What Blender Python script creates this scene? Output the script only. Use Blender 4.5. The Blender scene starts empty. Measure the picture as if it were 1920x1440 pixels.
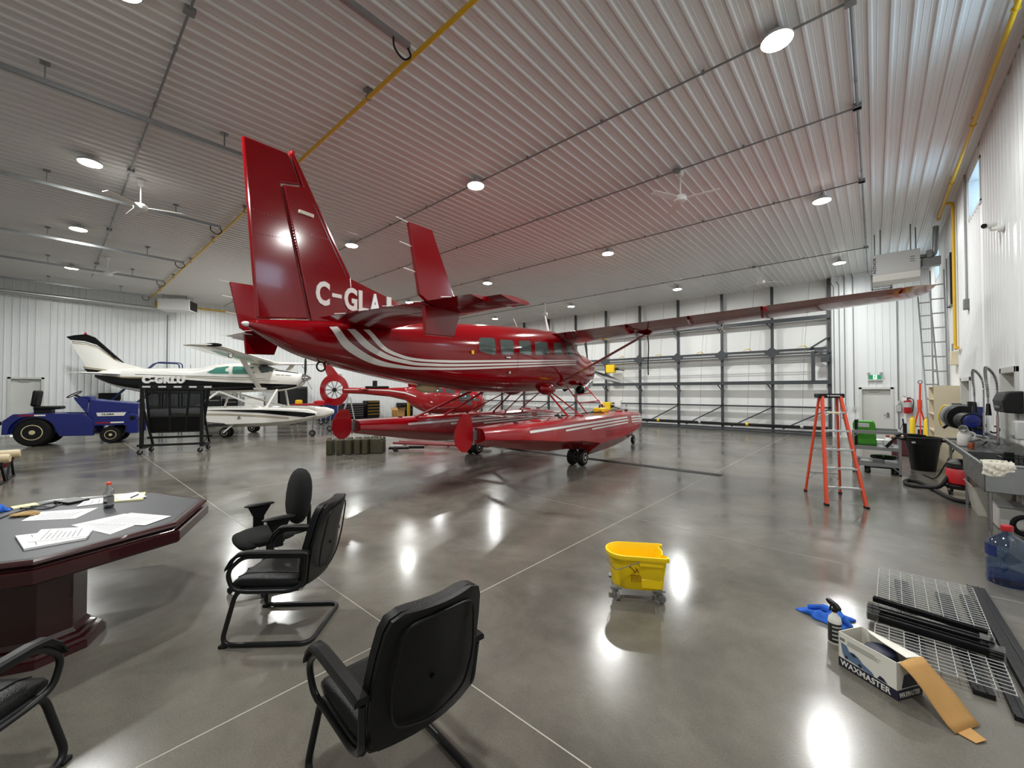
import bpy, math, random
from mathutils import Vector, Matrix
PI = math.pi
rnd = random.Random(7)
C = bpy.context.scene.collection
SC = bpy.context.scene

# ---------------------------------------------------------------- camera, world, exposure
FPX, HORIZON, EYE, YAW = 768.0, 733.0, 1.8, math.radians(41.56)
cam_data = bpy.data.cameras.new('camera')
cam_data.sensor_width = 36.0
cam_data.lens = 36.0 * FPX / 1920.0
cam_data.clip_start, cam_data.clip_end = 0.05, 200
cam = bpy.data.objects.new('camera', cam_data)
C.objects.link(cam)
cam.location = (0, 0, EYE)
cam.rotation_euler = (PI / 2 + math.atan((HORIZON - 720) / FPX), 0, YAW)
SC.camera = cam

world = bpy.data.worlds.new('overcast_sky')
world.use_nodes = True
bg = world.node_tree.nodes['Background']
bg.inputs[0].default_value = (0.80, 0.90, 1.0, 1)
bg.inputs[1].default_value = 9.0
SC.world = world

LAMP_W = 142.0
SC.view_settings.view_transform = 'Standard'
SC.view_settings.look = 'None'
SC.view_settings.gamma = 1.0
SC.view_settings.use_curve_mapping = False
SC.view_settings.exposure = 0.15
try:
    SC.cycles.max_bounces = 9
    SC.cycles.diffuse_bounces = 6
    SC.cycles.glossy_bounces = 5
    SC.cycles.transparent_max_bounces = 12
    SC.cycles.caustics_reflective = False
    SC.cycles.caustics_refractive = False
    SC.cycles.sample_clamp_indirect = 6.0
except Exception:
    pass

# ---------------------------------------------------------------- materials
def lin(c):
    return tuple((x / 12.92 if x <= 0.04045 else ((x + 0.055) / 1.055) ** 2.4) for x in (v / 255.0 for v in c))

MATS = {}
def mat(name, rgb, rough=0.5, metal=0.0, coat=0.0, var=0.0, scale=6.0, bump=0.0, bscale=60.0, emit=None, estr=0.0, alpha=1.0, spec=0.5, trans=0.0, rvar=0.0):
    m = bpy.data.materials.new(name)
    m.use_nodes = True
    nt = m.node_tree
    b = nt.nodes['Principled BSDF']
    col = lin(rgb) + (1,)
    b.inputs['Base Color'].default_value = col
    b.inputs['Roughness'].default_value = rough
    b.inputs['Metallic'].default_value = metal
    b.inputs['Coat Weight'].default_value = coat
    b.inputs['Coat Roughness'].default_value = 0.04
    b.inputs['Specular IOR Level'].default_value = spec
    b.inputs['Alpha'].default_value = alpha
    b.inputs['Transmission Weight'].default_value = trans
    if emit:
        b.inputs['Emission Color'].default_value = lin(emit) + (1,)
        b.inputs['Emission Strength'].default_value = estr
    if var or rvar or bump:
        tc = nt.nodes.new('ShaderNodeTexCoord')
        nz = nt.nodes.new('ShaderNodeTexNoise')
        nz.inputs['Scale'].default_value = scale
        nz.inputs['Detail'].default_value = 5
        nt.links.new(tc.outputs['Object'], nz.inputs['Vector'])
        if var:
            mx = nt.nodes.new('ShaderNodeMixRGB')
            mx.inputs[1].default_value = tuple(c * (1 - var) for c in col[:3]) + (1,)
            mx.inputs[2].default_value = tuple(min(1, c * (1 + var)) for c in col[:3]) + (1,)
            nt.links.new(nz.outputs['Fac'], mx.inputs[0])
            nt.links.new(mx.outputs[0], b.inputs['Base Color'])
        if rvar:
            mr = nt.nodes.new('ShaderNodeMapRange')
            mr.inputs['To Min'].default_value = max(0.02, rough - rvar)
            mr.inputs['To Max'].default_value = min(1, rough + rvar)
            nt.links.new(nz.outputs['Fac'], mr.inputs['Value'])
            nt.links.new(mr.outputs[0], b.inputs['Roughness'])
        if bump:
            n2 = nt.nodes.new('ShaderNodeTexNoise')
            n2.inputs['Scale'].default_value = bscale
            nt.links.new(tc.outputs['Object'], n2.inputs['Vector'])
            bp = nt.nodes.new('ShaderNodeBump')
            bp.inputs['Strength'].default_value = bump
            bp.inputs['Distance'].default_value = 0.01
            nt.links.new(n2.outputs['Fac'], bp.inputs['Height'])
            nt.links.new(bp.outputs[0], b.inputs['Normal'])
    MATS[name] = m
    return m

def glass(name, rgb, refl=0.08, keep=0.8):
    m = bpy.data.materials.new(name)
    m.use_nodes = True
    nt = m.node_tree
    nt.nodes.clear()
    out = nt.nodes.new('ShaderNodeOutputMaterial')
    tr = nt.nodes.new('ShaderNodeBsdfTransparent')
    tr.inputs[0].default_value = tuple(c * keep for c in lin(rgb)) + (1,)
    gl = nt.nodes.new('ShaderNodeBsdfGlossy')
    gl.inputs['Roughness'].default_value = 0.03
    lw = nt.nodes.new('ShaderNodeLayerWeight')
    lw.inputs[0].default_value = 0.5
    pw = nt.nodes.new('ShaderNodeMath')
    pw.operation = 'POWER'
    pw.inputs[1].default_value = 4.0
    nt.links.new(lw.outputs['Facing'], pw.inputs[0])
    fr = nt.nodes.new('ShaderNodeMath')
    fr.operation = 'MULTIPLY_ADD'
    fr.inputs[1].default_value = 0.75
    fr.inputs[2].default_value = refl * 0.5
    nt.links.new(pw.outputs[0], fr.inputs[0])
    mx = nt.nodes.new('ShaderNodeMixShader')
    nt.links.new(fr.outputs[0], mx.inputs[0])
    nt.links.new(tr.outputs[0], mx.inputs[1])
    nt.links.new(gl.outputs[0], mx.inputs[2])
    nt.links.new(mx.outputs[0], out.inputs[0])
    MATS[name] = m
    return m

mat('white_steel', (226, 229, 230), 0.32, var=0.03, scale=0.7)
mat('white_steel_ceiling', (214, 214, 212), 0.35, var=0.03, scale=0.7)
mat('door_skin', (232, 233, 232), 0.45, var=0.03, scale=0.8, bump=0.1, bscale=3)
mat('frame_dark', (58, 62, 66), 0.45, var=0.08)
mat('galv', (150, 153, 154), 0.35, metal=0.7, var=0.12, scale=9)
mat('galv_dark', (126, 128, 128), 0.42, metal=0.3, var=0.1)
mat('alu', (196, 198, 198), 0.3, metal=0.85, var=0.06)
mat('stainless', (158, 160, 160), 0.28, metal=0.95, var=0.12, scale=5, rvar=0.1)
mat('chrome', (210, 212, 214), 0.08, metal=1.0)
mat('gas_yellow', (214, 170, 20), 0.4, var=0.08)
mat('white_paint', (236, 236, 232), 0.3, coat=0.4)
mat('white_matte', (226, 226, 222), 0.55)
mat('door_white', (206, 208, 204), 0.4, var=0.02)
mat('black_plastic', (11, 11, 12), 0.45, var=0.1, spec=0.3)
mat('black_rubber', (18, 18, 19), 0.65, var=0.15, scale=20, spec=0.3)
mat('black_metal', (17, 18, 20), 0.38, var=0.1, spec=0.4)
mat('black_leather', (15, 16, 17), 0.42, var=0.18, spec=0.28, scale=9, bump=0.25, bscale=160, rvar=0.1)
mat('black_fabric', (11, 12, 13), 0.9, var=0.2, scale=60, bump=0.3, bscale=500)
mat('aircraft_red', (124, 0, 11), 0.13, coat=0.25, var=0.03, scale=1.0, spec=0.4)
mat('float_red', (156, 6, 20), 0.22, coat=0.4, spec=0.4, var=0.05, scale=1.5)
mat('heli_red', (152, 4, 18), 0.22, coat=0.8)
mat('aircraft_white', (238, 236, 230), 0.25, coat=0.7)
mat('stripe_white', (232, 230, 226), 0.3, coat=0.6)
mat('aircraft_black', (8, 8, 9), 0.25, coat=0.1, spec=0.3)
mat('stripe_gold', (150, 132, 92), 0.35, coat=0.4)
mat('boot_dark', (34, 36, 36), 0.3)
mat('window_dark', (70, 82, 80), 0.05, coat=1.0)
mat('window_teal', (78, 140, 126), 0.06, coat=1.0)
mat('tug_blue', (11, 28, 110), 0.35, coat=0.3, var=0.05)
mat('wheel_cream', (214, 200, 156), 0.45, var=0.06)
mat('tape_red', (146, 24, 52), 0.4)
mat('olive', (78, 76, 56), 0.5, var=0.1, scale=8)
mat('ladder_orange', (226, 78, 48), 0.4, var=0.05)
mat('bin_green', (58, 138, 28), 0.45, var=0.06)
mat('bucket_yellow', (250, 212, 8), 0.35, var=0.03)
mat('bucket_mark', (150, 90, 10), 0.6)
mat('yellow', (238, 200, 20), 0.4)
mat('red_plastic', (176, 22, 32), 0.4)
mat('red_dark', (120, 14, 26), 0.45)
mat('orange_red', (222, 70, 40), 0.4)
mat('maroon', (98, 46, 54), 0.6)
mat('mahogany', (50, 13, 14), 0.25, coat=0.35, var=0.25, scale=7)
mat('slate_top', (66, 68, 72), 0.5, var=0.1, scale=90)
mat('paper', (236, 237, 236), 0.8)
mat('paper_line', (160, 162, 164), 0.8)
mat('paper_cream', (232, 224, 182), 0.8)
mat('cardboard', (186, 142, 84), 0.85, var=0.08, scale=14)
mat('box_print', (226, 224, 214), 0.6, var=0.03)
mat('navy', (24, 28, 52), 0.5)
mat('print_blue', (92, 116, 146), 0.6, var=0.3, scale=12)
mat('cloth_blue', (34, 92, 188), 0.9, var=0.15, scale=40)
mat('cloth_white', (214, 210, 196), 0.9, var=0.05)
mat('beige', (220, 208, 182), 0.5)
mat('tan', (204, 186, 150), 0.5, var=0.05)
mat('grey_plastic', (120, 122, 122), 0.5)
mat('light_grey', (182, 184, 184), 0.5)
mat('sign_green', (8, 136, 84), 0.4, emit=(8, 136, 84), estr=0.4)
mat('sign_white', (240, 245, 242), 0.4, emit=(240, 245, 242), estr=0.5)
mat('lamp_lens', (255, 250, 235), 0.4, emit=(255, 248, 226), estr=30.0)
mat('wood_block', (186, 150, 96), 0.7, var=0.15)
mat('blue_dark', (22, 40, 96), 0.45)
mat('amber', (200, 92, 24), 0.3)
mat('tan_glove', (176, 146, 98), 0.85, var=0.3, scale=20)
mat('joint_pale', (176, 172, 160), 0.6)
mat('drain_black', (26, 26, 27), 0.5)
glass('pane', (225, 238, 245), keep=0.95)
glass('clear_plastic', (240, 242, 242), refl=0.3, keep=0.97)
glass('blue_plastic', (178, 204, 236), refl=0.2, keep=0.97)
glass('water_blue', (178, 204, 240), keep=0.98)
glass('smoke_plastic', (150, 152, 155), keep=0.8)
mat('milky', (226, 226, 218), 0.4, alpha=0.6)

def floor_material():
    m = bpy.data.materials.new('polished_concrete')
    m.use_nodes = True
    nt = m.node_tree
    b = nt.nodes['Principled BSDF']
    tc = nt.nodes.new('ShaderNodeTexCoord')
    def noise(sc, det, rough=0.6, dist=0.0, stretch=(1, 1, 1)):
        mp = nt.nodes.new('ShaderNodeMapping')
        mp.inputs['Scale'].default_value = stretch
        nt.links.new(tc.outputs['Object'], mp.inputs['Vector'])
        n = nt.nodes.new('ShaderNodeTexNoise')
        n.inputs['Scale'].default_value = sc
        n.inputs['Detail'].default_value = det
        n.inputs['Roughness'].default_value = rough
        n.inputs['Distortion'].default_value = dist
        nt.links.new(mp.outputs[0], n.inputs['Vector'])
        return n
    big = noise(0.55, 6, 0.62, 0.6)
    mid = noise(3.2, 6, 0.7, 0.3)
    fine = noise(95, 3, 0.7)
    r1 = nt.nodes.new('ShaderNodeValToRGB')
    r1.color_ramp.elements[0].position = 0.32
    r1.color_ramp.elements[0].color = lin((82, 79, 73)) + (1,)
    r1.color_ramp.elements[1].position = 0.70
    r1.color_ramp.elements[1].color = lin((122, 118, 109)) + (1,)
    nt.links.new(big.outputs['Fac'], r1.inputs[0])
    m1 = nt.nodes.new('ShaderNodeMixRGB')
    m1.blend_type = 'OVERLAY'
    m1.inputs[0].default_value = 0.28
    nt.links.new(r1.outputs[0], m1.inputs[1])
    nt.links.new(mid.outputs['Fac'], m1.inputs[2])
    m2 = nt.nodes.new('ShaderNodeMixRGB')
    m2.blend_type = 'OVERLAY'
    m2.inputs[0].default_value = 0.35
    nt.links.new(m1.outputs[0], m2.inputs[1])
    nt.links.new(fine.outputs['Fac'], m2.inputs[2])
    nt.links.new(m2.outputs[0], b.inputs['Base Color'])
    mr = nt.nodes.new('ShaderNodeMapRange')
    mr.inputs['From Min'].default_value = 0.3
    mr.inputs['From Max'].default_value = 0.7
    mr.inputs['To Min'].default_value = 0.11
    mr.inputs['To Max'].default_value = 0.26
    rn = noise(1.1, 2, 0.5, 0.3)
    nt.links.new(rn.outputs['Fac'], mr.inputs['Value'])
    nt.links.new(mr.outputs[0], b.inputs['Roughness'])
    b.inputs['Specular IOR Level'].default_value = 0.6
    wav = noise(2.2, 3, 0.5, 0.4)
    bp = nt.nodes.new('ShaderNodeBump')
    bp.inputs['Strength'].default_value = 0.03
    bp.inputs['Distance'].default_value = 0.015
    nt.links.new(wav.outputs['Fac'], bp.inputs['Height'])
    nt.links.new(bp.outputs[0], b.inputs['Normal'])
    MATS['floor'] = m
floor_material()

# ---------------------------------------------------------------- mesh helpers
def V(*a):
    return Vector(a[0]) if len(a) == 1 else Vector(a)

class MB:
    def __init__(self):
        self.v, self.f = [], []
    def add(self, verts, faces):
        k = len(self.v)
        self.v += [tuple(p) for p in verts]
        self.f += [tuple(i + k for i in fc) for fc in faces]
        return self
    def box(self, c, s, rz=0.0, M=None):
        x, y, z = (d / 2 for d in s)
        pts = [Vector((sx * x, sy * y, sz * z)) for sz in (-1, 1) for sy in (-1, 1) for sx in (-1, 1)]
        R = M if M is not None else Matrix.Rotation(rz, 3, 'Z')
        pts = [R @ p + Vector(c) for p in pts]
        return self.add(pts, [(0, 2, 3, 1), (4, 5, 7, 6), (0, 1, 5, 4), (2, 6, 7, 3), (0, 4, 6, 2), (1, 3, 7, 5)])
    def bb(self, a, b):
        a, b = Vector(a), Vector(b)
        return self.box((a + b) / 2, [abs(q) for q in (b - a)])
    def bar(self, p0, p1, w, h, up=(0, 0, 1)):
        p0, p1 = Vector(p0), Vector(p1)
        d = (p1 - p0)
        L = d.length
        d.normalize()
        u = Vector(up)
        if abs(d.dot(u)) > 0.98:
            u = Vector((1, 0, 0)) if abs(d.x) < 0.9 else Vector((0, 1, 0))
        s = d.cross(u).normalized()
        u = s.cross(d)
        M = Matrix((s, d, u)).transposed()
        return self.box((p0 + p1) / 2, (w, L, h), M=M)
    def ring(self, c, ax, r, n, ref=None):
        ax = Vector(ax).normalized()
        u = Vector(ref) if ref is not None else (Vector((0, 0, 1)) if abs(ax.z) < 0.9 else Vector((1, 0, 0)))
        u = (u - ax * u.dot(ax)).normalized()
        w = ax.cross(u)
        return [Vector(c) + (u * math.cos(2 * PI * i / n) + w * math.sin(2 * PI * i / n)) * r for i in range(n)]
    def loft(self, rings, cap0=True, cap1=True, closed=True):
        n = len(rings[0])
        pts = [p for r in rings for p in r]
        fs = []
        for i in range(len(rings) - 1):
            for j in range(n if closed else n - 1):
                a, b = i * n + j, i * n + (j + 1) % n
                fs.append((a, b, b + n, a + n))
        if cap0:
            fs.append(tuple(range(n))[::-1])
        if cap1:
            fs.append(tuple(range((len(rings) - 1) * n, len(rings) * n)))
        return self.add(pts, fs)
    def cyl(self, p0, p1, r, r2=None, n=14, cap=True):
        ax = Vector(p1) - Vector(p0)
        return self.loft([self.ring(p0, ax, r, n), self.ring(p1, ax, r if r2 is None else r2, n)], cap, cap)
    def tube(self, pts, r, n=8, closed=False, cap=True):
        P = [Vector(p) for p in pts]
        m = len(P)
        rr = r if isinstance(r, (list, tuple)) else [r] * m
        rings, ref = [], None
        for i, p in enumerate(P):
            if closed:
                t = P[(i + 1) % m] - P[i - 1]
            else:
                t = P[min(i + 1, m - 1)] - P[max(i - 1, 0)]
            t.normalize()
            if ref is None:
                ref = Vector((0, 0, 1)) if abs(t.z) < 0.9 else Vector((1, 0, 0))
            ref = (ref - t * ref.dot(t))
            if ref.length < 1e-6:
                ref = Vector((1, 0, 0)) - t * t.x
            ref.normalize()
            rings.append(self.ring(p, t, rr[i], n, ref))
        if closed:
            rings.append(rings[0])
            return self.loft(rings, False, False)
        return self.loft(rings, cap, cap)
    def lathe(self, prof, o=(0, 0, 0), ax=(0, 0, 1), n=20, cap=True):
        ax = Vector(ax).normalized()
        return self.loft([self.ring(Vector(o) + ax * z, ax, max(r, 1e-4), n) for r, z in prof], cap, cap)
    def prism(self, poly, ext):
        poly = [Vector(p) for p in poly]
        e = Vector(ext)
        n = len(poly)
        return self.add(poly + [p + e for p in poly], [tuple(range(n))[::-1], tuple(range(n, 2 * n))] + [(i, (i + 1) % n, n + (i + 1) % n, n + i) for i in range(n)])
    def sphere(self, c, r, n=14, m=8):
        rx, ry, rz = r if isinstance(r, (list, tuple)) else (r, r, r)
        c = Vector(c)
        rings = []
        for i in range(m + 1):
            t = PI * i / m
            s = max(math.sin(t), 0.001)
            rings.append([c + Vector((rx * s * math.cos(2 * PI * j / n), ry * s * math.sin(2 * PI * j / n), -rz * math.cos(t))) for j in range(n)])
        return self.loft(rings)
    def torus(self, c, ax, R, r, n=20, m=8, a0=0, a1=2 * PI):
        full = abs(a1 - a0) > 2 * PI - 1e-3
        ax = Vector(ax).normalized()
        u = Vector((0, 0, 1)) if abs(ax.z) < 0.9 else Vector((1, 0, 0))
        u = (u - ax * u.dot(ax)).normalized()
        w = ax.cross(u)
        k = n if full else n + 1
        pts = [Vector(c) + (u * math.cos(a0 + (a1 - a0) * i / n) + w * math.sin(a0 + (a1 - a0) * i / n)) * R for i in range(k)]
        return self.tube(pts, r, m, closed=full)
    def sheet(self, grid):
        n = len(grid[0])
        pts = [p for r in grid for p in r]
        fs = [(i * n + j, i * n + j + 1, (i + 1) * n + j + 1, (i + 1) * n + j) for i in range(len(grid) - 1) for j in range(n - 1)]
        return self.add(pts, fs)
    def xf(self, M):
        self.v = [tuple(M @ Vector(p)) for p in self.v]
        return self
    def mesh(self, name, m, smooth=True, ang=0.7):
        me = bpy.data.meshes.new(name)
        me.from_pydata(self.v, [], self.f)
        me.materials.append(MATS[m] if isinstance(m, str) else m)
        if smooth:
            me.polygons.foreach_set('use_smooth', [True] * len(me.polygons))
            me.set_sharp_from_angle(angle=ang)
        me.update()
        return me
    def build(self, name, m, parent=None, smooth=True, bevel=0.0, loc=None, rz=None, ang=0.7, thick=0.0, label=None, seg=2):
        o = bpy.data.objects.new(name, self.mesh(name, m, smooth, ang))
        C.objects.link(o)
        if parent is not None:
            o.parent = parent
        if loc is not None:
            o.location = loc
        if rz is not None:
            o.rotation_euler = (0, 0, rz)
        if thick:
            md = o.modifiers.new('thickness', 'SOLIDIFY')
            md.thickness = thick
            md.offset = 0
        if bevel:
            md = o.modifiers.new('edge', 'BEVEL')
            md.width = bevel
            md.segments = seg
            md.limit_method = 'ANGLE'
            md.angle_limit = 0.6
        if label:
            o['label'] = label
        return o

def tag(o, label=None, cat=None, group=None, kind=None):
    if label: o['label'] = label
    if cat: o['category'] = cat
    if group: o['group'] = group
    if kind: o['kind'] = kind
    return o
def thing(name, label, cat, loc=(0, 0, 0), rz=0.0, group=None):
    o = bpy.data.objects.new(name, None)
    o.empty_display_size = 0.1
    C.objects.link(o)
    o.location = loc
    o.rotation_euler = (0, 0, rz)
    return tag(o, label, cat, group)
def copy_tree(o, parent=None):
    c = o.copy()
    C.objects.link(c)
    c.parent = parent
    for ch in list(o.children):
        copy_tree(ch, c)
    return c
def place(o, loc, rz=0.0, label=None, group=None):
    o.location = loc
    o.rotation_euler = (0, 0, rz)
    return tag(o, label, None, group)
def sm(pts, k=6, closed=False):
    """Catmull-Rom smoothing of a polyline."""
    P = [Vector(p) for p in pts]
    n = len(P)
    out = []
    rng = range(n) if closed else range(n - 1)
    for i in rng:
        p0 = P[i - 1] if (closed or i > 0) else P[0] * 2 - P[1]
        p1, p2 = P[i], P[(i + 1) % n]
        p3 = P[(i + 2) % n] if (closed or i + 2 < n) else P[-1] * 2 - P[-2]
        for j in range(k):
            t = j / k
            out.append(0.5 * ((2 * p1) + (p2 - p0) * t + (2 * p0 - 5 * p1 + 4 * p2 - p3) * t * t + (3 * p1 - p0 - 3 * p2 + p3) * t ** 3))
    if not closed:
        out.append(P[-1])
    return out
def fillet(pts, r, k=5):
    """Rounds the corners of an open polyline."""
    P = [Vector(p) for p in pts]
    out = [P[0]]
    for i in range(1, len(P) - 1):
        a, b = (P[i - 1] - P[i]), (P[i + 1] - P[i])
        d = min(r, a.length * 0.49, b.length * 0.49)
        p0, p2 = P[i] + a.normalized() * d, P[i] + b.normalized() * d
        for j in range(k + 1):
            t = j / k
            out.append(p0 * (1 - t) ** 2 + P[i] * 2 * t * (1 - t) + p2 * t * t)
    out.append(P[-1])
    return out
def rrect(w, h, r, k=4):
    """Rounded rectangle outline, counter-clockwise, centred."""
    out = []
    for cx, cy, a in ((w / 2 - r, h / 2 - r, 0), (-w / 2 + r, h / 2 - r, PI / 2), (-w / 2 + r, -h / 2 + r, PI), (w / 2 - r, -h / 2 + r, 1.5 * PI)):
        for i in range(k + 1):
            t = a + PI / 2 * i / k
            out.append((cx + r * math.cos(t), cy + r * math.sin(t)))
    return out
def text_mesh(txt, size, bold=0.0, ext=0.002, shear=0.0, spacing=1.0):
    cu = bpy.data.curves.new('lettering', 'FONT')
    cu.body = txt
    cu.size = size
    cu.offset = bold
    cu.extrude = ext
    cu.shear = shear
    cu.space_character = spacing
    cu.resolution_u = 3
    o = bpy.data.objects.new('lettering', cu)
    C.objects.link(o)
    dg = bpy.context.evaluated_depsgraph_get()
    me = bpy.data.meshes.new_from_object(o.evaluated_get(dg))
    bpy.data.objects.remove(o)
    return me
def lettering(txt, size, m, M, parent=None, width=None, height=None, **k):
    """Flat raised lettering: text lies in the local XY plane of M, read from +Z."""
    me = text_mesh(txt, size, **k)
    xs = [v.co.x for v in me.vertices]; ys = [v.co.y for v in me.vertices]
    sx = (width / (max(xs) - min(xs))) if width else 1
    sy = (height / (max(ys) - min(ys))) if height else 1
    for v in me.vertices:
        v.co = M @ Vector(((v.co.x - min(xs)) * sx, (v.co.y - min(ys)) * sy, v.co.z))
    me.materials.clear()
    me.materials.append(MATS[m])
    o = bpy.data.objects.new('lettering', me)
    C.objects.link(o)
    if parent: o.parent = parent
    return o
def basis(o, x, y):
    x, y = Vector(x).normalized(), Vector(y).normalized()
    z = x.cross(y)
    return Matrix.Translation(Vector(o)) @ Matrix((x, y, z)).transposed().to_4x4()

# ================================================================ THE SETTING
XL, XR, YB, YD, ZC = -25.7, 1.46, -7.0, 20.37, 6.28
RIB, COL = 0.2032, 0.8128

def rib_profile(u0, u1, h=0.026):
    pts = [(u0, 0.0)]
    k = math.ceil((u0 + 0.032) / RIB)
    while k * RIB < u1 - 0.032:
        c = k * RIB
        pts += [(c - 0.029, 0), (c - 0.014, h), (c + 0.014, h), (c + 0.029, 0)]
        for q in (0.07, 0.134):
            if c + q + 0.006 < u1:
                pts += [(c + q - 0.006, 0), (c + q, 0.0035), (c + q + 0.006, 0)]
        k += 1
    pts.append((u1, 0.0))
    return pts
PANELS = {}
def panel_mesh(u0, u1, length, m):
    key = (round((u0 % RIB) * 1e4), round((u1 - u0) * 1e4), round(length * 1e4), m)
    if key not in PANELS:
        base = math.floor(u0 / RIB) * RIB
        prof = rib_profile(u0 - base, u1 - base)
        off = u0 - base
        mb = MB().sheet([[(u - off, d, 0) for u, d in prof], [(u - off, d, length) for u, d in prof]])
        PANELS[key] = mb.mesh('wall_panel', m, smooth=False)
    return PANELS[key]
def columns(u0, u1, cuts):
    e = {round(u0, 4), round(u1, 4)}
    k = math.ceil((u0 - RIB / 2) / COL)
    while k * COL + RIB / 2 < u1:
        e.add(round(k * COL + RIB / 2, 4)); k += 1
    for c in cuts:
        if u0 < c < u1: e.add(round(c, 4))
    e = sorted(e)
    out = [e[0]]
    for q in e[1:]:
        if q - out[-1] > 0.02 or q in cuts: out.append(q)
    return list(zip(out[:-1], out[1:]))
def make_wall(name, label, origin, ud, nd, u0, u1, h, openings=(), thick=0.3, m='white_steel'):
    """Slab with openings, faced by ribbed liner panels; origin is u=0,z=0 on the face."""
    O, ud, nd = Vector(origin), Vector(ud), Vector(nd)
    us = sorted({u0, u1} | {o[0] for o in openings} | {o[1] for o in openings})
    slab = MB()
    M = Matrix((ud, nd, Vector((0, 0, 1)))).transposed()
    def holes(a, b):
        c = (a + b) / 2
        z, out = 0.0, []
        for o in sorted((o for o in openings if o[0] < c < o[1]), key=lambda o: o[2]):
            if o[2] > z + 1e-4: out.append((z, o[2]))
            z = o[3]
        if z < h - 1e-4: out.append((z, h))
        return out
    for a, b in zip(us[:-1], us[1:]):
        for z0, z1 in holes(a, b):
            ctr = O + ud * (a + b) / 2 - nd * (thick / 2 + 0.012) + Vector((0, 0, (z0 + z1) / 2))
            slab.box(ctr, (b - a, thick, z1 - z0), M=M)
    wall = slab.build(name, m, smooth=False)
    tag(wall, label, 'wall', kind='structure')
    cuts = [round(v, 4) for o in openings for v in o[:2]]
    for a, b in columns(u0, u1, cuts):
        for z0, z1 in holes(a, b):
            p = bpy.data.objects.new('wall_panel', panel_mesh(a, b, z1 - z0, m))
            C.objects.link(p)
            p.parent = wall
            p.matrix_local = Matrix.Translation(O + ud * a + Vector((0, 0, z0))) @ M.to_4x4()
    return wall

# floor with its joints and the trench drain
floor = MB().bb((XL - 0.3, YB - 0.3, -0.2), (XR + 0.3, YD + 0.6, 0.0)).build('floor', 'floor', smooth=False)
tag(floor, 'polished grey concrete hangar floor with pale saw-cut joints', 'floor', kind='structure')
for y, w in ((1.735, 0.008), (5.5, 0.004), (13.4, 0.004), (17.2, 0.004), (-2.1, 0.006)):
    MB().bb((XL, y - w / 2, 0.0), (XR, y + w / 2, 0.0012)).build('floor_joint', 'joint_pale', floor, smooth=False)
for x, w in ((-2.66, 0.008), (-8.7, 0.005), (-14.7, 0.005), (-20.7, 0.005)):
    MB().bb((x - w / 2, YB, 0.0), (x + w / 2, YD, 0.0012)).build('floor_joint', 'joint_pale', floor, smooth=False)
d = MB().bb((-14.0, 9.40, 0.0), (-2.45, 9.62, 0.003)).build('drain_channel', 'drain_black', floor, smooth=False)
gm = MB().bb((-0.28, -0.1, 0), (0.28, -0.075, 0.006)).bb((-0.28, 0.075, 0), (0.28, 0.1, 0.006))
for i in range(9):
    gm.bb((-0.27 + i * 0.063, -0.08, 0.001), (-0.245 + i * 0.063, 0.08, 0.005))
gmesh = gm.mesh('drain_grate', 'drain_black', smooth=False)
for i in range(20):
    g = bpy.data.objects.new('drain_grate', gmesh); C.objects.link(g); g.parent = floor
    g.location = (-2.74 - i * 0.578, 9.51, 0.003)

# ceiling
ceil = MB().bb((XL - 0.3, YB - 0.3, ZC + 0.012), (XR + 0.3, YD + 0.6, ZC + 0.25)).build('ceiling', 'white_steel_ceiling', smooth=False)
tag(ceil, 'white ribbed steel liner ceiling of the hangar', 'ceiling', kind='structure')
for a, b in columns(XL, XR, []):
    p = bpy.data.objects.new('ceiling_panel', panel_mesh(a, b, YD + 0.5 - YB, 'white_steel_ceiling'))
    C.objects.link(p); p.parent = ceil
    p.matrix_local = Matrix.Translation((a, YB, ZC)) @ Matrix(((1, 0, 0), (0, 0, 1), (0, -1, 0))).to_4x4()

WIN = [(11.0, 12.15, 5.2, 6.0), (17.2, 18.3, 5.2, 6.0), (6.35, 7.5, 5.2, 6.05)]
DR = [(12.34, 13.5, 0.0, 2.05), (8.72, 9.6, 0.0, 2.1)]
make_wall('wall_right', 'white ribbed steel side wall behind the sink', (XR, 0, 0), (0, 1, 0), (-1, 0, 0), YB, YD, ZC, WIN + DR)
make_wall('wall_left', 'white ribbed steel side wall behind the white floatplane', (XL, 0, 0), (0, 1, 0), (1, 0, 0), YB, YD + 0.4, ZC, [(-1.08, -0.2, 0, 2.32)])
make_wall('wall_back', 'white ribbed steel wall opposite the big hangar door', (0, YB, 0), (1, 0, 0), (0, 1, 0), XL, XR, ZC)
make_wall('wall_end', 'white ribbed steel wall beside the big hangar door', (0, YD, 0), (1, 0, 0), (0, -1, 0), -1.26, XR, ZC, [(-0.42, 0.46, 0, 1.9)], thick=0.45)
MB().bb((XL - 0.3, YD + 0.46, 0), (-1.2, YD + 0.7, ZC)).build('wall_front', 'door_skin', smooth=False)
tag(bpy.data.objects['wall_front'], 'pale insulated backing behind the dark hangar door frame', 'wall', kind='structure')

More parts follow.
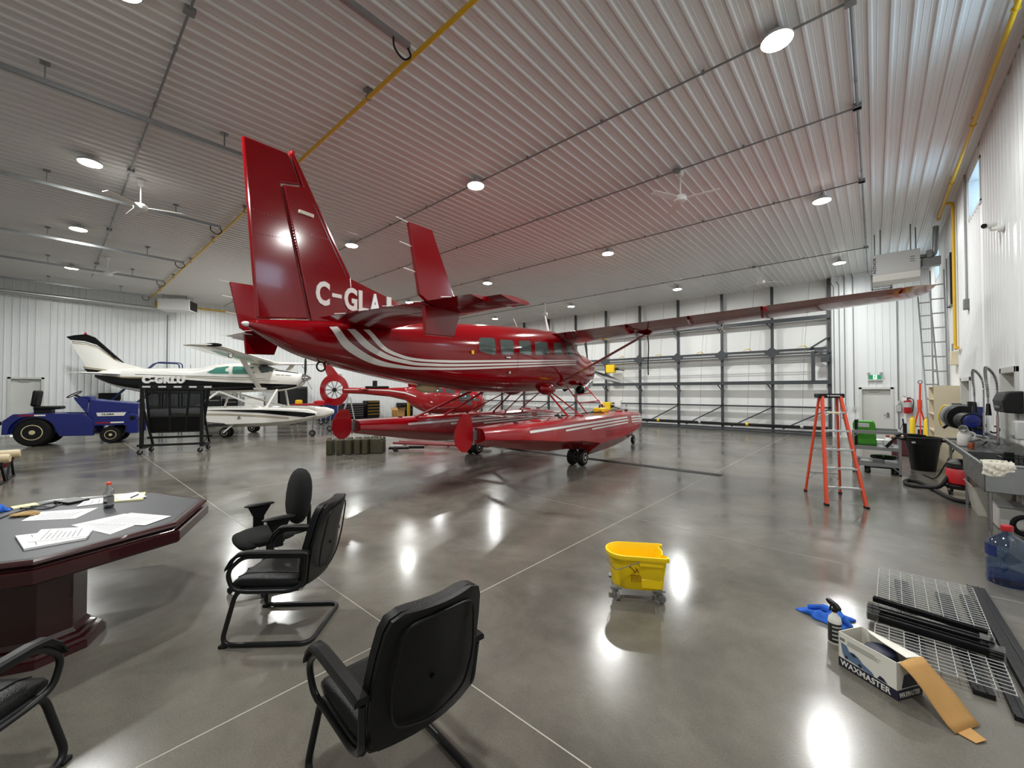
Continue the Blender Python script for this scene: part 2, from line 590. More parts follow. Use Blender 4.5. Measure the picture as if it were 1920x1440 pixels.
def make_window(n, o):
    w = thing('window_%d' % n, 'small high window in the ribbed wall, %s' % ['above the security camera', 'in the far corner by the unit heater', 'above the loose wire grid'][n - 1], 'window', (XR, (o[0] + o[1]) / 2, o[2]))
    w['kind'] = 'structure'
    W, H = o[1] - o[0], o[3] - o[2]
    f = MB()
    for s in (-1, 1):
        f.bb((-0.02, s * W / 2 - 0.03, 0), (0.32, s * W / 2 + 0.03, H))
    f.bb((-0.02, -W / 2 - 0.03, -0.03), (0.32, W / 2 + 0.03, 0.03)).bb((-0.02, -W / 2 - 0.03, H - 0.03), (0.32, W / 2 + 0.03, H + 0.03))
    f.build('window_frame', 'light_grey', w, smooth=False)
    MB().bb((0.2, -W / 2 + 0.03, 0.03), (0.206, W / 2 - 0.03, H - 0.03)).build('pane', 'pane', w, smooth=False)
for i, o in enumerate(WIN): make_window(i + 1, o)

def make_man_door(n, label, loc, rz, W, H, flip=1, closer=True):
    """Leaf set back in a steel frame; local x along the wall, +y into the wall."""
    d = thing('door_%d' % n, label, 'door', loc, rz)
    d['kind'] = 'structure'
    f = MB()
    for s in (-1, 1):
        f.bb((s * W / 2 - 0.045, -0.035, 0), (s * W / 2 + 0.045, 0.17, H + 0.04))
    f.bb((-W / 2 - 0.045, -0.035, H - 0.04), (W / 2 + 0.045, 0.17, H + 0.045))
    f.build('door_frame', 'door_white', d, smooth=False, bevel=0.004)
    MB().bb((-W / 2 + 0.045, 0.1, 0.012), (W / 2 - 0.045, 0.145, H - 0.04)).build('door_leaf', 'door_white', d, smooth=False)
    hx = flip * (W / 2 - 0.12)
    h = MB().cyl((hx, 0.1, H * 0.48), (hx, 0.035, H * 0.48), 0.028).bar((hx, 0.045, H * 0.48), (hx - flip * 0.12, 0.045, H * 0.48), 0.022, 0.022)
    h.bb((hx - 0.035, 0.09, H * 0.48 - 0.09), (hx + 0.035, 0.1, H * 0.48 + 0.09))
    h.build('door_handle', 'chrome', d, bevel=0.003)
    if closer:
        MB().bb((-0.2, 0.04, H - 0.14), (0.1, 0.1, H - 0.08)).bar((0.05, 0.05, H - 0.07), (0.3, 0.02, H - 0.06), 0.02, 0.012).build('door_closer', 'light_grey', d, bevel=0.006)
    return d
make_man_door(2, 'pale steel exit door under the green exit sign', (0.02, YD, 0), 0, 0.88, 1.9)
make_man_door(3, 'pale steel door in the wall behind the blue tug', (XL, -0.64, 0), PI / 2, 0.88, 2.32)
make_man_door(4, 'recessed pale door beside the beige bookcase', (XR, 12.92, 0), -PI / 2, 1.16, 2.05, closer=False)
make_man_door(5, 'recessed pale door behind the sink taps', (XR, 9.16, 0), -PI / 2, 0.88, 2.1, closer=False)

# ---- the big bi-fold hangar door: dark steel frame in front of a pale skin
hd = thing('door_1', 'huge white bi-fold hangar door with a dark steel frame', 'hangar door', (0, YD, 0))
hd['kind'] = 'structure'
NB = 12
X0 = -1.30
sk = MB().bb((-0.986, 0.40, 0), (0.986, 0.44, 3.42)).mesh('skin_panel', 'door_skin', smooth=False)
sk2 = MB().bb((-0.986, 0.40, 3.44), (0.986, 0.44, ZC)).mesh('skin_panel', 'door_skin', smooth=False)
for i in range(NB):
    for q in (sk, sk2):
        p = bpy.data.objects.new('skin_panel', q); C.objects.link(p); p.parent = hd; p.location = (X0 - 0.99 - i * 1.98, 0, 0)
XE = X0 - NB * 1.98
def hbar(name, z, h, y=0.02, dpt=0.1, x0=X0, x1=XE):
    return MB().bb((x0, y, z - h / 2), (x1, y + dpt, z + h / 2)).build(name, 'frame_dark', hd, smooth=False)
mull = MB().bb((-0.05, 0.1, 0.05), (0.05, 0.22, 3.40)).mesh('mullion', 'frame_dark', smooth=False)
mull2 = MB().bb((-0.05, 0.1, 3.46), (0.05, 0.22, ZC - 0.02)).mesh('mullion', 'frame_dark', smooth=False)
gus = MB().prism([(-0.28, 0.0, 3.43), (0, 0.0, 3.18), (0.28, 0.0, 3.43), (0, 0.0, 3.68)], (0, 0.05, 0)).mesh('gusset', 'frame_dark', smooth=False)
stub = MB().bar((0, 0.14, 4.42), (-0.0, 0.02, 4.68), 0.05, 0.05).bar((0, 0.38, 1.8), (0, 0.06, 2.10), 0.05, 0.05).bar((-0.22, 0.12, 4.74), (0, 0.16, 4.42), 0.045, 0.045).bar((-0.22, 0.12, 2.13), (0, 0.16, 1.78), 0.045, 0.045).mesh('knee_brace', 'frame_dark', smooth=False)
for i in range(NB + 1):
    for nm, me in (('mullion', mull), ('mullion', mull2), ('gusset', gus), ('knee_brace', stub)):
        if nm != 'mullion' and i in (0, NB): continue
        p = bpy.data.objects.new(nm, me); C.objects.link(p); p.parent = hd; p.location = (X0 - i * 1.98 + (-0.05 if i == 0 else 0), 0, 0)
hbar('chord', 4.76, 0.15, 0.0, 0.12)
hbar('chord', 3.50, 0.10, 0.04, 0.1)
hbar('chord', 3.35, 0.06, 0.04, 0.1)
hbar('chord', 2.15, 0.15, 0.0, 0.12)
hbar('rail', 1.13, 0.07, 0.1, 0.1)
hbar('rail', 0.26, 0.05, 0.05, 0.08)
hbar('rail', 0.12, 0.08, 0.02, 0.1)
hbar('bottom_seal', 0.03, 0.06, 0.0, 0.14)
for i in range(NB):
    if i in (4, 8): continue
    xa, xb = X0 - i * 1.98, X0 - (i + 1) * 1.98
    MB().bar((xb + 0.35, 0.15, 0.2), (xa - 0.05, 0.15, 1.08), 0.06, 0.05).build('diagonal_brace', 'frame_dark', hd, smooth=False)
MB().cyl((X0 - 0.1, -0.02, 0.34), (XE, -0.02, 0.34), 0.045, n=10).build('lift_shaft', 'black_metal', hd)
for i in range(0, NB):
    x = X0 - 0.95 - i * 1.98
    MB().tube([(x, 0.0, 0.34), (x + 0.1, 0.03, 3.4), (x + 0.3, 0.05, ZC - 0.05)], 0.006, 5).build('lift_cable', 'galv_dark', hd)
    MB().cyl((x - 0.05, -0.02, 0.34), (x + 0.05, -0.02, 0.34), 0.075, n=12).build('cable_drum', 'yellow' if i % 2 else 'light_grey', hd)
    if i < 5:
        MB().bar((x - 0.12, -0.05, 3.58), (x + 0.15, -0.2, 3.64), 0.05, 0.012).cyl((x + 0.15, -0.2, 3.62), (x + 0.2, -0.1, 3.56), 0.02, n=8).build('latch', 'yellow', hd)
for z in (2.98, 3.06):
    MB().tube([(X0 - 0.6, -0.02, z), (X0 - 6, -0.03, z - 0.03), (X0 - 13, -0.03, z - 0.08)], 0.012, 6).build('latch_rod', 'galv_dark', hd)
MB().bb((X0 - 0.62, -0.02, 2.2), (X0 - 0.5, 0.1, 3.4)).bar((X0 - 0.75, 0.0, 3.45), (X0 - 0.02, 0.0, 3.95), 0.12, 0.06).bar((X0 - 0.5, 0.0, 3.42), (X0 - 0.02, 0.0, 3.12), 0.1, 0.06).bb((X0 - 0.3, -0.12, 2.95), (X0 - 0.03, 0.06, 3.15)).build('lock_frame', 'frame_dark', hd, smooth=False)
for x, z in ((-10.7, 2.98), (-10.95, 0.95)):
    q = MB().bb((x - 0.3, -0.26, z - 0.2), (x + 0.2, 0.0, z + 0.24)).build('winch', 'yellow', hd, bevel=0.03)
    MB().cyl((x + 0.18, -0.1, z), (x + 0.34, -0.1, z + 0.02), 0.07).bar((x + 0.3, -0.12, z), (x + 0.72, -0.12, z - 0.1), 0.05, 0.04).build('winch_arm', 'black_metal', q)
MB().bb((-10.6, -0.02, 0.95), (-10.25, 0.1, 1.3)).build('control_box', 'white_matte', hd, bevel=0.01)

# ================================================================ CEILING SERVICES
def conduit(p0, p1, label, r=0.015, boxes=(), group=None):
    o = thing('conduit', label, 'conduit', p0, 0, group)
    P0, P1 = Vector(p0), Vector(p1)
    MB().cyl((0, 0, 0), P1 - P0, r, n=8).build('pipe', 'galv_dark', o)
    d = (P1 - P0)
    n = max(2, int(d.length / 1.5))
    sme = MB().box((0, 0, 0.012), (0.035, 0.035, 0.055)).mesh('strap', 'galv_dark', smooth=False)
    for i in range(1, n):
        q = bpy.data.objects.new('strap', sme); C.objects.link(q); q.parent = o; q.location = d * i / n
    for t in boxes:
        MB().box(d * t, (0.11, 0.11, 0.06)).build('junction_box', 'galv_dark', o, bevel=0.005)
    return o
zc = ZC - 0.068
for y, t, lb in ((5.96, (0.0,), 'grey conduit feeding the lamp row above the red floatplane tail'), (8.28, (0, 0.11), 'grey conduit feeding the row of ceiling fans above the wing'), (11.26, (0,), 'grey conduit feeding the lamp row above the red wing'), (16.6, (0, 0.12, 0.49), 'grey conduit crossing the ceiling near the hangar door')):
    conduit((-0.16, y, zc), (XL + 0.3, y, zc), lb, boxes=t)
conduit((-0.16, 5.96, zc), (-0.16, YD - 0.1, zc), 'grey conduit running along the ceiling rib toward the exit door', boxes=(0.16, 0.37))
conduit((1.2, 1.02, zc), (-22.5, 1.02, zc), 'grey conduit crossing the ceiling above the black cart', boxes=(0.3, 0.52, 0.71, 0.9))

def lamp(x, y, label, light='lamp_light'):
    o = thing('high_bay_lamp', label, 'ceiling lamp', (x, y, ZC - 0.02), 0, 'round high bay lamps on the ceiling')
    MB().lathe([(0.05, 0.0), (0.05, -0.05), (0.10, -0.055), (0.15, -0.085), (0.17, -0.10), (0.175, -0.14)], n=24).build('housing', 'light_grey', o)
    MB().lathe([(0.17, -0.1385), (0.165, -0.15), (0.001, -0.152)], n=24).build('lens', 'lamp_lens', o)
    L = bpy.data.lights.new(light, 'AREA')
    L.shape = 'DISK'; L.size = 0.34; L.energy = LAMP_W; L.color = (0.985, 1.0, 0.975)
    lo = bpy.data.objects.new(light, L); C.objects.link(lo); lo.parent = o; lo.location = (0, 0, -0.165)
LX = (-0.86, -6.25, -11.6, -17.0, -22.3)
for y, row in ((5.9, 'row above the red floatplane tail'), (11.6, 'row above the red wing'), (17.65, 'row nearest the hangar door')):
    for i, x in enumerate(LX):
        lamp(x, y, 'round ceiling lamp, %s from the sink wall, %s' % (['first', 'second', 'third', 'fourth', 'fifth'][i], row))
for i, x in enumerate((-0.86, -6.0, -11.1, -15.9, -21.1)):
    lamp(x, 0.45, 'round ceiling lamp, %s from the sink wall, row above the conference table' % ['first', 'second', 'third', 'fourth', 'fifth'][i], 'lamp_light_offscreen' if i == 0 else 'lamp_light')

def fan(x, y, rz, label):
    o = thing('ceiling_fan', label, 'ceiling fan', (x, y, ZC - 0.02), rz, 'white ceiling fans')
    MB().lathe([(0.03, 0.0), (0.07, -0.03), (0.055, -0.12), (0.02, -0.14)], n=14).build('canopy', 'white_matte', o)
    MB().cyl((0, 0, -0.1), (0, 0, -0.52), 0.014, n=8).build('rod', 'white_matte', o)
    MB().lathe([(0.03, -0.5), (0.11, -0.53), (0.13, -0.58), (0.11, -0.63), (0.04, -0.66)], n=18).build('motor', 'white_matte', o)
    for k in range(3):
        a = k * 2 * PI / 3
        Mx = Matrix.Rotation(a, 4, 'Z')
        MB().prism([(0.1, -0.03, -0.6), (0.2, -0.07, -0.607), (0.72, -0.06, -0.606), (0.72, 0.06, -0.584), (0.2, 0.07, -0.583), (0.1, 0.03, -0.59)], (0, 0, 0.008)).xf(Mx).build('blade', 'white_matte', o, smooth=False)
fan(-2.9, 8.4, 0.1, 'white three-blade ceiling fan above the red wing root')
fan(-3.0, 16.75, 0.6, 'white three-blade ceiling fan near the hangar door')
fan(-11.55, 1.22, 1.2, 'white three-blade ceiling fan beside the red rudder')
fan(-19.0, 1.22, 0.3, 'white three-blade ceiling fan above the blue tug')
fan(-12.4, 16.5, 0.0, 'white three-blade ceiling fan beyond the red cabin roof')

def track(x, label):
    o = thing('overhead_track', label, 'track', (x, 2.85, ZC - 0.3), 0, 'overhead steel tracks')
    L = 2.85 - YB - 0.2
    MB().bb((-0.03, -L, -0.02), (0.03, 0, 0.02)).bb((-0.03, -L, 0.02), (-0.022, 0, 0.045)).bb((0.022, -L, 0.02), (0.03, 0, 0.045)).build('rail', 'galv', o, smooth=False)
    for y in (-0.9, -2.95, -5.2, -7.4):
        MB().bb((-0.025, y - 0.006, 0.0), (0.025, y + 0.006, 0.28)).bb((-0.05, y - 0.05, 0.26), (0.05, y + 0.05, 0.29)).build('hanger', 'galv_dark', o, smooth=False)
    MB().tube(sm([(0, -0.02, -0.01), (0, 0.02, -0.1), (0, -0.08, -0.19), (0, -0.2, -0.13), (0, -0.22, -0.01)]), 0.012, 6).build('cable_loop', 'black_rubber', o)
for x, l in ((-4.2, 'overhead steel track beside the bend of the yellow gas pipe'), (-8.38, 'overhead steel track ending at the red rudder'), (-12.5, 'overhead steel track passing under a ceiling fan'), (-16.85, 'overhead steel track above the black rolling cart'), (-20.3, 'overhead steel track above the blue tug'), (-24.0, 'overhead steel track nearest the wall with the silver flue')):
    track(x, l)

# gas pipes
o = thing('gas_pipe', 'long yellow gas pipe crossing the ceiling behind the red tail', 'pipe', (0, 3.08, ZC - 0.13))
MB().tube([(1.2, 0, 0), (-25.3, 0, 0)], 0.03, 10).build('pipe', 'gas_yellow', o)
for i in range(9):
    MB().bb((0.2 - i * 2.9, -0.015, 0.02), (0.23 - i * 2.9, 0.015, 0.12)).torus((0.215 - i * 2.9, 0, 0), (1, 0, 0), 0.036, 0.008, 12, 6).bb((0.16 - i * 2.9, -0.05, 0.1), (0.27 - i * 2.9, 0.05, 0.125)).build('hanger', 'galv_dark', o, smooth=False)
o = thing('gas_pipe', 'yellow gas pipe running along the corner above the sink wall and down it', 'pipe', (1.24, 0, 6.13))
MB().tube(fillet([(0, 3.08, 0), (0, 14.9, 0)], 0.05), 0.028, 10).build('pipe', 'gas_yellow', o)
MB().tube(fillet([(0, 13.7, 0), (0.14, 13.7, 0), (0.14, 13.7, -3.37), (0.14, 13.35, -3.37)], 0.07), 0.03, 10).build('drop_pipe', 'gas_yellow', o)
for y in (4.5, 7.2, 9.9, 12.4, 14.7):
    MB().bb((-0.012, y - 0.012, 0), (0.012, y + 0.012, 0.12)).torus((0, y, 0), (0, 1, 0), 0.034, 0.008, 12, 6).build('hanger', 'gas_yellow', o, smooth=False)
o = thing('gas_pipe', 'yellow gas pipe along the wall above the white floatplane', 'pipe', (XL + 0.1, 0, 6.0))
MB().tube(fillet([(0, 3.3, 0.1), (0, 3.3, -0.2), (0, 3.6, -0.02), (0, 12, -0.02)], 0.05), 0.035, 8).build('pipe', 'gas_yellow', o)
for y in (4.5, 6.5, 8.5, 10.5): MB().bb((-0.05, y, -0.05), (0.03, y + 0.05, 0.03)).build('bracket', 'galv_dark', o, smooth=False)
MB().tube([(0, 7.0, 0), (0, 7.0, -0.75)], 0.03, 8).sphere((0, 7.0, -0.8), 0.08).build('drop_pipe', 'gas_yellow', o)
MB().cyl((-25.2, YB + 0.1, 5.72), (-25.2, 3.2, 5.66), 0.09, n=14).build('flue_pipe', 'alu')
tag(bpy.data.objects['flue_pipe'], 'long silver flue pipe along the wall above the blue tug', 'pipe')
o = thing('unit_heater', 'white box heater with dark louvre hanging above the white floatplane', 'heater', (-24.55, 3.95, 5.55), -0.55)
MB().bb((-0.42, -0.62, 0), (0.42, 0.62, 0.5)).build('cabinet', 'white_matte', o, bevel=0.015)
MB().bb((-0.36, 0.621, 0.04), (0.36, 0.64, 0.46)).build('louvre', 'black_metal', o, smooth=False)
for sx in (-0.3, 0.3):
    for sy in (-0.45, 0.45):
        MB().cyl((sx, sy, 0.5), (sx, sy, 0.72), 0.01, n=6).build('hanger_rod', 'galv_dark', o)
o = thing('conduit', 'thin vertical conduit on the wall above the white floatplane cabin', 'conduit', (XL + 0.03, 3.75, 0))
MB().cyl((0, 0, 0.4), (0, 0, 5.5), 0.02, n=8).build('pipe', 'galv_dark', o)

# unit heater above the wing tip
o = thing('unit_heater', 'large grey gas unit heater hung beyond the red wing tip', 'heater', (0.45, 15.4, 4.98))
MB().bb((-0.47, -0.35, 0), (0.47, 0.35, 0.56)).build('cabinet', 'light_grey', o, bevel=0.01)
MB().prism([(-0.47, -0.34, 0), (-0.47, 0.34, 0), (-0.47, 0.2, -0.2), (-0.47, -0.25, -0.16)], (0.94, 0, 0)).build('base_pan', 'white_matte', o, smooth=False)
lettering('REZNOR', 0.1, 'navy', basis((-0.395, -0.353, 0.05), (0, 0, 1), (-1, 0, 0)), o, width=0.44, height=0.06, bold=0.003)
for i in range(3):
    MB().bb((0.28, -0.358, 0.24 + i * 0.06), (0.37, -0.35, 0.265 + i * 0.06)).build('vent_slot', 'grey_plastic', o, smooth=False)
for sx, sy in ((-0.3, -0.2), (0.3, -0.2), (0.42, 0.2), (-0.42, 0.2)):
    MB().cyl((sx, sy, 0.56), (sx, sy, 1.28), 0.014, n=6).build('hanger_rod', 'galv_dark', o)
MB().tube(fillet([(0.47, 0, 0.4), (0.75, 0.0, 0.4), (0.78, 0.0, 0.9), (0.79, 0.0, 1.15)], 0.08), 0.06, 10).build('flue', 'galv', o)
MB().bb((0.5, -0.2, 0.1), (0.86, 0.05, 0.32)).bb((0.6, -0.25, 0.3), (0.7, -0.1, 0.5)).build('gas_valve', 'galv_dark', o, bevel=0.01)
# wall conduits, louvre on the end wall
for i, (x, z1) in enumerate(((-1.18, 5.9), (-1.02, 5.95), (-0.86, 6.2), (-0.6, 6.2))):
    o = thing('conduit', 'thin vertical conduit on the end wall, %s from the hangar door' % ['first', 'second', 'third', 'fourth'][i], 'conduit', (x, YD - 0.045, 0), 0, 'vertical conduits beside the hangar door')
    MB().tube(fillet([(0, 0, 1.1 if i > 1 else 0.1), (0, 0, z1), (-0.08, 0, z1 + 0.12)], 0.06), 0.014, 8).build('pipe', 'galv_dark', o)
    if i > 1: MB().bb((-0.045, -0.03, 1.05), (0.045, 0.03, 1.2)).build('switch_box', 'light_grey', o, bevel=0.006)
o = thing('conduit', 'thin vertical conduit running down beside the exit door', 'conduit', (0.62, YD - 0.045, 0))
MB().tube(fillet([(-0.3, 0, 5.35), (0, 0, 5.35), (0, 0, 0.3)], 0.12), 0.016, 8).build('pipe', 'galv_dark', o)
MB().bb((-0.06, -0.05, 1.05), (0.08, 0.03, 1.3)).bb((-0.02, -0.05, 1.32), (0.06, 0.03, 1.45)).build('outlet_box', 'light_grey', o, bevel=0.006)
o = thing('vent_louvre', 'grey metal air louvre high on the end wall', 'vent', (0.22, YD - 0.03, 5.55))
f = MB()
for s in (-1, 1): f.bb((s * 0.26 - 0.02, -0.03, 0), (s * 0.26 + 0.02, 0.02, 0.56))
f.bb((-0.28, -0.03, 0), (0.28, 0.02, 0.04)).bb((-0.28, -0.03, 0.52), (0.28, 0.02, 0.56)).build('frame', 'grey_plastic', o, smooth=False)
for i in range(4):
    MB().bar((-0.24, 0.0, 0.1 + i * 0.12), (0.24, 0.0, 0.1 + i * 0.12), 0.1, 0.008, up=(0, 0.6, 1)).build('slat', 'light_grey', o, smooth=False)
# exit sign
o = thing('exit_sign', 'green running man exit sign with two lamp heads above the door', 'sign', (0.0, YD - 0.045, 2.17))
MB().bb((-0.2, -0.04, 0), (0.2, 0.02, 0.06)).build('base', 'light_grey', o, bevel=0.006)
MB().bb((-0.16, -0.03, 0.06), (0.16, 0.0, 0.22)).build('panel', 'sign_green', o, smooth=False)
q = MB().bb((-0.055, -0.034, 0.065), (0.055, -0.03, 0.215)).build('pictogram_field', 'sign_white', o, smooth=False)
MB().sphere((0.005, -0.036, 0.195), (0.012, 0.003, 0.012), 8, 5).bar((0.0, -0.036, 0.18), (-0.01, -0.036, 0.135), 0.004, 0.02, up=(1, 0, 0)).bar((-0.01, -0.036, 0.135), (0.025, -0.036, 0.11), 0.004, 0.012, up=(0, 0, 1)).bar((0.025, -0.036, 0.11), (0.02, -0.036, 0.08), 0.004, 0.012, up=(1, 0, 0)).bar((-0.01, -0.036, 0.135), (-0.02, -0.036, 0.1), 0.004, 0.012, up=(1, 0, 0)).bar((-0.02, -0.036, 0.1), (-0.045, -0.036, 0.095), 0.004, 0.012).bar((0, -0.036, 0.172), (0.03, -0.036, 0.15), 0.004, 0.01).bar((0, -0.036, 0.172), (-0.03, -0.036, 0.155), 0.004, 0.01).build('running_man', 'sign_green', q, smooth=False)
for s in (-1, 1):
    MB().cyl((s * 0.14, -0.02, 0.22), (s * 0.16, -0.03, 0.29), 0.012).cyl((s * 0.16, -0.02, 0.3), (s * 0.18, -0.1, 0.27), 0.04, 0.05).build('lamp_head', 'light_grey', o)
# right wall fittings
o = thing('security_camera', 'small white bullet camera on the ribbed wall', 'camera', (XR - 0.02, 9.3, 4.2))
MB().cyl((0.0, 0, 0), (-0.06, 0, 0), 0.05).tube([(-0.05, 0, 0), (-0.12, 0, 0.0), (-0.13, 0.0, 0.06)], 0.018, 8).build('bracket', 'white_matte', o)
MB().cyl((-0.08, 0.06, 0.1), (-0.2, -0.12, 0.05), 0.04).build('body', 'white_matte', o)
MB().cyl((-0.2, -0.12, 0.05), (-0.205, -0.128, 0.048), 0.034).build('lens', 'black_plastic', o)
o = thing('conduit', 'vertical conduit with outlet box below the high window', 'conduit', (XR - 0.05, 12.3, 0))
MB().cyl((0, 0, 3.6), (0, 0, 6.2), 0.02, n=8).build('pipe', 'galv', o)
MB().bb((-0.05, -0.07, 3.45), (0.04, 0.07, 3.66)).build('outlet_box', 'grey_plastic', o, bevel=0.008)

# ================================================================ AIRCRAFT
def pchip(xs, ys):
    n = len(xs)
    h = [xs[i + 1] - xs[i] for i in range(n - 1)]
    d = [(ys[i + 1] - ys[i]) / h[i] for i in range(n - 1)]
    m = [d[0]] + [0 if d[i - 1] * d[i] <= 0 else 3 * (h[i - 1] + h[i]) / ((2 * h[i] + h[i - 1]) / d[i - 1] + (h[i] + 2 * h[i - 1]) / d[i]) for i in range(1, n - 1)] + [d[-1]]
    def f(x):
        x = min(max(x, xs[0]), xs[-1])
        i = 0
        while i < n - 2 and x > xs[i + 1]: i += 1
        t = (x - xs[i]) / h[i]
        return ys[i] * (1 + 2 * t) * (1 - t) ** 2 + h[i] * m[i] * t * (1 - t) ** 2 + ys[i + 1] * t * t * (3 - 2 * t) + h[i] * m[i + 1] * t * t * (t - 1)
    return f
class Body:
    """Lofted fuselage: stations (forward x, bottom z, top z, half width)."""
    def __init__(s, st, n=2.6):
        c = list(zip(*st))
        s.x0, s.x1 = c[0][0], c[0][-1]
        s.zb, s.zt, s.hw = (pchip(c[0], c[k]) for k in (1, 2, 3))
        s.n = n
    def y_at(s, x, z):
        zb, zt = s.zb(x), s.zt(x)
        q = abs((z - (zb + zt) / 2) / ((zt - zb) / 2))
        return s.hw(x) * max(0, 1 - q ** s.n) ** (1 / s.n)
    def ring(s, x, k=40):
        zb, zt, hw = s.zb(x), s.zt(x), s.hw(x)
        out = []
        for i in range(k):
            a = 2 * PI * i / k
            c, q = math.cos(a), math.sin(a)
            out.append(Vector((hw * math.copysign(abs(c) ** (2 / s.n), c), x, (zb + zt) / 2 + (zt - zb) / 2 * math.copysign(abs(q) ** (2 / s.n), q))))
        return out
    def loft(s, k=40, steps=90):
        return MB().loft([s.ring(s.x0 + (s.x1 - s.x0) * i / steps, k) for i in range(steps + 1)])
    def band(s, lo, hi, side=1, off=0.004, k=5, steps=10):
        """Strip lying on the skin between two side-view curves [(x, z)...]."""
        lo, hi = ([Vector((p[0], 0, p[1])) for p in c] for c in (lo, hi))
        if len(lo) > 2: lo, hi = sm(lo, steps), sm(hi, steps)
        else: lo, hi = ([c[0].lerp(c[1], i / (steps * 2)) for i in range(steps * 2 + 1)] for c in (lo, hi))
        g = []
        for a, b in zip(lo, hi):
            row = []
            for j in range(k):
                p = a.lerp(b, j / (k - 1))
                row.append((side * (s.y_at(p.x, p.z) + off), p.x, p.z))
            g.append(row if side > 0 else row)
        mb = MB().sheet(g)
        if side < 0: mb.f = [f[::-1] for f in mb.f]
        return mb
    def patch(s, poly, side=1, off=0.006, r=0.06):
        """Rounded polygon lying on the skin (fan with subdivisions)."""
        P = [Vector((p[0], 0, p[1])) for p in poly]
        P = fillet([(P[0] + P[-1]) / 2] + P + [(P[0] + P[-1]) / 2], r, 4)[:-1]
        c = sum(P, Vector()) / len(P)
        rings = []
        for t in (1.0, 0.66, 0.33, 0.02):
            rings.append([(side * (s.y_at(q.x, q.z) + off), q.x, q.z) for q in (c.lerp(p, t) for p in P)])
        mb = MB().loft(rings, False, True)
        if side < 0: mb.f = [f[::-1] for f in mb.f]
        return mb
def airfoil(le, chord, y, z, t, xe=1.0, x0=0.0, k=9, lift=0.0):
    up, lo = [], []
    for i in range(k):
        u = x0 + (xe - x0) * (1 - math.cos(PI * i / (k - 1))) / 2
        th = 5 * t * chord * (0.2969 * math.sqrt(u) - 0.126 * u - 0.3516 * u * u + 0.2843 * u ** 3 - 0.1036 * u ** 4)
        up.append(Vector((y, le - u * chord, z + th * 1.15)))
        lo.append(Vector((y, le - u * chord, z - th * 0.85)))
    return up + lo[::-1]
def wing(parent, name, secs, side, m, xe=1.0, x0=0.0, cap=True):
    mb = MB().loft([airfoil(*s, xe=xe, x0=x0) for s in secs], cap, cap)
    if side < 0:
        mb.v = [(-p[0], p[1], p[2]) for p in mb.v]
        mb.f = [f[::-1] for f in mb.f]
    return mb.build(name, m, parent, ang=0.5)
def lerp_sec(a, b, t):
    return tuple(a[i] + (b[i] - a[i]) * t for i in range(5))
def plate(poly, y, th):
    """Side-view polygon (x, z) as a plate of given thickness centred on y."""
    return MB().prism([(y - th / 2, p[0], p[1]) for p in poly], (th, 0, 0))
def wheel(parent, c, r, w, hub='white_matte', ax=(1, 0, 0), name='wheel', tyre='black_rubber'):
    ax = Vector(ax).normalized()
    c = Vector(c)
    t = MB().lathe([(r * 0.55, -w / 2), (r * 0.86, -w / 2), (r * 0.97, -w * 0.32), (r, -w * 0.12), (r, w * 0.12), (r * 0.97, w * 0.32), (r * 0.86, w / 2), (r * 0.55, w / 2)], c, ax, 24).build(name, tyre, parent)
    for s in (-1, 1):
        MB().lathe([(r * 0.56, s * w * 0.49), (r * 0.5, s * w * 0.52), (r * 0.42, s * w * 0.40), (r * 0.2, s * w * 0.40), (r * 0.14, s * w * 0.55), (0.002, s * w * 0.55)], c, ax, 18, cap=False).build('hub', hub, t)
    return t

# ---------------------------------------------------------------- red floatplane
plane = thing('floatplane', 'large glossy red floatplane with white side stripes on twin amphibious floats', 'airplane', (-7.03, 8.3, 0), math.radians(7.5))
CV = Body([(-6.64, 2.64, 2.72, .04), (-6.4, 2.51, 2.77, .13), (-6.0, 2.33, 2.82, .24), (-5.4, 2.19, 2.88, .36), (-4.6, 2.05, 2.98, .48), (-3.4, 1.89, 3.13, .63), (-2.2, 1.79, 3.27, .75), (-1.0, 1.765, 3.38, .80), (.5, 1.79, 3.49, .80), (1.4, 1.82, 3.53, .79), (1.75, 1.84, 3.46, .78), (2.35, 1.86, 3.12, .73), (2.65, 1.87, 3.03, .70), (3.3, 1.91, 2.97, .60), (3.8, 2.02, 2.90, .48), (4.15, 2.2, 2.82, .34), (4.32, 2.38, 2.74, .2)])
fus = CV.loft(44, 110).build('fuselage', 'aircraft_red', plane, ang=0.9)
SLO = [[(-5.661, 2.745), (-5.489, 2.472), (-5.211, 2.314), (-4.867, 2.215), (-4.434, 2.181), (-3.928, 2.178), (-2.623, 2.244), (1.74, 2.559)],
       [(-5.404, 2.741), (-5.176, 2.497), (-4.847, 2.344), (-4.471, 2.274), (-3.95, 2.245), (-2.637, 2.308), (1.74, 2.621)],
       [(-5.137, 2.764), (-4.86, 2.48), (-4.489, 2.356), (-4.155, 2.321), (-3.543, 2.325), (-2.646, 2.378), (1.741, 2.667)]]
SHI = [[(-5.537, 2.768), (-5.386, 2.553), (-5.079, 2.371), (-4.784, 2.279), (-4.376, 2.228), (-3.943, 2.221), (-2.633, 2.283), (1.74, 2.588)],
       [(-5.276, 2.756), (-5.044, 2.542), (-4.761, 2.401), (-4.403, 2.325), (-3.962, 2.295), (-2.643, 2.349), (1.74, 2.646)],
       [(-5.037, 2.775), (-4.794, 2.52), (-4.463, 2.403), (-4.084, 2.362), (-3.549, 2.372), (-2.649, 2.421), (1.743, 2.703)]]
for side in (1, -1):
    for lo, hi in zip(SLO, SHI):
        CV.band(lo, hi, side).build('stripe', 'stripe_white', fus)
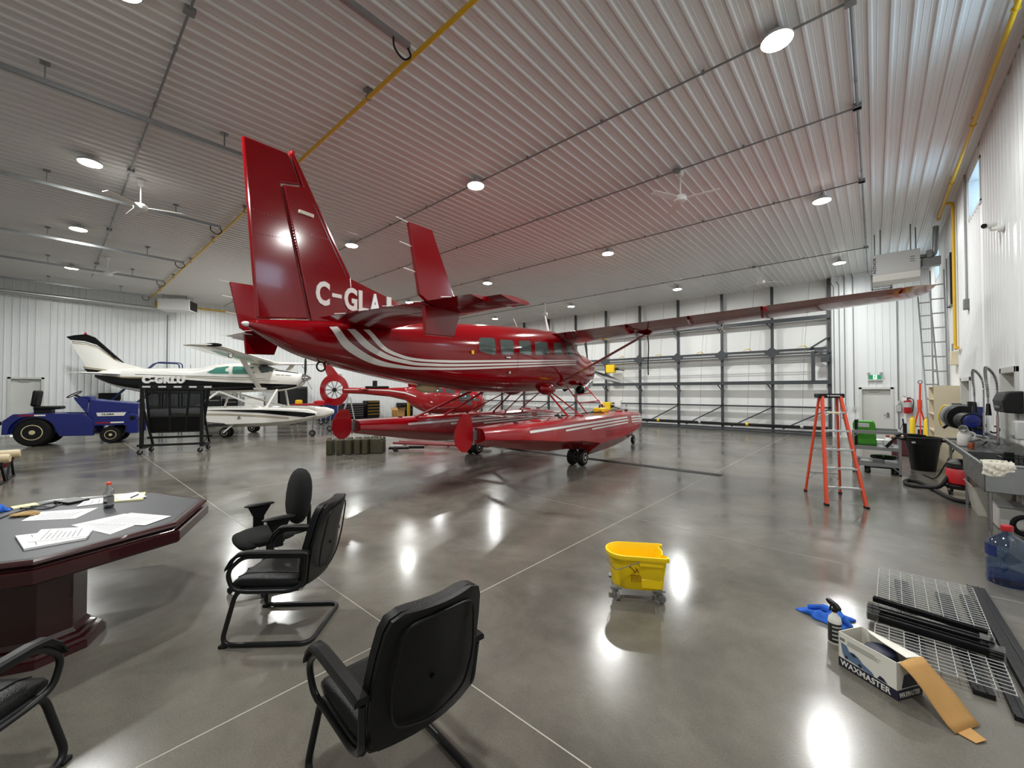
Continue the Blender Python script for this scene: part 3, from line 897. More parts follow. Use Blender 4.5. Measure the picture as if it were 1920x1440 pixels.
WINS = [[(-2.643, 2.885), (-2.15, 2.93), (-2.165, 2.565), (-2.33, 2.555), (-2.68, 2.60)], [(-1.99, 2.91), (-1.50, 2.945), (-1.53, 2.605), (-1.996, 2.585)], [(-1.279, 2.955), (-0.77, 3.005), (-0.80, 2.66), (-1.32, 2.63)], [(-0.587, 3.01), (0.08, 3.06), (0.045, 2.72), (-0.64, 2.67)], [(0.394, 3.07), (0.87, 3.11), (0.82, 2.785), (0.33, 2.745)], [(1.10, 3.13), (1.37, 3.17), (1.66, 2.82), (1.07, 2.77)]]
for side in (1, -1):
    for i, w in enumerate(WINS):
        big = [(p[0] + (0.03 if p[0] > sum(q[0] for q in w) / len(w) else -0.03), p[1] + (0.03 if p[1] > sum(q[1] for q in w) / len(w) else -0.03)) for p in w]
        fr = CV.patch(big, side, 0.003, 0.09).build('window_surround', 'aircraft_red', plane)
        CV.patch(w, side, 0.007, 0.07).build('pane', 'window_dark', fr)
        cx = sum(p[0] for p in w) / len(w)
    for x in (-2.05, -1.38, -0.70, 0.22):
        CV.band([(x, 1.92), (x, 3.02)], [(x + 0.012, 1.92), (x + 0.012, 3.02)], side, 0.003, 2).build('door_seam', 'aircraft_red', fus)
g = []
for i in range(13):   # windshield wrapped over the nose
    t = -0.62 + 1.24 * i / 12
    g.append([])
    for j in range(6):
        x = 1.72 + 0.62 * j / 5
        R = CV.ring(x, 240)
        a = (PI / 2 - t * 1.25)
        p = R[int(round(a / (2 * PI) * 240)) % 240]
        g[-1].append(p + Vector((p.x * 0.01, 0.006, 0.008)))
MB().sheet(g).build('windshield', 'window_dark', plane)
plt = MB().bb((0.705, -2.91, 2.53), (0.718, -2.84, 2.60)).build('placard', 'yellow', plane, smooth=False)
MB().bar((0.80, -1.85, 2.53), (0.81, -1.70, 2.535), 0.02, 0.03).bb((0.74, -1.72, 2.18), (0.79, -1.66, 2.23)).build('door_handle', 'chrome', plane, bevel=0.004)
# nose: spinner, propeller, exhaust
sp = MB().lathe([(0.21, 0.0), (0.2, 0.12), (0.14, 0.32), (0.06, 0.44), (0.003, 0.48)], (0, 4.30, 2.56), (0, 1, 0), 24).build('spinner', 'chrome', plane)
for k in range(3):
    a = math.radians(97 + 120 * k)
    u = Vector((math.cos(a), 0, math.sin(a)))
    w = Vector((-math.sin(a), 0, math.cos(a)))
    o = Vector((0, 4.42, 2.56))
    rings = []
    for r, c, t in ((0.12, 0.05, 0.04), (0.35, 0.09, 0.03), (0.7, 0.12, 0.02), (1.05, 0.10, 0.014), (1.25, 0.06, 0.008)):
        tw = math.radians(70 - 40 * r / 1.25)
        ch = w * math.cos(tw) + Vector((0, 1, 0)) * math.sin(tw)
        nn = u.cross(ch)
        rings.append([o + u * r + ch * c * cc + nn * t * ss for cc, ss in ((1, 0), (0.4, 0.7), (-0.4, 0.7), (-1, 0), (-0.4, -0.7), (0.4, -0.7))])
    MB().loft(rings).build('propeller_blade', 'black_metal', plane)
MB().tube(sm([(0.42, 3.5, 2.08), (0.50, 3.1, 1.98), (0.58, 2.7, 1.88), (0.62, 2.35, 1.82)]), [0.13] * 18 + [0.14], 16, cap=False).build('exhaust_stack', 'stainless', plane)
MB().tube(sm([(0.42, 3.5, 2.08), (0.50, 3.1, 1.98), (0.58, 2.7, 1.88), (0.62, 2.36, 1.822)]), 0.124, 16, cap=False).build('shade_liner', 'black_metal', plane)  # black inner tube: the shade inside the open stack put into its colour
for x in (2.7, 3.0, 3.45):
    CV.band([(x, 2.0), (x, 2.95)], [(x + 0.012, 2.0), (x + 0.012, 2.95)], 1, 0.003, 2).build('cowl_seam', 'aircraft_red', fus)
for z in (2.25, 2.5):
    CV.band([(2.4, z), (4.0, z + 0.08)], [(2.4, z + 0.012), (4.0, z + 0.092)], 1, 0.003, 2).build('cowl_seam', 'aircraft_red', fus)
# wings
WR, WT = (2.28, 1.98, 0.0, 3.26, 0.16), (1.62, 1.22, 7.75, 3.585, 0.12)
tip = (1.5, 0.9, 7.98, 3.60, 0.05)
for s in (1, -1):
    wg = wing(plane, 'wing', [lerp_sec(WR, WT, t) for t in (0, 0.25, 0.5, 0.75, 1)] + [tip], s, 'aircraft_red', xe=0.70)
    wing(wg, 'flap', [lerp_sec(WR, WT, t) for t in (0.095, 0.4, 0.705)], s, 'aircraft_red', 1.0, 0.71)
    wing(wg, 'aileron', [lerp_sec(WR, WT, t) for t in (0.715, 0.97)], s, 'aircraft_red', 1.0, 0.71)
    wing(wg, 'tip_fairing', [lerp_sec(WR, WT, 0.975), WT, tip], s, 'aircraft_red', 1.0, 0.69)
    for t in (0.13, 0.34, 0.52, 0.70):
        le, ch, y, z, _ = lerp_sec(WR, WT, t)
        MB().prism([(s * y, le - ch * 0.55, z - 0.09), (s * y, le - ch * 0.72, z - 0.17), (s * y, le - ch * 0.93, z - 0.06), (s * y, le - ch * 0.8, z - 0.02)], (s * 0.05, 0, 0)).build('flap_track', 'aircraft_red', wg, smooth=False)
    rr = [lerp_sec(WR, WT, t) for t in (0.36,)][0]
    MB().loft([[Vector((s * y, x + dx, z + dz)) for dx, dz in ((0.09, 0), (0.03, 0.03), (-0.05, 0.022), (-0.11, 0), (-0.05, -0.022), (0.03, -0.03))] for y, x, z in ((0.60, 1.08, 2.02), (0.75, 1.10, 2.10), (2.80, 1.38, 3.20), (2.95, 1.40, 3.30))]).build('wing_strut', 'aircraft_red', plane)
    MB().prism([(s * 2.55, 1.2, 3.32), (s * 2.55, 1.5, 3.32), (s * 3.15, 1.45, 3.36), (s * 2.95, 1.38, 3.20)], (0, -0.12, 0)).build('strut_fairing', 'aircraft_red', plane, smooth=False)
    MB().sphere((s * 0.62, 1.08, 2.02), (0.09, 0.2, 0.1)).build('strut_root', 'aircraft_red', plane)
    MB().sphere((s * 0.55, 0.4, 1.86), (0.18, 0.42, 0.17)).build('float_strut_fairing', 'aircraft_red', plane)
MB().tube(sm([(2.92, 1.4, 3.2), (2.95, 1.38, 2.95), (2.94, 1.36, 2.45), (2.95, 1.35, 2.2)]), 0.014, 6).build('tie_down_strap', 'black_rubber', plane)
MB().tube(sm([(4.55, 1.9, 3.42), (4.56, 1.85, 3.34), (4.56, 2.0, 3.26)]), 0.02, 6).sphere((4.56, 2.02, 3.26), 0.05, 8, 6).build('landing_light', 'chrome', plane)
# tail
fin = plate([(-5.80, 2.82), (-6.23, 4.69), (-5.95, 4.77), (-6.13, 5.18), (-6.08, 5.20), (-5.99, 5.06), (-5.15, 3.62), (-5.05, 2.9)], 0, 0.11).build('fin', 'aircraft_red', plane, smooth=False, bevel=0.025)
rud = plate([(-6.74, 5.13), (-6.16, 5.17), (-5.98, 4.79), (-6.26, 4.71), (-5.83, 2.86), (-6.54, 2.77)], 0, 0.075).build('rudder', 'aircraft_red', plane, smooth=False, bevel=0.02)
MB().bb((-0.05, -6.12, 5.18), (0.05, -6.06, 5.24)).build('tail_beacon', 'red_plastic', fin, bevel=0.015)
MB().loft([[Vector((yy, x + dx, z + dz)) for yy, dx, dz in ((0.058, -0.07, -0.04), (0.03, 0.012, 0.006), (-0.03, 0.012, 0.006), (-0.058, -0.07, -0.04))] for x, z in ((-5.73, 4.62), (-5.17, 3.66))]).build('leading_edge_boot', 'boot_dark', fin)
MB().loft([[Vector((yy, x, z)) for yy, z in ((0.07, zb), (0.05, zt - 0.03), (0, zt), (-0.05, zt - 0.03), (-0.07, zb))] for x, zb, zt in ((-5.2, 2.85, 3.64), (-4.5, 2.9, 3.49), (-3.9, 3.0, 3.36), (-3.3, 3.08, 3.17))]).build('dorsal_fin', 'aircraft_red', plane, ang=0.5)
MB().bb((0.05, -6.02, 4.36), (0.09, -5.80, 4.41)).build('gust_lock', 'cloth_white', fin, bevel=0.006)
rv = MB()
for a, b, n, yy in (((-6.23, 4.65), (-5.83, 2.95), 44, 0.062), ((-5.72, 3.7), (-5.3, 3.72), 10, 0.062), ((-6.1, 4.1), (-5.55, 4.12), 14, 0.062), ((-6.55, 3.9), (-6.12, 3.95), 12, 0.044), ((-6.6, 4.2), (-6.2, 4.2), 10, 0.044)):
    for i in range(n):
        t = i / (n - 1)
        for s in (1, -1):
            rv.box((s * yy, a[0] + (b[0] - a[0]) * t, a[1] + (b[1] - a[1]) * t), (0.006, 0.012, 0.012))
tag(rv.build('rivet', 'aircraft_red', fin, smooth=False), kind='stuff')
for s in (1, -1):
    for ch, xa, xb, za, zb in (('C', -5.75, -5.53, 3.09, 3.46), ('-', -5.49, -5.33, 3.25, 3.31), ('G', -5.28, -5.05, 3.09, 3.46), ('L', -5.02, -4.83, 3.10, 3.45), ('A', -4.81, -4.59, 3.10, 3.45), ('J', -4.54, -4.36, 3.09, 3.45)):
        if s < 0: xa, xb = -5.75 - 4.36 - xb, -5.75 - 4.36 - xa
        lettering(ch, 0.4, 'stripe_white', basis((0.064 * s, xa if s > 0 else xb, za), (0, s, 0), (0, 0, 1)), plane, width=xb - xa, height=zb - za, bold=0.014, ext=0.012)
MB().sphere((0, -6.66, 2.68), (0.035, 0.06, 0.035), 10, 6).build('tail_light', 'white_matte', plane)
SR, ST = (-4.55, 1.32, 0.0, 2.85, 0.1), (-5.0, 0.74, 3.08, 2.85, 0.1)
for s in (1, -1):
    st = wing(plane, 'stabilizer', [lerp_sec(SR, ST, t) for t in (0, 0.5, 1)] + [(-5.06, 0.55, 3.16, 2.85, 0.05)], s, 'aircraft_red', xe=0.6)
    el = wing(plane, 'elevator', [lerp_sec(SR, ST, t) for t in (0.1, 0.5, 0.985)], s, 'aircraft_red', 1.0, 0.615)
    MB().loft([[Vector((s * y, x, 2.85 + z)) for x, z in ((-5.55, 0), (-5.3, 0.03), (-5.0, 0.025), (-4.93, 0), (-5.0, -0.025), (-5.3, -0.03))] for y in (3.1, 3.3)]).build('elevator_horn', 'aircraft_red', el)
    for t in (0.3, 0.45, 0.6, 0.75, 0.9):
        le, ch, y, z, _ = lerp_sec(SR, ST, t)
        MB().tube([(s * y, le - ch, z), (s * y, le - ch - 0.16, z - 0.03)], 0.005, 5).build('static_wick', 'white_matte', el)
    ft = plate([(-5.97, 3.73), (-5.60, 3.75), (-5.12, 2.86), (-5.62, 2.84), (-5.80, 2.93)], s * 2.3, 0.05).build('finlet', 'aircraft_red', plane, smooth=False, bevel=0.012)
    plate([(-5.73, 2.83), (-5.70, 2.47), (-5.20, 2.49), (-5.08, 2.83)], s * 2.3, 0.05).build('lower_finlet', 'aircraft_red', ft, smooth=False, bevel=0.012)
    for z, x in ((3.72, -5.97), (3.46, -5.92), (3.18, -5.86)):
        MB().tube([(s * 2.3, x + 0.12, z), (s * 2.3, x - 0.16, z + 0.01)], 0.006, 5).build('static_wick', 'white_matte', ft)
MB().torus((0, -5.62, 2.17), (1, 0, 0), 0.07, 0.014, 14, 6).cyl((0, -5.5, 2.2), (0, -5.5, 2.26), 0.02).build('tie_down_ring', 'black_metal', plane)
MB().tube([(0, -0.15, 3.40), (0, -0.36, 3.66)], 0.012, 6).build('antenna', 'white_matte', plane)
MB().prism([(-0.01, 1.62, 3.45), (-0.01, 1.45, 3.45), (-0.01, 1.27, 4.0), (-0.01, 1.31, 4.0)], (0.02, 0, 0)).build('antenna', 'white_matte', plane)
MB().sphere((0, -3.4, 1.86), (0.1, 0.3, 0.1)).build('belly_fairing', 'tan', plane)

# floats
FS = [(-3.9, .20, 1.17, 1.0, .92), (-3.0, .33, 1.17, .92, .76), (-1.5, .40, 1.17, .74, .52), (.35, .42, 1.17, .53, .33), (.40, .43, 1.17, .50, .17), (2.0, .43, 1.17, .52, .18), (3.2, .41, 1.15, .60, .24), (4.1, .33, 1.10, .68, .36), (4.55, .20, 1.03, .75, .55), (4.76, .05, .92, .82, .72)]
def float_section(y, st, s=1):
    x, hw, zd, zk2, zk = st
    prof = [(0, zd + 0.03), (hw * 0.7, zd + 0.01), (hw * 0.88, zd - 0.04), (hw * 0.97, (zd + zk2) / 2), (hw, zk2 + 0.01), (hw * 0.97, zk2), (hw * 0.45, zk + (zk2 - zk) * 0.5), (0, zk)]
    pts = prof + [(-a, b) for a, b in prof[-2:0:-1]]
    return [Vector((y + a, x, b)) for a, b in pts]
fx = [f[0] for f in FS]
fI = [pchip(fx, [f[k] for f in FS]) for k in range(1, 5)]
def float_st(x):
    return (x,) + tuple(f(x) for f in fI)
def make_float(parent, y, m, deck=None):
    xs = [-3.9, -3.4, -3, -2.4, -1.5, -0.6, 0.35, 0.40, 1.2, 2, 2.6, 3.2, 3.7, 4.1, 4.35, 4.55, 4.68, 4.76]
    stn = [next((f for f in FS if f[0] == x), None) or float_st(x) for x in xs]
    return MB().loft([float_section(y, s) for s in stn]).build('float', m, parent, ang=0.5)
for s in (1, -1):
    y = 1.62 * s
    fl = make_float(plane, y, 'float_red')
    for lo, hi, xa in ((0.145, 0.10, -2.75), (0.22, 0.18, -1.4), (0.29, 0.255, -0.05)):
        for os in (1, -1):
            g = []
            for i in range(40):
                x = xa + (4.35 - xa) * i / 39
                if 2.62 < x < 2.80: continue
                S = [next((f for f in FS if f[0] == x), None) or float_st(x)][0]
                row = []
                for dz in (lo, hi):
                    zz = S[2] - dz
                    zm = (S[2] + S[3]) / 2
                    t = (zz - zm) / max(1e-3, (S[2] - 0.04 - zm))
                    hw = S[1] * (0.97 + (0.88 - 0.97) * t) if t > 0 else S[1] * (0.97 - 0.03 * t)
                    row.append((y + os * (hw + 0.008), x, zz))
                g.append(row)
            ga = [r for r in g if r[0][1] < 2.7]
            gb = [r for r in g if r[0][1] > 2.7]
            MB().sheet(ga).build('stripe', 'stripe_white', fl)
            MB().sheet(gb).build('stripe', 'stripe_white', fl)
    for x in (-2.7, -0.9, 1.6, 3.6):
        MB().bb((y - 0.05, x - 0.03, 1.17), (y + 0.05, x + 0.03, 1.215)).build('deck_cleat', 'black_metal', fl, bevel=0.008)
    for x in (-2.0, 0.1, 2.9):
        MB().lathe([(0.12, 0), (0.12, 0.03), (0.1, 0.04), (0.002, 0.045)], (y, x, 1.175), (0, 0, 1), 18).build('hatch', 'float_red', fl)
    wr = plate([(-4.08, 1.43), (-4.02, 1.36), (-3.98, 1.2), (-3.98, 0.98), (-4.03, 0.89), (-4.14, 0.82), (-4.27, 0.84), (-4.37, 0.93), (-4.42, 1.06), (-4.40, 1.2), (-4.33, 1.33), (-4.22, 1.43)], y, 0.02).build('water_rudder', 'float_red', fl, smooth=False)
    MB().bb((y - 0.03, -3.99, 1.0), (y + 0.03, -3.88, 1.15)).cyl((y, -3.96, 0.92), (y, -3.96, 1.2), 0.018).build('rudder_hinge', 'galv', fl)
    for dy in (-0.13, 0.13):
        wheel(plane, (y + dy, 0.0, 0.2), 0.2, 0.15)
    MB().bar((y, 0.02, 0.2), (y, 0.35, 0.46), 0.07, 0.1).cyl((y - 0.18, 0, 0.2), (y + 0.18, 0, 0.2), 0.03).build('wheel_leg', 'galv_dark', plane)
    wheel(plane, (y - s * 0.16, 4.78, 0.13), 0.13, 0.09)
    MB().bar((y - s * 0.16, 4.78, 0.13), (y - s * 0.12, 4.45, 0.62), 0.05, 0.04).bb((y - s * 0.16 - 0.06, 4.74, 0.26), (y - s * 0.16 + 0.06, 4.82, 0.3)).build('nose_wheel_leg', 'galv_dark', plane)
    def strut(a, b, w=0.035, nm='float_strut'):
        a, b = Vector((s * a[0], a[1], a[2])), Vector((s * b[0], b[1], b[2]))
        MB().loft([[p + Vector((dx, dy, 0)) for dx, dy in ((0, w * 1.5), (w * 0.7, w * 0.4), (w * 0.7, -w * 0.6), (0, -w * 1.7), (-w * 0.7, -w * 0.6), (-w * 0.7, w * 0.4))] for p in (a, b)]).build(nm, 'float_red', plane)
    strut((0.58, 0.30, 1.82), (1.60, -0.40, 1.17))
    strut((0.58, 0.50, 1.80), (1.42, 0.65, 1.17))
    strut((0.55, 2.62, 2.05), (1.58, 2.32, 1.17))
    strut((0.60, 1.45, 1.95), (1.36, 1.20, 1.17), 0.026)
    for t in (0.35, 0.62):
        a = Vector((s * 0.55, 2.62, 2.05)).lerp(Vector((s * 1.58, 2.32, 1.17)), t)
        b = Vector((s * 0.60, 1.45, 1.95)).lerp(Vector((s * 1.36, 1.20, 1.17)), t)
        MB().bar(a, b, 0.07, 0.03).build('step', 'float_red', plane, smooth=False)
MB().tube([(-0.45, -1.5, 1.80), (-1.4, -2.45, 1.18)], 0.028, 8).tube([(-0.5, -0.95, 1.80), (-1.45, -1.4, 1.18)], 0.028, 8).bar((-0.8, -1.85, 1.57), (-0.85, -1.1, 1.57), 0.1, 0.03).bar((-1.1, -2.15, 1.37), (-1.15, -1.25, 1.37), 0.1, 0.03).build('boarding_ladder', 'float_red', plane)
for x in (2.2, -0.2):
    MB().loft([[Vector((yy, x + dx, 1.12 + dz)) for dx, dz in ((0.07, 0), (0.02, 0.022), (-0.09, 0), (0.02, -0.022))] for yy in (-1.3, 1.3)]).build('spreader_bar', 'float_red', plane)
# things resting on the right float deck
def onplane(y, x, z):
    return plane.matrix_basis @ Vector((y, x, z))
R75 = math.radians(7.5)

# ---------------------------------------------------------------- white floatplane
wp = thing('floatplane', 'small white high-wing floatplane with black belly on white floats', 'airplane', (-19.566, 5.328, 0.18), math.radians(-43))
wp.scale = (0.9, 0.9, 0.9)
CB = Body([(-6.3, 2.42, 2.60, .04), (-5.9, 2.20, 2.72, .14), (-5.0, 1.88, 2.80, .26), (-3.5, 1.66, 2.82, .40), (-2.0, 1.66, 2.83, .50), (-1.2, 1.69, 2.98, .54), (-.5, 1.72, 3.06, .55), (.5, 1.75, 3.07, .55), (.9, 1.76, 3.0, .55), (1.5, 1.78, 2.80, .53), (2.1, 1.88, 2.72, .48), (2.5, 2.02, 2.64, .40), (2.62, 2.14, 2.56, .30)], 2.8)
wf = CB.loft(36, 80).build('fuselage', 'aircraft_white', wp, ang=0.9)
BL = [(-6.25, 2.53), (-5.6, 2.47), (-4.9, 2.43), (-3.9, 2.42), (-3.0, 2.38), (-2.0, 2.29), (-1.0, 2.22), (1.25, 2.13), (2.45, 2.09)]
xs = [BL[0][0] + (BL[-1][0] - BL[0][0]) * i / 50 for i in range(51)]
bz = pchip([p[0] for p in BL], [p[1] for p in BL])
g = []
for x in xs:
    row = []
    zb = CB.zb(x)
    for j in range(17):
        t = -1 + 2 * j / 16
        z = zb + (bz(x) - zb) * (1 - (1 - abs(t)) ** 2) if abs(t) > 0 else zb
        row.append((math.copysign(CB.y_at(x, z) + 0.004, t) if abs(t) > 1e-6 else 0.0, x, z - 0.003))
    g.append(row)
MB().sheet(g).build('belly_paint', 'aircraft_black', wf)
for s in (1, -1):
    CB.band([(-5.5, 2.44), (-4.5, 2.36), (-2.6, 2.40), (-0.3, 2.32), (1.7, 2.24)], [(-5.5, 2.47), (-4.5, 2.40), (-2.6, 2.43), (-0.3, 2.345), (1.7, 2.255)], s).build('stripe', 'stripe_gold', wf)
    CB.band([(-4.4, 2.52), (-2.6, 2.47), (-0.3, 2.40), (1.2, 2.34)], [(-4.4, 2.54), (-2.6, 2.49), (-0.3, 2.42), (1.2, 2.35)], s).build('stripe', 'aircraft_black', wf)
    for w in ([(-1.30, 2.62), (-0.95, 2.84), (-0.42, 2.92), (-0.34, 2.56), (-1.05, 2.56)], [(-0.24, 2.90), (0.66, 2.90), (0.74, 2.56), (-0.2, 2.55)], [(0.80, 2.90), (1.00, 2.86), (1.38, 2.66), (1.02, 2.60)]):
        CB.patch(w, s, 0.006, 0.05).build('cabin_window', 'window_teal' if w[0][0] < 0.5 else 'window_dark', wp)
g = []
for i in range(11):
    t = -0.7 + 1.4 * i / 10
    row = []
    for j in range(5):
        x = 0.86 + 0.58 * j / 4
        R = CB.ring(x, 200)
        p = R[int(round((PI / 2 - t * 1.3) / (2 * PI) * 200)) % 200]
        row.append(p + Vector((p.x * 0.012, 0.006, 0.008)))
    g.append(row)
MB().sheet(g).build('windshield', 'window_dark', wp)
lettering('C-GRLU', 0.4, 'stripe_white', basis((0.375, -4.05, 2.13), (0.076, 1, 0.0), (0, 0, 1)), wp, width=1.85, height=0.34, bold=0.028, ext=0.03, spacing=1.15)
for xa, xb in ((1.62, 1.80), (1.84, 1.98), (2.02, 2.26)):   # small illegible script on the cowling
    CB.band([(xa, 2.52 - (xa - 1.6) * 0.05), (xb, 2.52 - (xb - 1.6) * 0.05)], [(xa, 2.555 - (xa - 1.6) * 0.05), (xb, 2.545 - (xb - 1.6) * 0.05)], 1, 0.005, 2, 3).build('script_marking', 'grey_plastic', wf)
CB.band([(1.5, 2.72), (2.5, 2.60)], [(1.5, 2.785), (2.5, 2.635)], 1, 0.005).build('nose_stripe', 'aircraft_black', wf)
fin = plate([(-7.45, 4.20), (-7.1, 4.27), (-6.65, 4.32), (-6.35, 4.2), (-5.1, 3.04), (-4.3, 2.82), (-5.2, 2.6), (-6.45, 2.55)], 0, 0.09).build('fin', 'aircraft_white', wp, smooth=False, bevel=0.02)
plate([(-7.44, 4.20), (-7.1, 4.275), (-6.65, 4.325), (-6.35, 4.205), (-5.12, 3.06), (-5.5, 3.3), (-6.2, 3.86), (-6.7, 4.02), (-7.26, 4.06)], 0, 0.1).build('fin_cap_paint', 'aircraft_black', fin, smooth=False)
for dz in (0.0, 0.07):
    plate([(-7.2, 3.98 - dz), (-6.65, 3.93 - dz), (-6.15, 3.76 - dz), (-5.45, 3.22 - dz * 0.6), (-5.2, 3.08 - dz * 0.4), (-5.4, 3.22 - dz * 0.6), (-6.15, 3.79 - dz), (-6.65, 3.955 - dz), (-7.2, 4.005 - dz)], 0, 0.1).build('fin_stripe', 'stripe_gold' if dz else 'aircraft_black', fin, smooth=False)
plate([(-6.75, 2.88), (-4.6, 2.60), (-4.6, 2.57), (-6.72, 2.83)], 0, 0.1).build('fin_stripe', 'stripe_gold', fin, smooth=False)
plate([(-6.70, 2.80), (-4.8, 2.58), (-5.2, 2.52), (-6.48, 2.55)], 0, 0.1).build('fin_stripe', 'aircraft_black', fin, smooth=False)
MB().sphere((0, -6.7, 4.36), 0.05, 8, 6).build('beacon', 'red_plastic', fin)
a_, b_ = (-5.0, 1.1, 0.0, 2.55, 0.1), (-5.35, 0.75, 1.75, 2.55, 0.08)
WA, WB = (1.55, 1.6, 0.0, 3.06, 0.13), (1.80, 1.22, 4.9, 3.36, 0.1)
for s in (1, -1):
    wing(wp, 'stabilizer', [a_, b_], s, 'aircraft_white', 0.62)
    wing(wp, 'elevator', [lerp_sec(a_, b_, t) for t in (0.1, 0.98)], s, 'aircraft_white', 1.0, 0.63)
    wg = wing(wp, 'wing', [WA, lerp_sec(WA, WB, 0.5), WB], s, 'aircraft_white', 0.74)
    wing(wg, 'flap', [lerp_sec(WA, WB, t) for t in (0.13, 0.52)], s, 'aircraft_white', 1.0, 0.75)
    wing(wg, 'aileron', [lerp_sec(WA, WB, t) for t in (0.53, 0.99)], s, 'aircraft_white', 1.0, 0.75)
    wing(wg, 'tip_fairing', [WB, (1.78, 1.1, 5.02, 3.37, 0.09), (1.65, 0.7, 5.1, 3.38, 0.05)], s, 'aircraft_white', 1.0)
    MB().sphere((s * 5.0, 1.62, 3.38), (0.1, 0.3, 0.07)).build('tip_lamp_cover', 'aircraft_black', wg)
    MB().loft([[Vector((s * y, x + dx, z + dz)) for dx, dz in ((0.11, 0), (0.03, 0.035), (-0.06, 0.025), (-0.13, 0), (-0.06, -0.025), (0.03, -0.035))] for y, x, z in ((0.60, 0.98, 1.92), (2.35, 1.15, 3.14))]).build('wing_strut', 'aircraft_white', wp)
    MB().sphere((s * 0.56, 0.98, 1.9), (0.14, 0.3, 0.07)).build('strut_fairing', 'aircraft_white', wp)
    MB().torus((s * 3.4, 1.3, 3.15), (1, 0, 0), 0.09, 0.014, 14, 6).build('tie_down_ring', 'black_metal', wg)
    # float
    st = [(-3.6, .15, .98, .85, .8), (-2.2, .30, 1.02, .62, .55), (0.0, .36, 1.05, .42, .36), (0.05, .37, 1.05, .38, .24), (1.5, .36, 1.06, .42, .26), (2.6, .31, 1.03, .5, .34), (3.3, .2, .97, .62, .5), (3.65, .04, .84, .74, .68)]
    fl = MB().loft([float_section(s * 1.1, q) for q in st]).build('float', 'aircraft_white', wp, ang=0.5)
    g = []
    for x, zt, zl in ((-1.0, 1.0, 0.985), (0.2, 1.0, 0.95), (1.4, 0.99, 0.87), (2.5, 0.93, 0.74), (3.2, 0.87, 0.66), (3.6, 0.80, 0.74)):
        hw = pchip([q[0] for q in st], [q[1] for q in st])(x)
        g.append([(s * (1.1 + hw + 0.012), x, zt), (s * (1.1 + hw + 0.016), x, (zt + zl) / 2), (s * (1.1 + hw + 0.016), x, zl)])
    MB().sheet(g).build('stripe', 'aircraft_black', fl)
    for dz in (0.0, 0.05):
        g = []
        for x, z in ((-2.2, 0.86), (0, 0.84), (1.5, 0.76), (2.6, 0.66)):
            hw = pchip([q[0] for q in st], [q[1] for q in st])(x)
            g.append([(s * (1.1 + hw + 0.012), x, z - dz), (s * (1.1 + hw + 0.012), x, z - dz - 0.022)])
        MB().sheet(g).build('stripe', 'stripe_gold', fl)
    MB().prism([(s * (1.1 + 0.375), 0.50, 0.60), (s * (1.1 + 0.375), 0.66, 0.60), (s * (1.1 + 0.368), 0.62, 0.74), (s * (1.1 + 0.368), 0.57, 0.74)], (s * 0.004, 0, 0)).build('float_logo', 'grey_plastic', fl, smooth=False)
    wheel(wp, (s * 1.22, -0.1, 0.02), 0.22, 0.14)
    wheel(wp, (s * 0.98, -0.1, 0.02), 0.22, 0.14)
    MB().bar((s * 1.35, -0.1, 0.02), (s * 1.35, 0.35, 0.42), 0.04, 0.06).cyl((s * 0.9, -0.1, 0.02), (s * 1.35, -0.1, 0.02), 0.025).build('wheel_leg', 'white_matte', wp)
    wheel(wp, (s * 1.1, 3.45, -0.06), 0.14, 0.08)
    MB().bar((s * 1.1, 3.45, -0.06), (s * 1.1, 3.5, 0.68), 0.05, 0.04).build('nose_wheel_leg', 'galv_dark', wp)
    for a, b in (((0.42, -0.85, 1.76), (1.1, -1.45, 1.03)), ((0.42, -0.8, 1.76), (1.1, 1.35, 1.05)), ((0.42, 1.65, 1.86), (1.1, 1.5, 1.05))):
        MB().tube([(s * a[0], a[1], a[2]), (s * b[0], b[1], b[2])], 0.045, 8).build('float_strut', 'aircraft_white', wp)
MB().lathe([(0.2, 0.0), (0.17, 0.12), (0.1, 0.28), (0.004, 0.38)], (0, 2.60, 2.40), (0, 1, 0), 18).build('spinner', 'chrome', wp)
for a in (92, 212, 332):
    u = Vector((math.cos(math.radians(a)), 0, math.sin(math.radians(a))))
    w = Vector((-u.z, 0.6, u.x)).normalized()
    o = Vector((0, 2.7, 2.40))
    MB().loft([[o + u * r + w * c * cc + u.cross(w) * 0.012 * ss for cc, ss in ((1, 0), (0, 1), (-1, 0), (0, -1))] for r, c in ((0.1, 0.03), (0.4, 0.07), (0.8, 0.06), (0.98, 0.03))]).build('propeller_blade', 'black_metal', wp)
MB().tube([(0, -2.3, 2.82), (-0.0, -2.3, 3.0)], 0.008, 5).build('antenna', 'black_metal', wp)

# ---------------------------------------------------------------- helicopter
he = thing('helicopter', 'red helicopter with shrouded tail fan parked under the red plane', 'helicopter', (-20.0, 14.5, 0), math.radians(-40))
HB = Body([(-0.9, 1.25, 2.0, .28), (-0.4, 0.85, 2.15, .5), (0.3, 0.52, 2.2, .78), (1.2, 0.42, 2.25, .95), (2.2, 0.42, 2.2, .95), (3.0, 0.5, 1.95, .85), (3.5, 0.7, 1.6, .62), (3.75, 0.95, 1.3, .25)], 2.4)
HB.loft(32, 50).build('cabin', 'heli_red', he, ang=0.9)
for w in ([(0.8, 2.02), (1.3, 2.06), (1.3, 1.72), (0.8, 1.68)], [(1.42, 2.06), (1.95, 2.04), (2.0, 1.66), (1.42, 1.7)]):
    HB.patch(w, 1, 0.006, 0.05).build('cabin_window', 'window_dark', he)
HB.patch([(2.15, 2.02), (2.75, 1.9), (3.45, 1.25), (2.8, 0.95), (2.2, 1.2)], 1, 0.006, 0.1).build('canopy_window', 'window_dark', he)
HB.patch([(2.15, 2.02), (2.75, 1.9), (3.45, 1.25), (2.8, 0.95), (2.2, 1.2)], -1, 0.006, 0.1).build('canopy_window', 'window_dark', he)
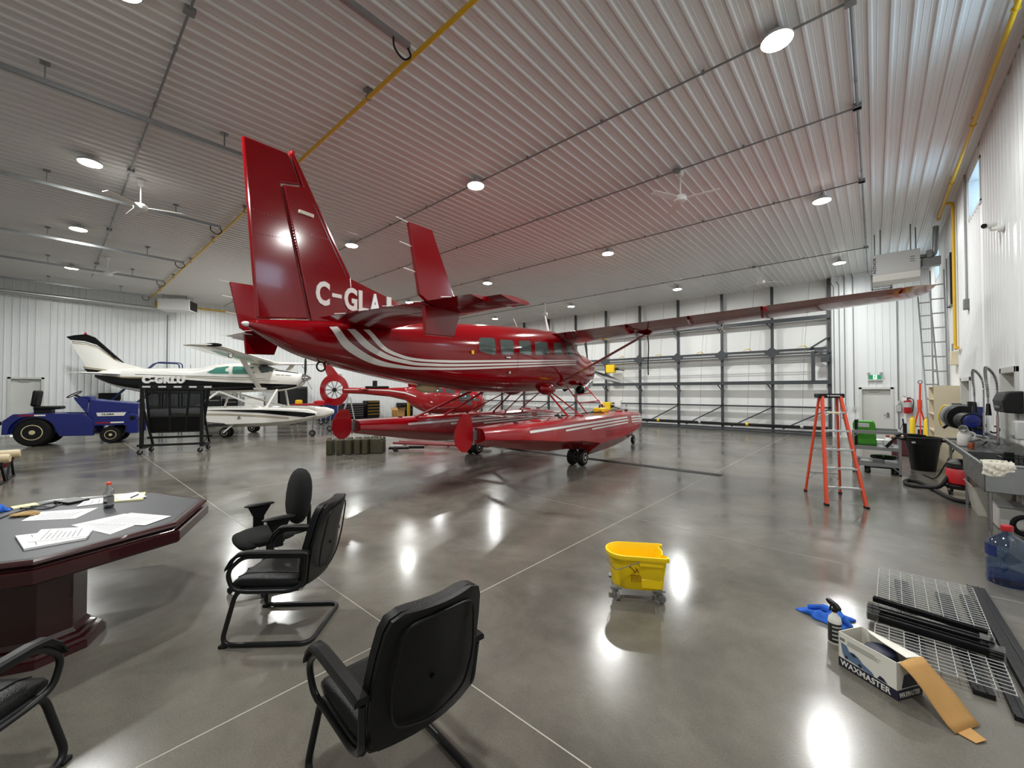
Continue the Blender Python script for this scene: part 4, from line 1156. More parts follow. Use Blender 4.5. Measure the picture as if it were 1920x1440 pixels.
MB().loft([[Vector((hw * math.cos(2 * PI * j / 16), x, z + hh * math.sin(2 * PI * j / 16))) for j in range(16)] for x, z, hw, hh in ((-4.4, 1.83, 0.12, 0.16), (-3.2, 1.80, 0.16, 0.19), (-1.8, 1.72, 0.22, 0.26), (-0.8, 1.62, 0.32, 0.4), (0.0, 1.5, 0.5, 0.5))]).build('tail_boom', 'heli_red', he)
MB().loft([[Vector((s * (0.2 + 0.012), x, z)) for z in (z0, z1)] for x, z0, z1, s in ((-4.3, 1.86, 1.90, 0.75), (-3.2, 1.86, 1.90, 0.95), (-1.8, 1.80, 1.87, 1.25), (-0.9, 1.66, 1.74, 1.75), (0.2, 1.3, 1.36, 3.3), (0.7, 1.12, 1.18, 4.2))], False, False, closed=False).build('stripe', 'stripe_white', he)
MB().loft([[Vector((hw * math.cos(2 * PI * j / 16), x, z + hh * math.sin(2 * PI * j / 16))) for j in range(16)] for x, z, hw, hh in ((-0.75, 2.2, 0.2, 0.12), (-0.4, 2.2, 0.4, 0.25), (0.5, 2.2, 0.5, 0.32), (1.4, 2.2, 0.45, 0.28), (1.9, 2.15, 0.2, 0.1))]).build('engine_cowling', 'heli_red', he)
MB().tube(sm([(0.15, -0.5, 2.3), (0.15, -0.85, 2.36), (0.15, -1.1, 2.42)]), 0.11, 12, cap=False).build('exhaust_pipe', 'tan', he)
# shrouded fan: housing annulus + fin
ring = MB()
n = 28
def outer(a):
    return 0.78 + 0.12 * abs(math.sin(a)) ** 2
for yy in (-0.13, 0.13): pass
cc = Vector((0, -4.85, 1.86))
rings = []
for rr, yy in ((0.50, -0.1), ('o', -0.06), ('o', 0.06), (0.50, 0.1)):
    rings.append([cc + Vector((yy, math.cos(2 * PI * j / n) * (rr if rr != 'o' else outer(2 * PI * j / n)), math.sin(2 * PI * j / n) * (rr if rr != 'o' else outer(2 * PI * j / n)))) for j in range(n)])
rings.append(rings[0])
sh = MB().loft(rings, False, False).build('fan_shroud', 'heli_red', he, ang=0.5)
MB().lathe([(0.11, -0.08), (0.13, 0), (0.11, 0.08)], cc, (1, 0, 0), 14).build('fan_hub', 'black_metal', sh)
for k in range(10):
    a = 2 * PI * k / 10
    u = Vector((0, math.cos(a), math.sin(a)))
    MB().bar(cc + u * 0.1, cc + u * 0.49, 0.05, 0.012, up=(1, 0.6 * -math.sin(a), 0.6 * math.cos(a))).build('fan_blade', 'grey_plastic', sh, smooth=False)
plate([(-5.15, 2.45), (-5.5, 3.32), (-5.02, 3.24), (-4.3, 2.3), (-4.2, 1.95), (-4.5, 2.35), (-4.85, 2.55)], 0, 0.1).build('tail_fin', 'heli_red', he, smooth=False, bevel=0.02)
plate([(-5.2, 1.2), (-4.9, 0.98), (-4.5, 0.96), (-4.25, 1.3), (-4.5, 1.3), (-4.85, 1.15)], 0, 0.1).build('lower_fin', 'heli_red', he, smooth=False, bevel=0.02)
MB().bb((-1.1, -3.3, 1.86), (1.1, -2.95, 1.92)).build('stabilizer', 'heli_red', he, bevel=0.02)
MB().box((0, -2.5, 2.02), (0.3, 1.3, 0.12)).bb((-0.08, -2.75, 2.06), (0.08, -2.5, 2.4)).build('boom_cover', 'black_rubber', he, bevel=0.04)
for s in (1, -1):
    MB().tube(fillet([(s * 1.1, -0.8, 0.06), (s * 1.1, 2.9, 0.06), (s * 1.1, 3.3, 0.25)], 0.2), 0.05, 8).build('skid', 'heli_red', he)
    for x in (0.5, 2.4):
        MB().tube(sm([(s * 0.4, x, 0.55), (s * 0.85, x, 0.45), (s * 1.1, x, 0.06)]), 0.04, 8).build('skid_leg', 'heli_red', he)

# ================================================================ LEFT SIDE OF THE HANGAR
def caster(parent, x, y, r=0.06, m='black_rubber', fork='galv', ang=0.0, z=0.0, h=0.14):
    a = Vector((math.cos(ang), math.sin(ang), 0))
    c = Vector((x, y, z + r)) + a.cross(Vector((0, 0, 1))) * r * 0.5
    fk = MB().cyl((x, y, z + h), (x, y, z + h - 0.015), r * 0.7, n=12)
    for s in (-1, 1):
        fk.bar(Vector((x, y, z + h - 0.015)) + a * s * r * 0.45, c + a * s * r * 0.45, r * 0.5, 0.006, up=tuple(a))
    f = fk.build('caster', fork, parent, smooth=False)
    wheel(f, c, r, r * 0.6, 'grey_plastic', tuple(a), 'caster_wheel', m)
    return f

# ---- blue tow tug; local y forward, x right (x=0 is the outer side of the wheels)
tg = thing('tow_tug', 'blue aircraft tow tug with cream wheels and black seat', 'tug', (-20.3, -0.36, 0), math.radians(-18))
side_poly = [(-0.66, 0.42), (-0.64, 0.85), (-0.42, 1.06), (1.22, 1.03), (1.30, 0.95), (1.30, 0.62), (2.2, 0.62), (2.2, 0.31), (2.56, 0.31), (2.56, 0.9), (2.5, 0.95), (1.5, 0.62), (1.43, 0.29), (0.6, 0.31), (0.5, 0.62)]
arch = [(0.53 * math.cos(a), 0.46 + 0.53 * math.sin(a)) for a in [PI * i / 12 for i in range(1, 12)]]
poly = [(-0.66, 0.42), (-0.64, 0.85), (-0.42, 1.06), (0.45, 1.06), (1.20, 1.03), (1.42, 0.80), (1.42, 0.29), (0.62, 0.31)] + arch + [(-0.53, 0.42)]
MB().prism([(-0.12, p[0], p[1]) for p in poly], (0.16, 0, 0)).build('body_side', 'tug_blue', tg, smooth=False, bevel=0.01)
MB().prism([(-1.16, p[0], p[1]) for p in poly], (0.16, 0, 0)).build('body_side', 'tug_blue', tg, smooth=False, bevel=0.01)
MB().prism([(-1.0, y, z) for y, z in ((-0.62, 0.45), (-0.62, 0.85), (-0.42, 1.05), (0.5, 1.05), (0.62, 0.55), (1.3, 0.5), (1.3, 0.33), (0.6, 0.33), (0.5, 0.42))], (0.88, 0, 0)).build('rear_deck', 'tug_blue', tg, smooth=False, bevel=0.01)
hood = MB().prism([(-1.06, y, z) for y, z in ((1.25, 1.0), (1.30, 1.52), (1.62, 1.46), (2.55, 1.36), (2.55, 0.62), (1.25, 0.62))], (1.0, 0, 0)).build('hood', 'tug_blue', tg, smooth=False, bevel=0.02)
MB().prism([(-0.10, y, z) for y, z in ((1.42, 0.62), (2.25, 0.62), (2.32, 0.32), (2.56, 0.32), (2.56, 0.95), (2.35, 1.02), (1.42, 0.98))], (0.13, 0, 0)).build('front_side', 'tug_blue', tg, smooth=False, bevel=0.01)
MB().prism([(-1.16, y, z) for y, z in ((1.42, 0.62), (2.25, 0.62), (2.32, 0.32), (2.56, 0.32), (2.56, 0.95), (2.35, 1.02), (1.42, 0.98))], (0.13, 0, 0)).build('front_side', 'tug_blue', tg, smooth=False, bevel=0.01)
MB().bb((-0.98, 2.2, 0.34), (-0.12, 2.54, 0.66)).build('front_bumper', 'tug_blue', tg, smooth=False)
bd = MB().prism([(0.035, 1.50, 1.06), (0.035, 2.26, 1.06), (0.035, 2.2, 0.94), (0.035, 1.53, 0.94)], (0.012, 0, 0)).build('name_band', 'stripe_white', tg, smooth=False)
MB().bb((-0.07, 1.42, 0.92), (0.033, 2.32, 1.08)).build('band_backing', 'tug_blue', tg, smooth=False)
lettering('CLARK', 0.1, 'black_metal', basis((0.048, 1.63, 0.968), (0, 1, 0), (0, 0, 1)), bd, width=0.33, height=0.065, bold=0.004)
for y0, y1, m, z in ((-0.3, 0.05, 'tape_red', 0.985), (0.05, 0.3, 'stripe_white', 0.985), (1.5, 1.85, 'tape_red', 0.69), (1.86, 2.2, 'stripe_white', 0.69)):
    MB().bb((0.036, y0, z), (0.046, y1, z + 0.05)).build('reflective_tape', m, tg, smooth=False)
wheel(tg, (-0.12, 0.0, 0.46), 0.46, 0.30, 'wheel_cream'); wheel(tg, (-0.98, 0.0, 0.46), 0.46, 0.30, 'wheel_cream')
wheel(tg, (-0.10, 1.85, 0.29), 0.29, 0.20, 'wheel_cream'); wheel(tg, (-1.0, 1.85, 0.29), 0.29, 0.20, 'wheel_cream')
st = MB().box((-0.5, 0.22, 1.24), (0.5, 0.62, 0.11)).build('seat', 'black_leather', tg, bevel=0.04, seg=3)
MB().box((-0.5, -0.08, 1.55), (0.46, 0.13, 0.54), M=Matrix.Rotation(-0.12, 3, 'X')).build('seat_back', 'black_leather', tg, bevel=0.06, seg=3)
MB().box((-0.5, 0.1, 1.12), (0.3, 0.4, 0.14)).build('seat_base', 'black_metal', tg)
MB().bar((-0.5, 1.3, 1.35), (-0.5, 0.82, 1.66), 0.06, 0.06).build('steering_column', 'black_metal', tg)
MB().torus((-0.5, 0.80, 1.68), (0, -0.55, 0.83), 0.2, 0.016, 24, 8).bar((-0.7, 0.80, 1.68), (-0.3, 0.80, 1.68), 0.025, 0.012).build('steering_wheel', 'black_plastic', tg)
MB().bb((-0.78, 1.05, 1.45), (-0.22, 1.28, 1.62)).build('dashboard', 'tug_blue', tg, bevel=0.02)
MB().prism([(-0.03, 1.25, 1.02), (-0.03, 1.28, 1.5), (-0.03, 0.92, 1.6), (-0.03, 0.95, 1.5)], (-0.05, 0, 0)).build('dash_brace', 'tug_blue', tg, smooth=False)
MB().bb((-0.95, -0.74, 0.4), (-0.2, -0.62, 0.6)).bb((-0.62, -0.85, 0.42), (-0.5, -0.7, 0.52)).build('tow_hitch', 'black_metal', tg, smooth=False)
MB().cyl((0.0, -0.68, 0.78), (0.0, -0.75, 0.78), 0.06).build('tail_lamp', 'black_plastic', tg)
for x in (-0.9, -0.2):
    MB().cyl((x, 2.56, 0.85), (x, 2.62, 0.85), 0.09, n=16).build('head_lamp', 'chrome', tg)
MB().torus((0.04, 2.42, 0.86), (1, 0, 0), 0.05, 0.03, 12, 6).build('side_reflector', 'black_plastic', tg)

# ---- black rolling panel cart; local y along its length
ct = thing('panel_cart', 'black wheeled steel cart holding a tinted framed windshield panel', 'cart', (-15.47, 1.73, 0), math.radians(-27))
for y in (0.0, 1.4):
    fr = MB().bb((-0.04, y - 0.04, 0.2), (0.04, y + 0.04, 1.9)).bb((-0.75, y - 0.035, 0.16), (0.04, y + 0.035, 0.24)).bar((-0.7, y, 0.24), (0.0, y, 1.45), 0.05, 0.05).build('end_frame', 'black_metal', ct, smooth=False)
    caster(ct, 0.0, y, 0.07, ang=0.4, h=0.18); caster(ct, -0.7, y, 0.07, ang=0.9, h=0.18)
for x, z in ((0.0, 0.26), (-0.62, 0.42)):
    MB().bb((x - 0.025, -0.1, z - 0.03), (x + 0.025, 1.5, z + 0.03)).build('cross_rail', 'black_metal', ct, smooth=False)
th = MB().bb((-0.08, -0.05, 1.86), (0.06, 1.62, 1.97)).build('top_rail', 'black_metal', ct, smooth=False)
for i in range(5):
    MB().bb((0.061, 0.02 + i * 0.36, 1.895), (0.067, 0.2 + i * 0.36, 1.94)).build('white_marking', 'white_matte', th, smooth=False)
pn = thing('panel', 'tinted panel', 'x'); pn.parent = ct
del pn['category']; del pn['label']
A0, A1 = Vector((0.03, 0, 1.86)), Vector((-0.28, 0, 0.6))
def pp(y, t): return Vector((A0.x + (A1.x - A0.x) * t, y - 0.08 * t * (1 if y > 0.8 else 0), A0.z + (A1.z - A0.z) * t))
for a, b in (((0.09, 0), (0.09, 1)), ((0.62, 0), (0.56, 1)), ((1.1, 0), (1.0, 1)), ((1.58, 0), (1.42, 1)), ((0.09, 0), (1.58, 0)), ((0.09, 0.42), (1.52, 0.42)), ((0.09, 0.64), (1.48, 0.64)), ((0.09, 1), (1.42, 1))):
    MB().bar(pp(*a), pp(*b), 0.05, 0.04).build('panel_bar', 'black_metal', pn, smooth=False)
for i, (t0, t1, m) in enumerate(((0.02, 0.42, 'smoke_plastic'), (0.42, 0.64, 'smoke_plastic'), (0.64, 1.0, 'black_plastic'))):
    q = [pp(0.09, t0), pp(1.58 - 0.16 * t0, t0), pp(1.58 - 0.16 * t1, t1), pp(0.09, t1)]
    MB().prism([v + Vector((-0.01, 0, 0)) for v in q], (0.006, 0, 0)).build('tinted_sheet', m, pn, smooth=False)
MB().tube(sm([(-0.2, 1.42, 0.7), (-0.1, 1.5, 0.45), (-0.15, 1.4, 0.25), (-0.05, 1.42, 0.2)]), 0.01, 6).build('cable', 'black_rubber', ct)

# ---- olive jerry cans
def jerry(label):
    o = thing('jerry_can', label, 'fuel can', group='olive fuel cans under the red float')
    body = [(-0.175, 0.0), (0.175, 0.0), (0.175, 0.36), (0.12, 0.43), (-0.175, 0.43)]
    MB().prism([(-0.082, y, z) for y, z in body], (0.164, 0, 0)).build('can_body', 'olive', o, smooth=False, bevel=0.025, seg=3)
    for s in (-1, 1):
        MB().bar((s * 0.084, -0.12, 0.08), (s * 0.084, 0.12, 0.36), 0.02, 0.008, up=(s, 0, 0)).bar((s * 0.084, 0.12, 0.08), (s * 0.084, -0.12, 0.36), 0.02, 0.008, up=(s, 0, 0)).build('pressed_rib', 'olive', o)
    for x in (-0.05, 0.0, 0.05):
        MB().tube(fillet([(x, -0.15, 0.42), (x, -0.14, 0.475), (x, 0.03, 0.475), (x, 0.05, 0.42)], 0.025), 0.011, 6).build('handle', 'olive', o)
    MB().cyl((0, 0.125, 0.395), (0, 0.16, 0.44), 0.045, n=14).build('cap', 'olive', o)
    return o
J = [(-11.55, 5.30, -0.75), (-11.36, 5.49, -0.75), (-11.24, 5.70, -0.80), (-11.12, 5.90, -0.80), (-11.00, 6.08, -0.85)]
JL = ['olive steel fuel can with white cap standing at the row end', 'olive steel fuel can with red cap second in the row', 'olive steel fuel can, third from the white-capped one', 'olive steel fuel can, fourth from the white-capped one', 'olive steel fuel can, fifth from the white-capped one']
for i, (x, y, r) in enumerate(J):
    o = jerry(JL[i]); place(o, (x, y, 0), r + PI / 2 + 1.57 * 0)
    if i < 2:
        for c in o.children:
            if c.name.startswith('cap'): c.data.materials[0] = MATS['white_matte' if i == 0 else 'red_plastic']
o = jerry('olive steel fuel can turned broadside at the end of the row'); place(o, (-10.80, 6.28, 0), math.radians(-48))
o = jerry('olive steel fuel can standing behind the broadside can'); place(o, (-11.02, 6.50, 0), math.radians(-48))
o = thing('tow_bar', 'black tow bar head lying beside the fuel cans', 'tow bar', (-10.75, 7.0, 0.0), math.radians(-40))
MB().bb((-0.1, -0.3, 0.05), (0.1, 0.3, 0.12)).bar((0, 0.3, 0.1), (0.05, 0.75, 0.1), 0.08, 0.08).build('bar', 'black_metal', o, bevel=0.01)
for s in (-1, 1): wheel(o, (s * 0.16, -0.1, 0.07), 0.07, 0.05, 'chrome')
MB().bb((-0.08, -0.25, 0.12), (0.06, 0.1, 0.16)).build('plate', 'light_grey', o, smooth=False)
o = thing('tow_bar', 'long red tow bar lying on the floor behind the fuel cans', 'tow bar', (-11.2, 8.2, 0.0), math.radians(-66))
MB().tube([(0, -0.9, 0.09), (0, 2.4, 0.09)], 0.035, 8).tube([(0.35, -0.9, 0.09), (0.2, 2.4, 0.09)], 0.035, 8).build('bar', 'red_dark', o)
for y in (-0.7, 0.1, 0.9, 1.7): MB().bar((0.0, y, 0.09), (0.32, y, 0.09), 0.04, 0.04).bb((-0.03, y, 0), (0.03, y + 0.05, 0.06)).build('rung', 'red_dark', o, smooth=False)

# ---- padded trestles at the left edge
for i, (x, y, rz, l) in enumerate(((-12.55, -0.62, 1.35, 'tan padded trestle nearer the conference table'), (-13.35, -0.52, 1.45, 'tan padded trestle nearer the blue tug'))):
    o = thing('padded_trestle', l, 'trestle', (x, y, 0), rz, 'tan padded trestles')
    MB().tube([(-0.9, 0, 0.5), (0.1, 0, 0.5), (0.13, 0, 0.5)], [0.085, 0.085, 0.07], 16).build('padded_beam', 'tan', o)
    for xx in (-0.75, 0.0):
        lg = MB().bar((xx, -0.03, 0.42), (xx, -0.28, 0.02), 0.035, 0.035).bar((xx, 0.03, 0.42), (xx, 0.28, 0.02), 0.035, 0.035).bar((xx, -0.3, 0.02), (xx, 0.3, 0.02), 0.05, 0.03)
        lg.bb((xx - 0.05, -0.05, 0.4), (xx + 0.05, 0.05, 0.44)).build('leg_frame', 'black_metal', o, smooth=False)
o = thing('bag', 'dark red bag lying behind the tan trestles', 'bag', (-14.6, -0.95, 0), 0.3)
MB().sphere((0, 0, 0.24), (0.3, 0.45, 0.24)).build('bag_body', 'red_dark', o)

# ---- blue rolling stairs behind the white floatplane
o = thing('rolling_stairs', 'blue rolling platform stairs behind the white floatplane tail', 'stairs', (-24.6, 3.1, 0), 0)
for s in (-0.35, 0.35):
    MB().tube([(s, -1.5, 0.1), (s, 0.3, 2.2)], 0.03, 8).tube([(s, 0.3, 0.1), (s, 0.3, 2.2)], 0.03, 8).tube([(s, 1.0, 0.1), (s, 1.0, 2.2)], 0.03, 8).build('stair_frame', 'blue_dark', o)
    MB().tube(fillet([(s, -1.6, 0.3), (s, -1.6, 1.1), (s, 0.1, 3.1), (s, 1.0, 3.1), (s, 1.0, 2.2)], 0.15), 0.025, 8).build('handrail', 'blue_dark', o)
for i in range(7):
    MB().bb((-0.35, -1.35 + i * 0.25, 0.3 + i * 0.29), (0.35, -1.12 + i * 0.25, 0.33 + i * 0.29)).build('tread', 'blue_dark', o, smooth=False)
MB().bb((-0.38, 0.3, 2.16), (0.38, 1.02, 2.2)).build('platform', 'blue_dark', o, smooth=False)

# ---- along the left wall
def cabinet(name, label, cat, loc, size, m, rz=0.0, drawers=0, m2=None, legs=False):
    o = thing(name, label, cat, loc, rz)
    w, d, h = size
    MB().bb((-w / 2, -d / 2, 0.06), (w / 2, d / 2, h)).build('carcass', m, o, smooth=False, bevel=0.008)
    MB().bb((-w / 2 + 0.03, -d / 2 + 0.03, 0), (w / 2 - 0.03, d / 2 - 0.03, 0.06)).build('plinth', 'black_metal', o, smooth=False)
    for i in range(drawers):
        z0 = 0.1 + (h - 0.14) * i / drawers
        z1 = 0.1 + (h - 0.14) * (i + 1) / drawers - 0.015
        dr = MB().bb((-w / 2 + 0.02, -d / 2 - 0.015, z0), (w / 2 - 0.02, -d / 2, z1)).build('drawer', m, o, smooth=False)
        MB().bb((-w / 2 + 0.04, -d / 2 - 0.03, z1 - 0.03), (w / 2 - 0.04, -d / 2 - 0.015, z1 - 0.012)).build('drawer_pull', m2 or 'alu', dr, smooth=False)
    return o
WX = XL + 0.42
cabinet('tool_chest', 'black roller tool chest with silver drawer pulls by the wall', 'tool chest', (WX, 12.9, 0), (1.4, 0.6, 1.0), 'black_metal', PI / 2, 6)
cabinet('tool_chest', 'dark tool chest standing next to the silver-pull chest', 'tool chest', (WX, 14.3, 0), (0.9, 0.6, 1.15), 'black_plastic', PI / 2, 5, 'gas_yellow')
cabinet('storage_cabinet', 'tall black cabinet behind the white floatplane nose', 'cabinet', (WX, 9.3, 0), (1.5, 0.6, 2.05), 'black_metal', PI / 2, 2)
cabinet('storage_cabinet', 'white cabinet under the white floatplane cabin', 'cabinet', (WX, 7.3, 0), (0.9, 0.6, 1.5), 'white_matte', PI / 2, 2)
cabinet('storage_cabinet', 'grey locker beside the white cabinet', 'cabinet', (WX, 8.15, 0), (0.6, 0.6, 1.8), 'light_grey', PI / 2, 1)
cabinet('work_bench', 'white bench cabinet behind the blue tug', 'bench', (WX, 1.95, 0), (1.9, 0.6, 1.35), 'white_matte', PI / 2, 1)
o = cabinet('microwave', 'black box on the white bench behind the tug', 'appliance', (WX, 1.75, 1.35), (0.7, 0.4, 0.36), 'black_plastic', PI / 2)
rk = thing('shelf_rack', 'grey steel rack of dark cases under the white floatplane', 'rack', (WX, 5.9, 0), PI / 2)
for x in (-0.75, 0.75):
    for y in (-0.28, 0.28): MB().bb((x - 0.03, y - 0.03, 0), (x + 0.03, y + 0.03, 1.8)).build('post', 'galv', rk, smooth=False)
for z in (0.15, 0.95, 1.75): MB().bb((-0.78, -0.3, z), (0.78, 0.3, z + 0.04)).build('shelf', 'galv', rk, smooth=False)
for i, (x, z, w, h) in enumerate(((-0.4, 0.19, 0.6, 0.5), (0.38, 0.19, 0.55, 0.45), (-0.38, 0.99, 0.6, 0.55), (0.35, 0.99, 0.6, 0.4))):
    c = MB().bb((-w / 2, -0.24, 0), (w / 2, 0.24, h)).build('storage_case', 'black_plastic', bevel=0.03)
    place(c, (WX, 5.9 + x, z + (0 if True else 0)), PI / 2)
    tag(c, 'black plastic case on the %s shelf of the grey rack, %s the tug' % ('lower' if z < 0.5 else 'middle', 'toward' if x < 0 else 'away from'), 'case', 'cases on the grey rack')
    MB().bb((-w * 0.35, -0.26, h * 0.55), (w * 0.35, -0.24, h * 0.62)).build('latch', 'galv', c, smooth=False)
o = thing('work_table', 'red-topped trolley table with splayed silver legs', 'table', (-23.0, 9.35, 0), math.radians(-40))
MB().bb((-0.45, -0.75, 1.02), (0.45, 0.75, 1.1)).build('table_top', 'red_plastic', o, bevel=0.01)
for sx in (-0.35, 0.35):
    for sy in (-0.62, 0.62):
        MB().tube([(sx, sy, 1.02), (sx * 1.25, sy * 1.2, 0.14)], 0.022, 8).build('leg', 'alu', o)
        wheel(o, (sx * 1.25, sy * 1.2, 0.12), 0.12, 0.06)
for i, (dx, dy, m, s) in enumerate((((0.1), -0.5, 'yellow', (0.3, 0.3, 0.2)), (0.0, 0.1, 'light_grey', (0.3, 0.2, 0.1)), (-0.1, 0.5, 'red_plastic', (0.4, 0.5, 0.16)))):
    p = o.matrix_basis @ Vector((dx, dy, 1.1))
    b = MB().bb((-s[0] / 2, -s[1] / 2, 0), (s[0] / 2, s[1] / 2, s[2])).build('parts_box', m, bevel=0.03)
    place(b, p, -0.6); tag(b, ['small yellow box on the red-topped trolley', 'small grey box on the red-topped trolley', 'red bundle on the red-topped trolley'][i], 'box')
    MB().bb((-s[0] * 0.3, -s[1] * 0.3, s[2]), (s[0] * 0.3, s[1] * 0.3, s[2] + 0.02)).build('lid', m, b, bevel=0.005)
def aframe(label, loc, rz, h, w0, w1, dep, nst, m, mstep='alu'):
    o = thing('step_ladder', label, 'ladder', loc, rz)
    for s in (-1, 1):
        MB().bar((s * w1 / 2, -dep * 0.6, 0), (s * w0 / 2, -0.04, h - 0.03), 0.035, 0.07, up=(0, 1, 0)).build('rail', m, o, smooth=False)
        MB().bar((s * w1 / 2 * 0.95, dep * 0.4, 0), (s * w0 / 2, 0.05, h - 0.05), 0.03, 0.05, up=(0, 1, 0)).build('rear_rail', m, o, smooth=False)
    for i in range(nst):
        t = (i + 1) / (nst + 1)
        y = -dep * 0.6 + (dep * 0.6 - 0.04) * t
        w = w1 + (w0 - w1) * t
        MB().bb((-w / 2, y - 0.045, h * t - 0.03), (w / 2, y + 0.045, h * t)).build('step', mstep, o, smooth=False)
    return o
aframe('small white aluminium stepladder by the helicopter tail', (-21.6, 10.9, 0), math.radians(-30), 1.5, 0.36, 0.5, 0.8, 4, 'alu')
cabinet('storage_bin', 'stack of blue plastic bins by the wall near the helicopter tail', 'bin', (WX, 11.4, 0), (0.9, 0.6, 1.15), 'blue_dark', PI / 2, 4, 'tug_blue')
o = thing('bollard', 'yellow post standing by the tool chests', 'bollard', (-22.0, 15.0, 0))
MB().bb((-0.07, -0.07, 0), (0.07, 0.07, 1.15)).build('post', 'gas_yellow', o, bevel=0.01)
MB().bb((-0.2, -0.2, 0), (0.2, 0.2, 0.03)).build('base', 'black_metal', o)
o = thing('carton', 'brown cardboard carton on the floor near the yellow post', 'box', (-24.4, 15.8, 0), 0.2)
MB().bb((-0.3, -0.3, 0), (0.3, 0.3, 0.5)).build('carton_body', 'cardboard', o, smooth=False, bevel=0.004)
for s in (-1, 1): MB().bar((s * 0.3, 0, 0.5), (s * 0.42, 0, 0.66), 0.6, 0.008, up=(1, 0, 0)).build('flap', 'cardboard', o, smooth=False)
cabinet('storage_cabinet', 'black crate stack beside the cardboard carton', 'crate', (WX, 16.9, 0), (1.0, 0.6, 0.95), 'black_plastic', PI / 2, 2, 'galv_dark')
o = thing('wall_speaker', 'small grey speaker box on the wall above the helicopter boom', 'speaker', (XL + 0.06, 12.2, 2.55), PI / 2)
MB().bb((-0.2, -0.1, 0), (0.2, 0.02, 0.35)).build('case', 'light_grey', o, bevel=0.02)
MB().bb((-0.14, -0.112, 0.05), (0.14, -0.1, 0.3)).build('grille', 'grey_plastic', o, smooth=False)
# things standing on the right float of the red plane
yc = thing('tool_case', 'yellow tool case on the red float deck by the ladder', 'case', onplane(1.38, 2.1, 1.185), R75)
MB().bb((-0.14, -0.25, 0), (0.14, 0.25, 0.13)).build('case_body', 'yellow', yc, bevel=0.03)
MB().tube(sm([(0, -0.12, 0.13), (0, -0.1, 0.2), (0, 0.1, 0.2), (0, 0.12, 0.13)]), 0.018, 6).build('handle', 'black_plastic', yc)
MB().tube(sm([(0.1, -0.2, 0.05), (0.12, -0.6, 0.03), (0.0, -1.2, 0.03), (0.15, -1.6, 0.025)]), 0.014, 6).build('cable', 'black_rubber', yc)
sb = thing('spray_bottle', 'small clear spray bottle standing on the red float bow', 'bottle', onplane(1.5, 4.0, 1.13))
MB().lathe([(0.03, 0), (0.035, 0.02), (0.035, 0.13), (0.013, 0.17), (0.013, 0.19)]).build('bottle', 'milky', sb)
MB().bb((-0.012, -0.05, 0.19), (0.012, 0.03, 0.225)).build('trigger_head', 'grey_plastic', sb)

# ================================================================ RIGHT SIDE OF THE HANGAR
# ---- orange stepladder: front faces the camera
L = thing('step_ladder', 'tall orange fibreglass stepladder with black cap and silver steps', 'ladder', (-0.53, 8.66, 0), math.radians(22))
hh = 1.755
for s in (-1, 1):
    rl = MB().bar((s * 0.255, -0.46, 0.02), (s * 0.125 - 0.05, -0.08, hh - 0.05), 0.034, 0.085, up=(0, 1, 0.2)).build('front_rail', 'ladder_orange', L, smooth=False, bevel=0.004)
    MB().box((s * 0.257, -0.465, 0.015), (0.05, 0.1, 0.03)).build('foot', 'black_rubber', rl, bevel=0.005)
    rr = MB().bar((s * 0.255, 0.5, 0.02), (s * 0.125 - 0.05, 0.06, hh - 0.06), 0.028, 0.055, up=(0, 1, 0.2)).build('rear_rail', 'red_dark', L, smooth=False, bevel=0.004)
    rr.data.materials[0] = MATS['ladder_orange']
    MB().box((s * 0.257, 0.505, 0.015), (0.04, 0.07, 0.03)).build('foot', 'black_rubber', rr, bevel=0.005)
    MB().bar((s * 0.185 - 0.024, -0.27, 0.85), (s * 0.19 - 0.023, 0.28, 0.80), 0.006, 0.022).build('spreader', 'alu', L, smooth=False)
for i in range(5):
    z = 0.29 + i * 0.293
    t = z / hh
    y = -0.46 + 0.38 * t
    w = 0.255 + (0.125 - 0.255) * t
    cx = -0.05 * t
    stp = MB().bb((cx - w, y - 0.045, z - 0.03), (cx + w, y + 0.045, z)).build('step', 'alu', L, smooth=False, bevel=0.004)
    if i in (0, 4):
        for s in (-1, 1):
            MB().bar((cx + s * w, y + 0.02, z - (0.14 if i == 0 else 0.12)), (cx + s * (w - 0.1), y + 0.02, z - 0.03), 0.018, 0.01).build('step_brace', 'alu', stp, smooth=False)
for z in (0.36, 0.84):
    t = z / hh
    y = 0.5 - 0.44 * t
    w = 0.255 - 0.13 * t
    cx = -0.05 * t
    q = MB().bar((cx - w, y, z), (cx + w, y, z), 0.03, 0.03).build('rear_brace', 'alu', L, smooth=False)
    for s in (-1, 1):
        MB().bar((cx + s * w, y, z - 0.12), (cx + s * (w - 0.12), y, z), 0.014, 0.01).build('step_brace', 'alu', q, smooth=False)
cp = MB().bb((-0.23, -0.12, hh - 0.07), (0.125, 0.12, hh)).build('top_cap', 'black_plastic', L, bevel=0.012)
MB().cyl((-0.105, -0.121, hh - 0.033), (-0.105, -0.123, hh - 0.033), 0.013, n=12).bb((-0.08, -0.123, hh - 0.043), (0.06, -0.121, hh - 0.024)).build('cap_marking', 'light_grey', cp, smooth=False)
MB().bb((-0.13, -0.192, 1.435), (0.03, -0.189, 1.456)).build('warning_label', 'paper_cream', L, smooth=False)

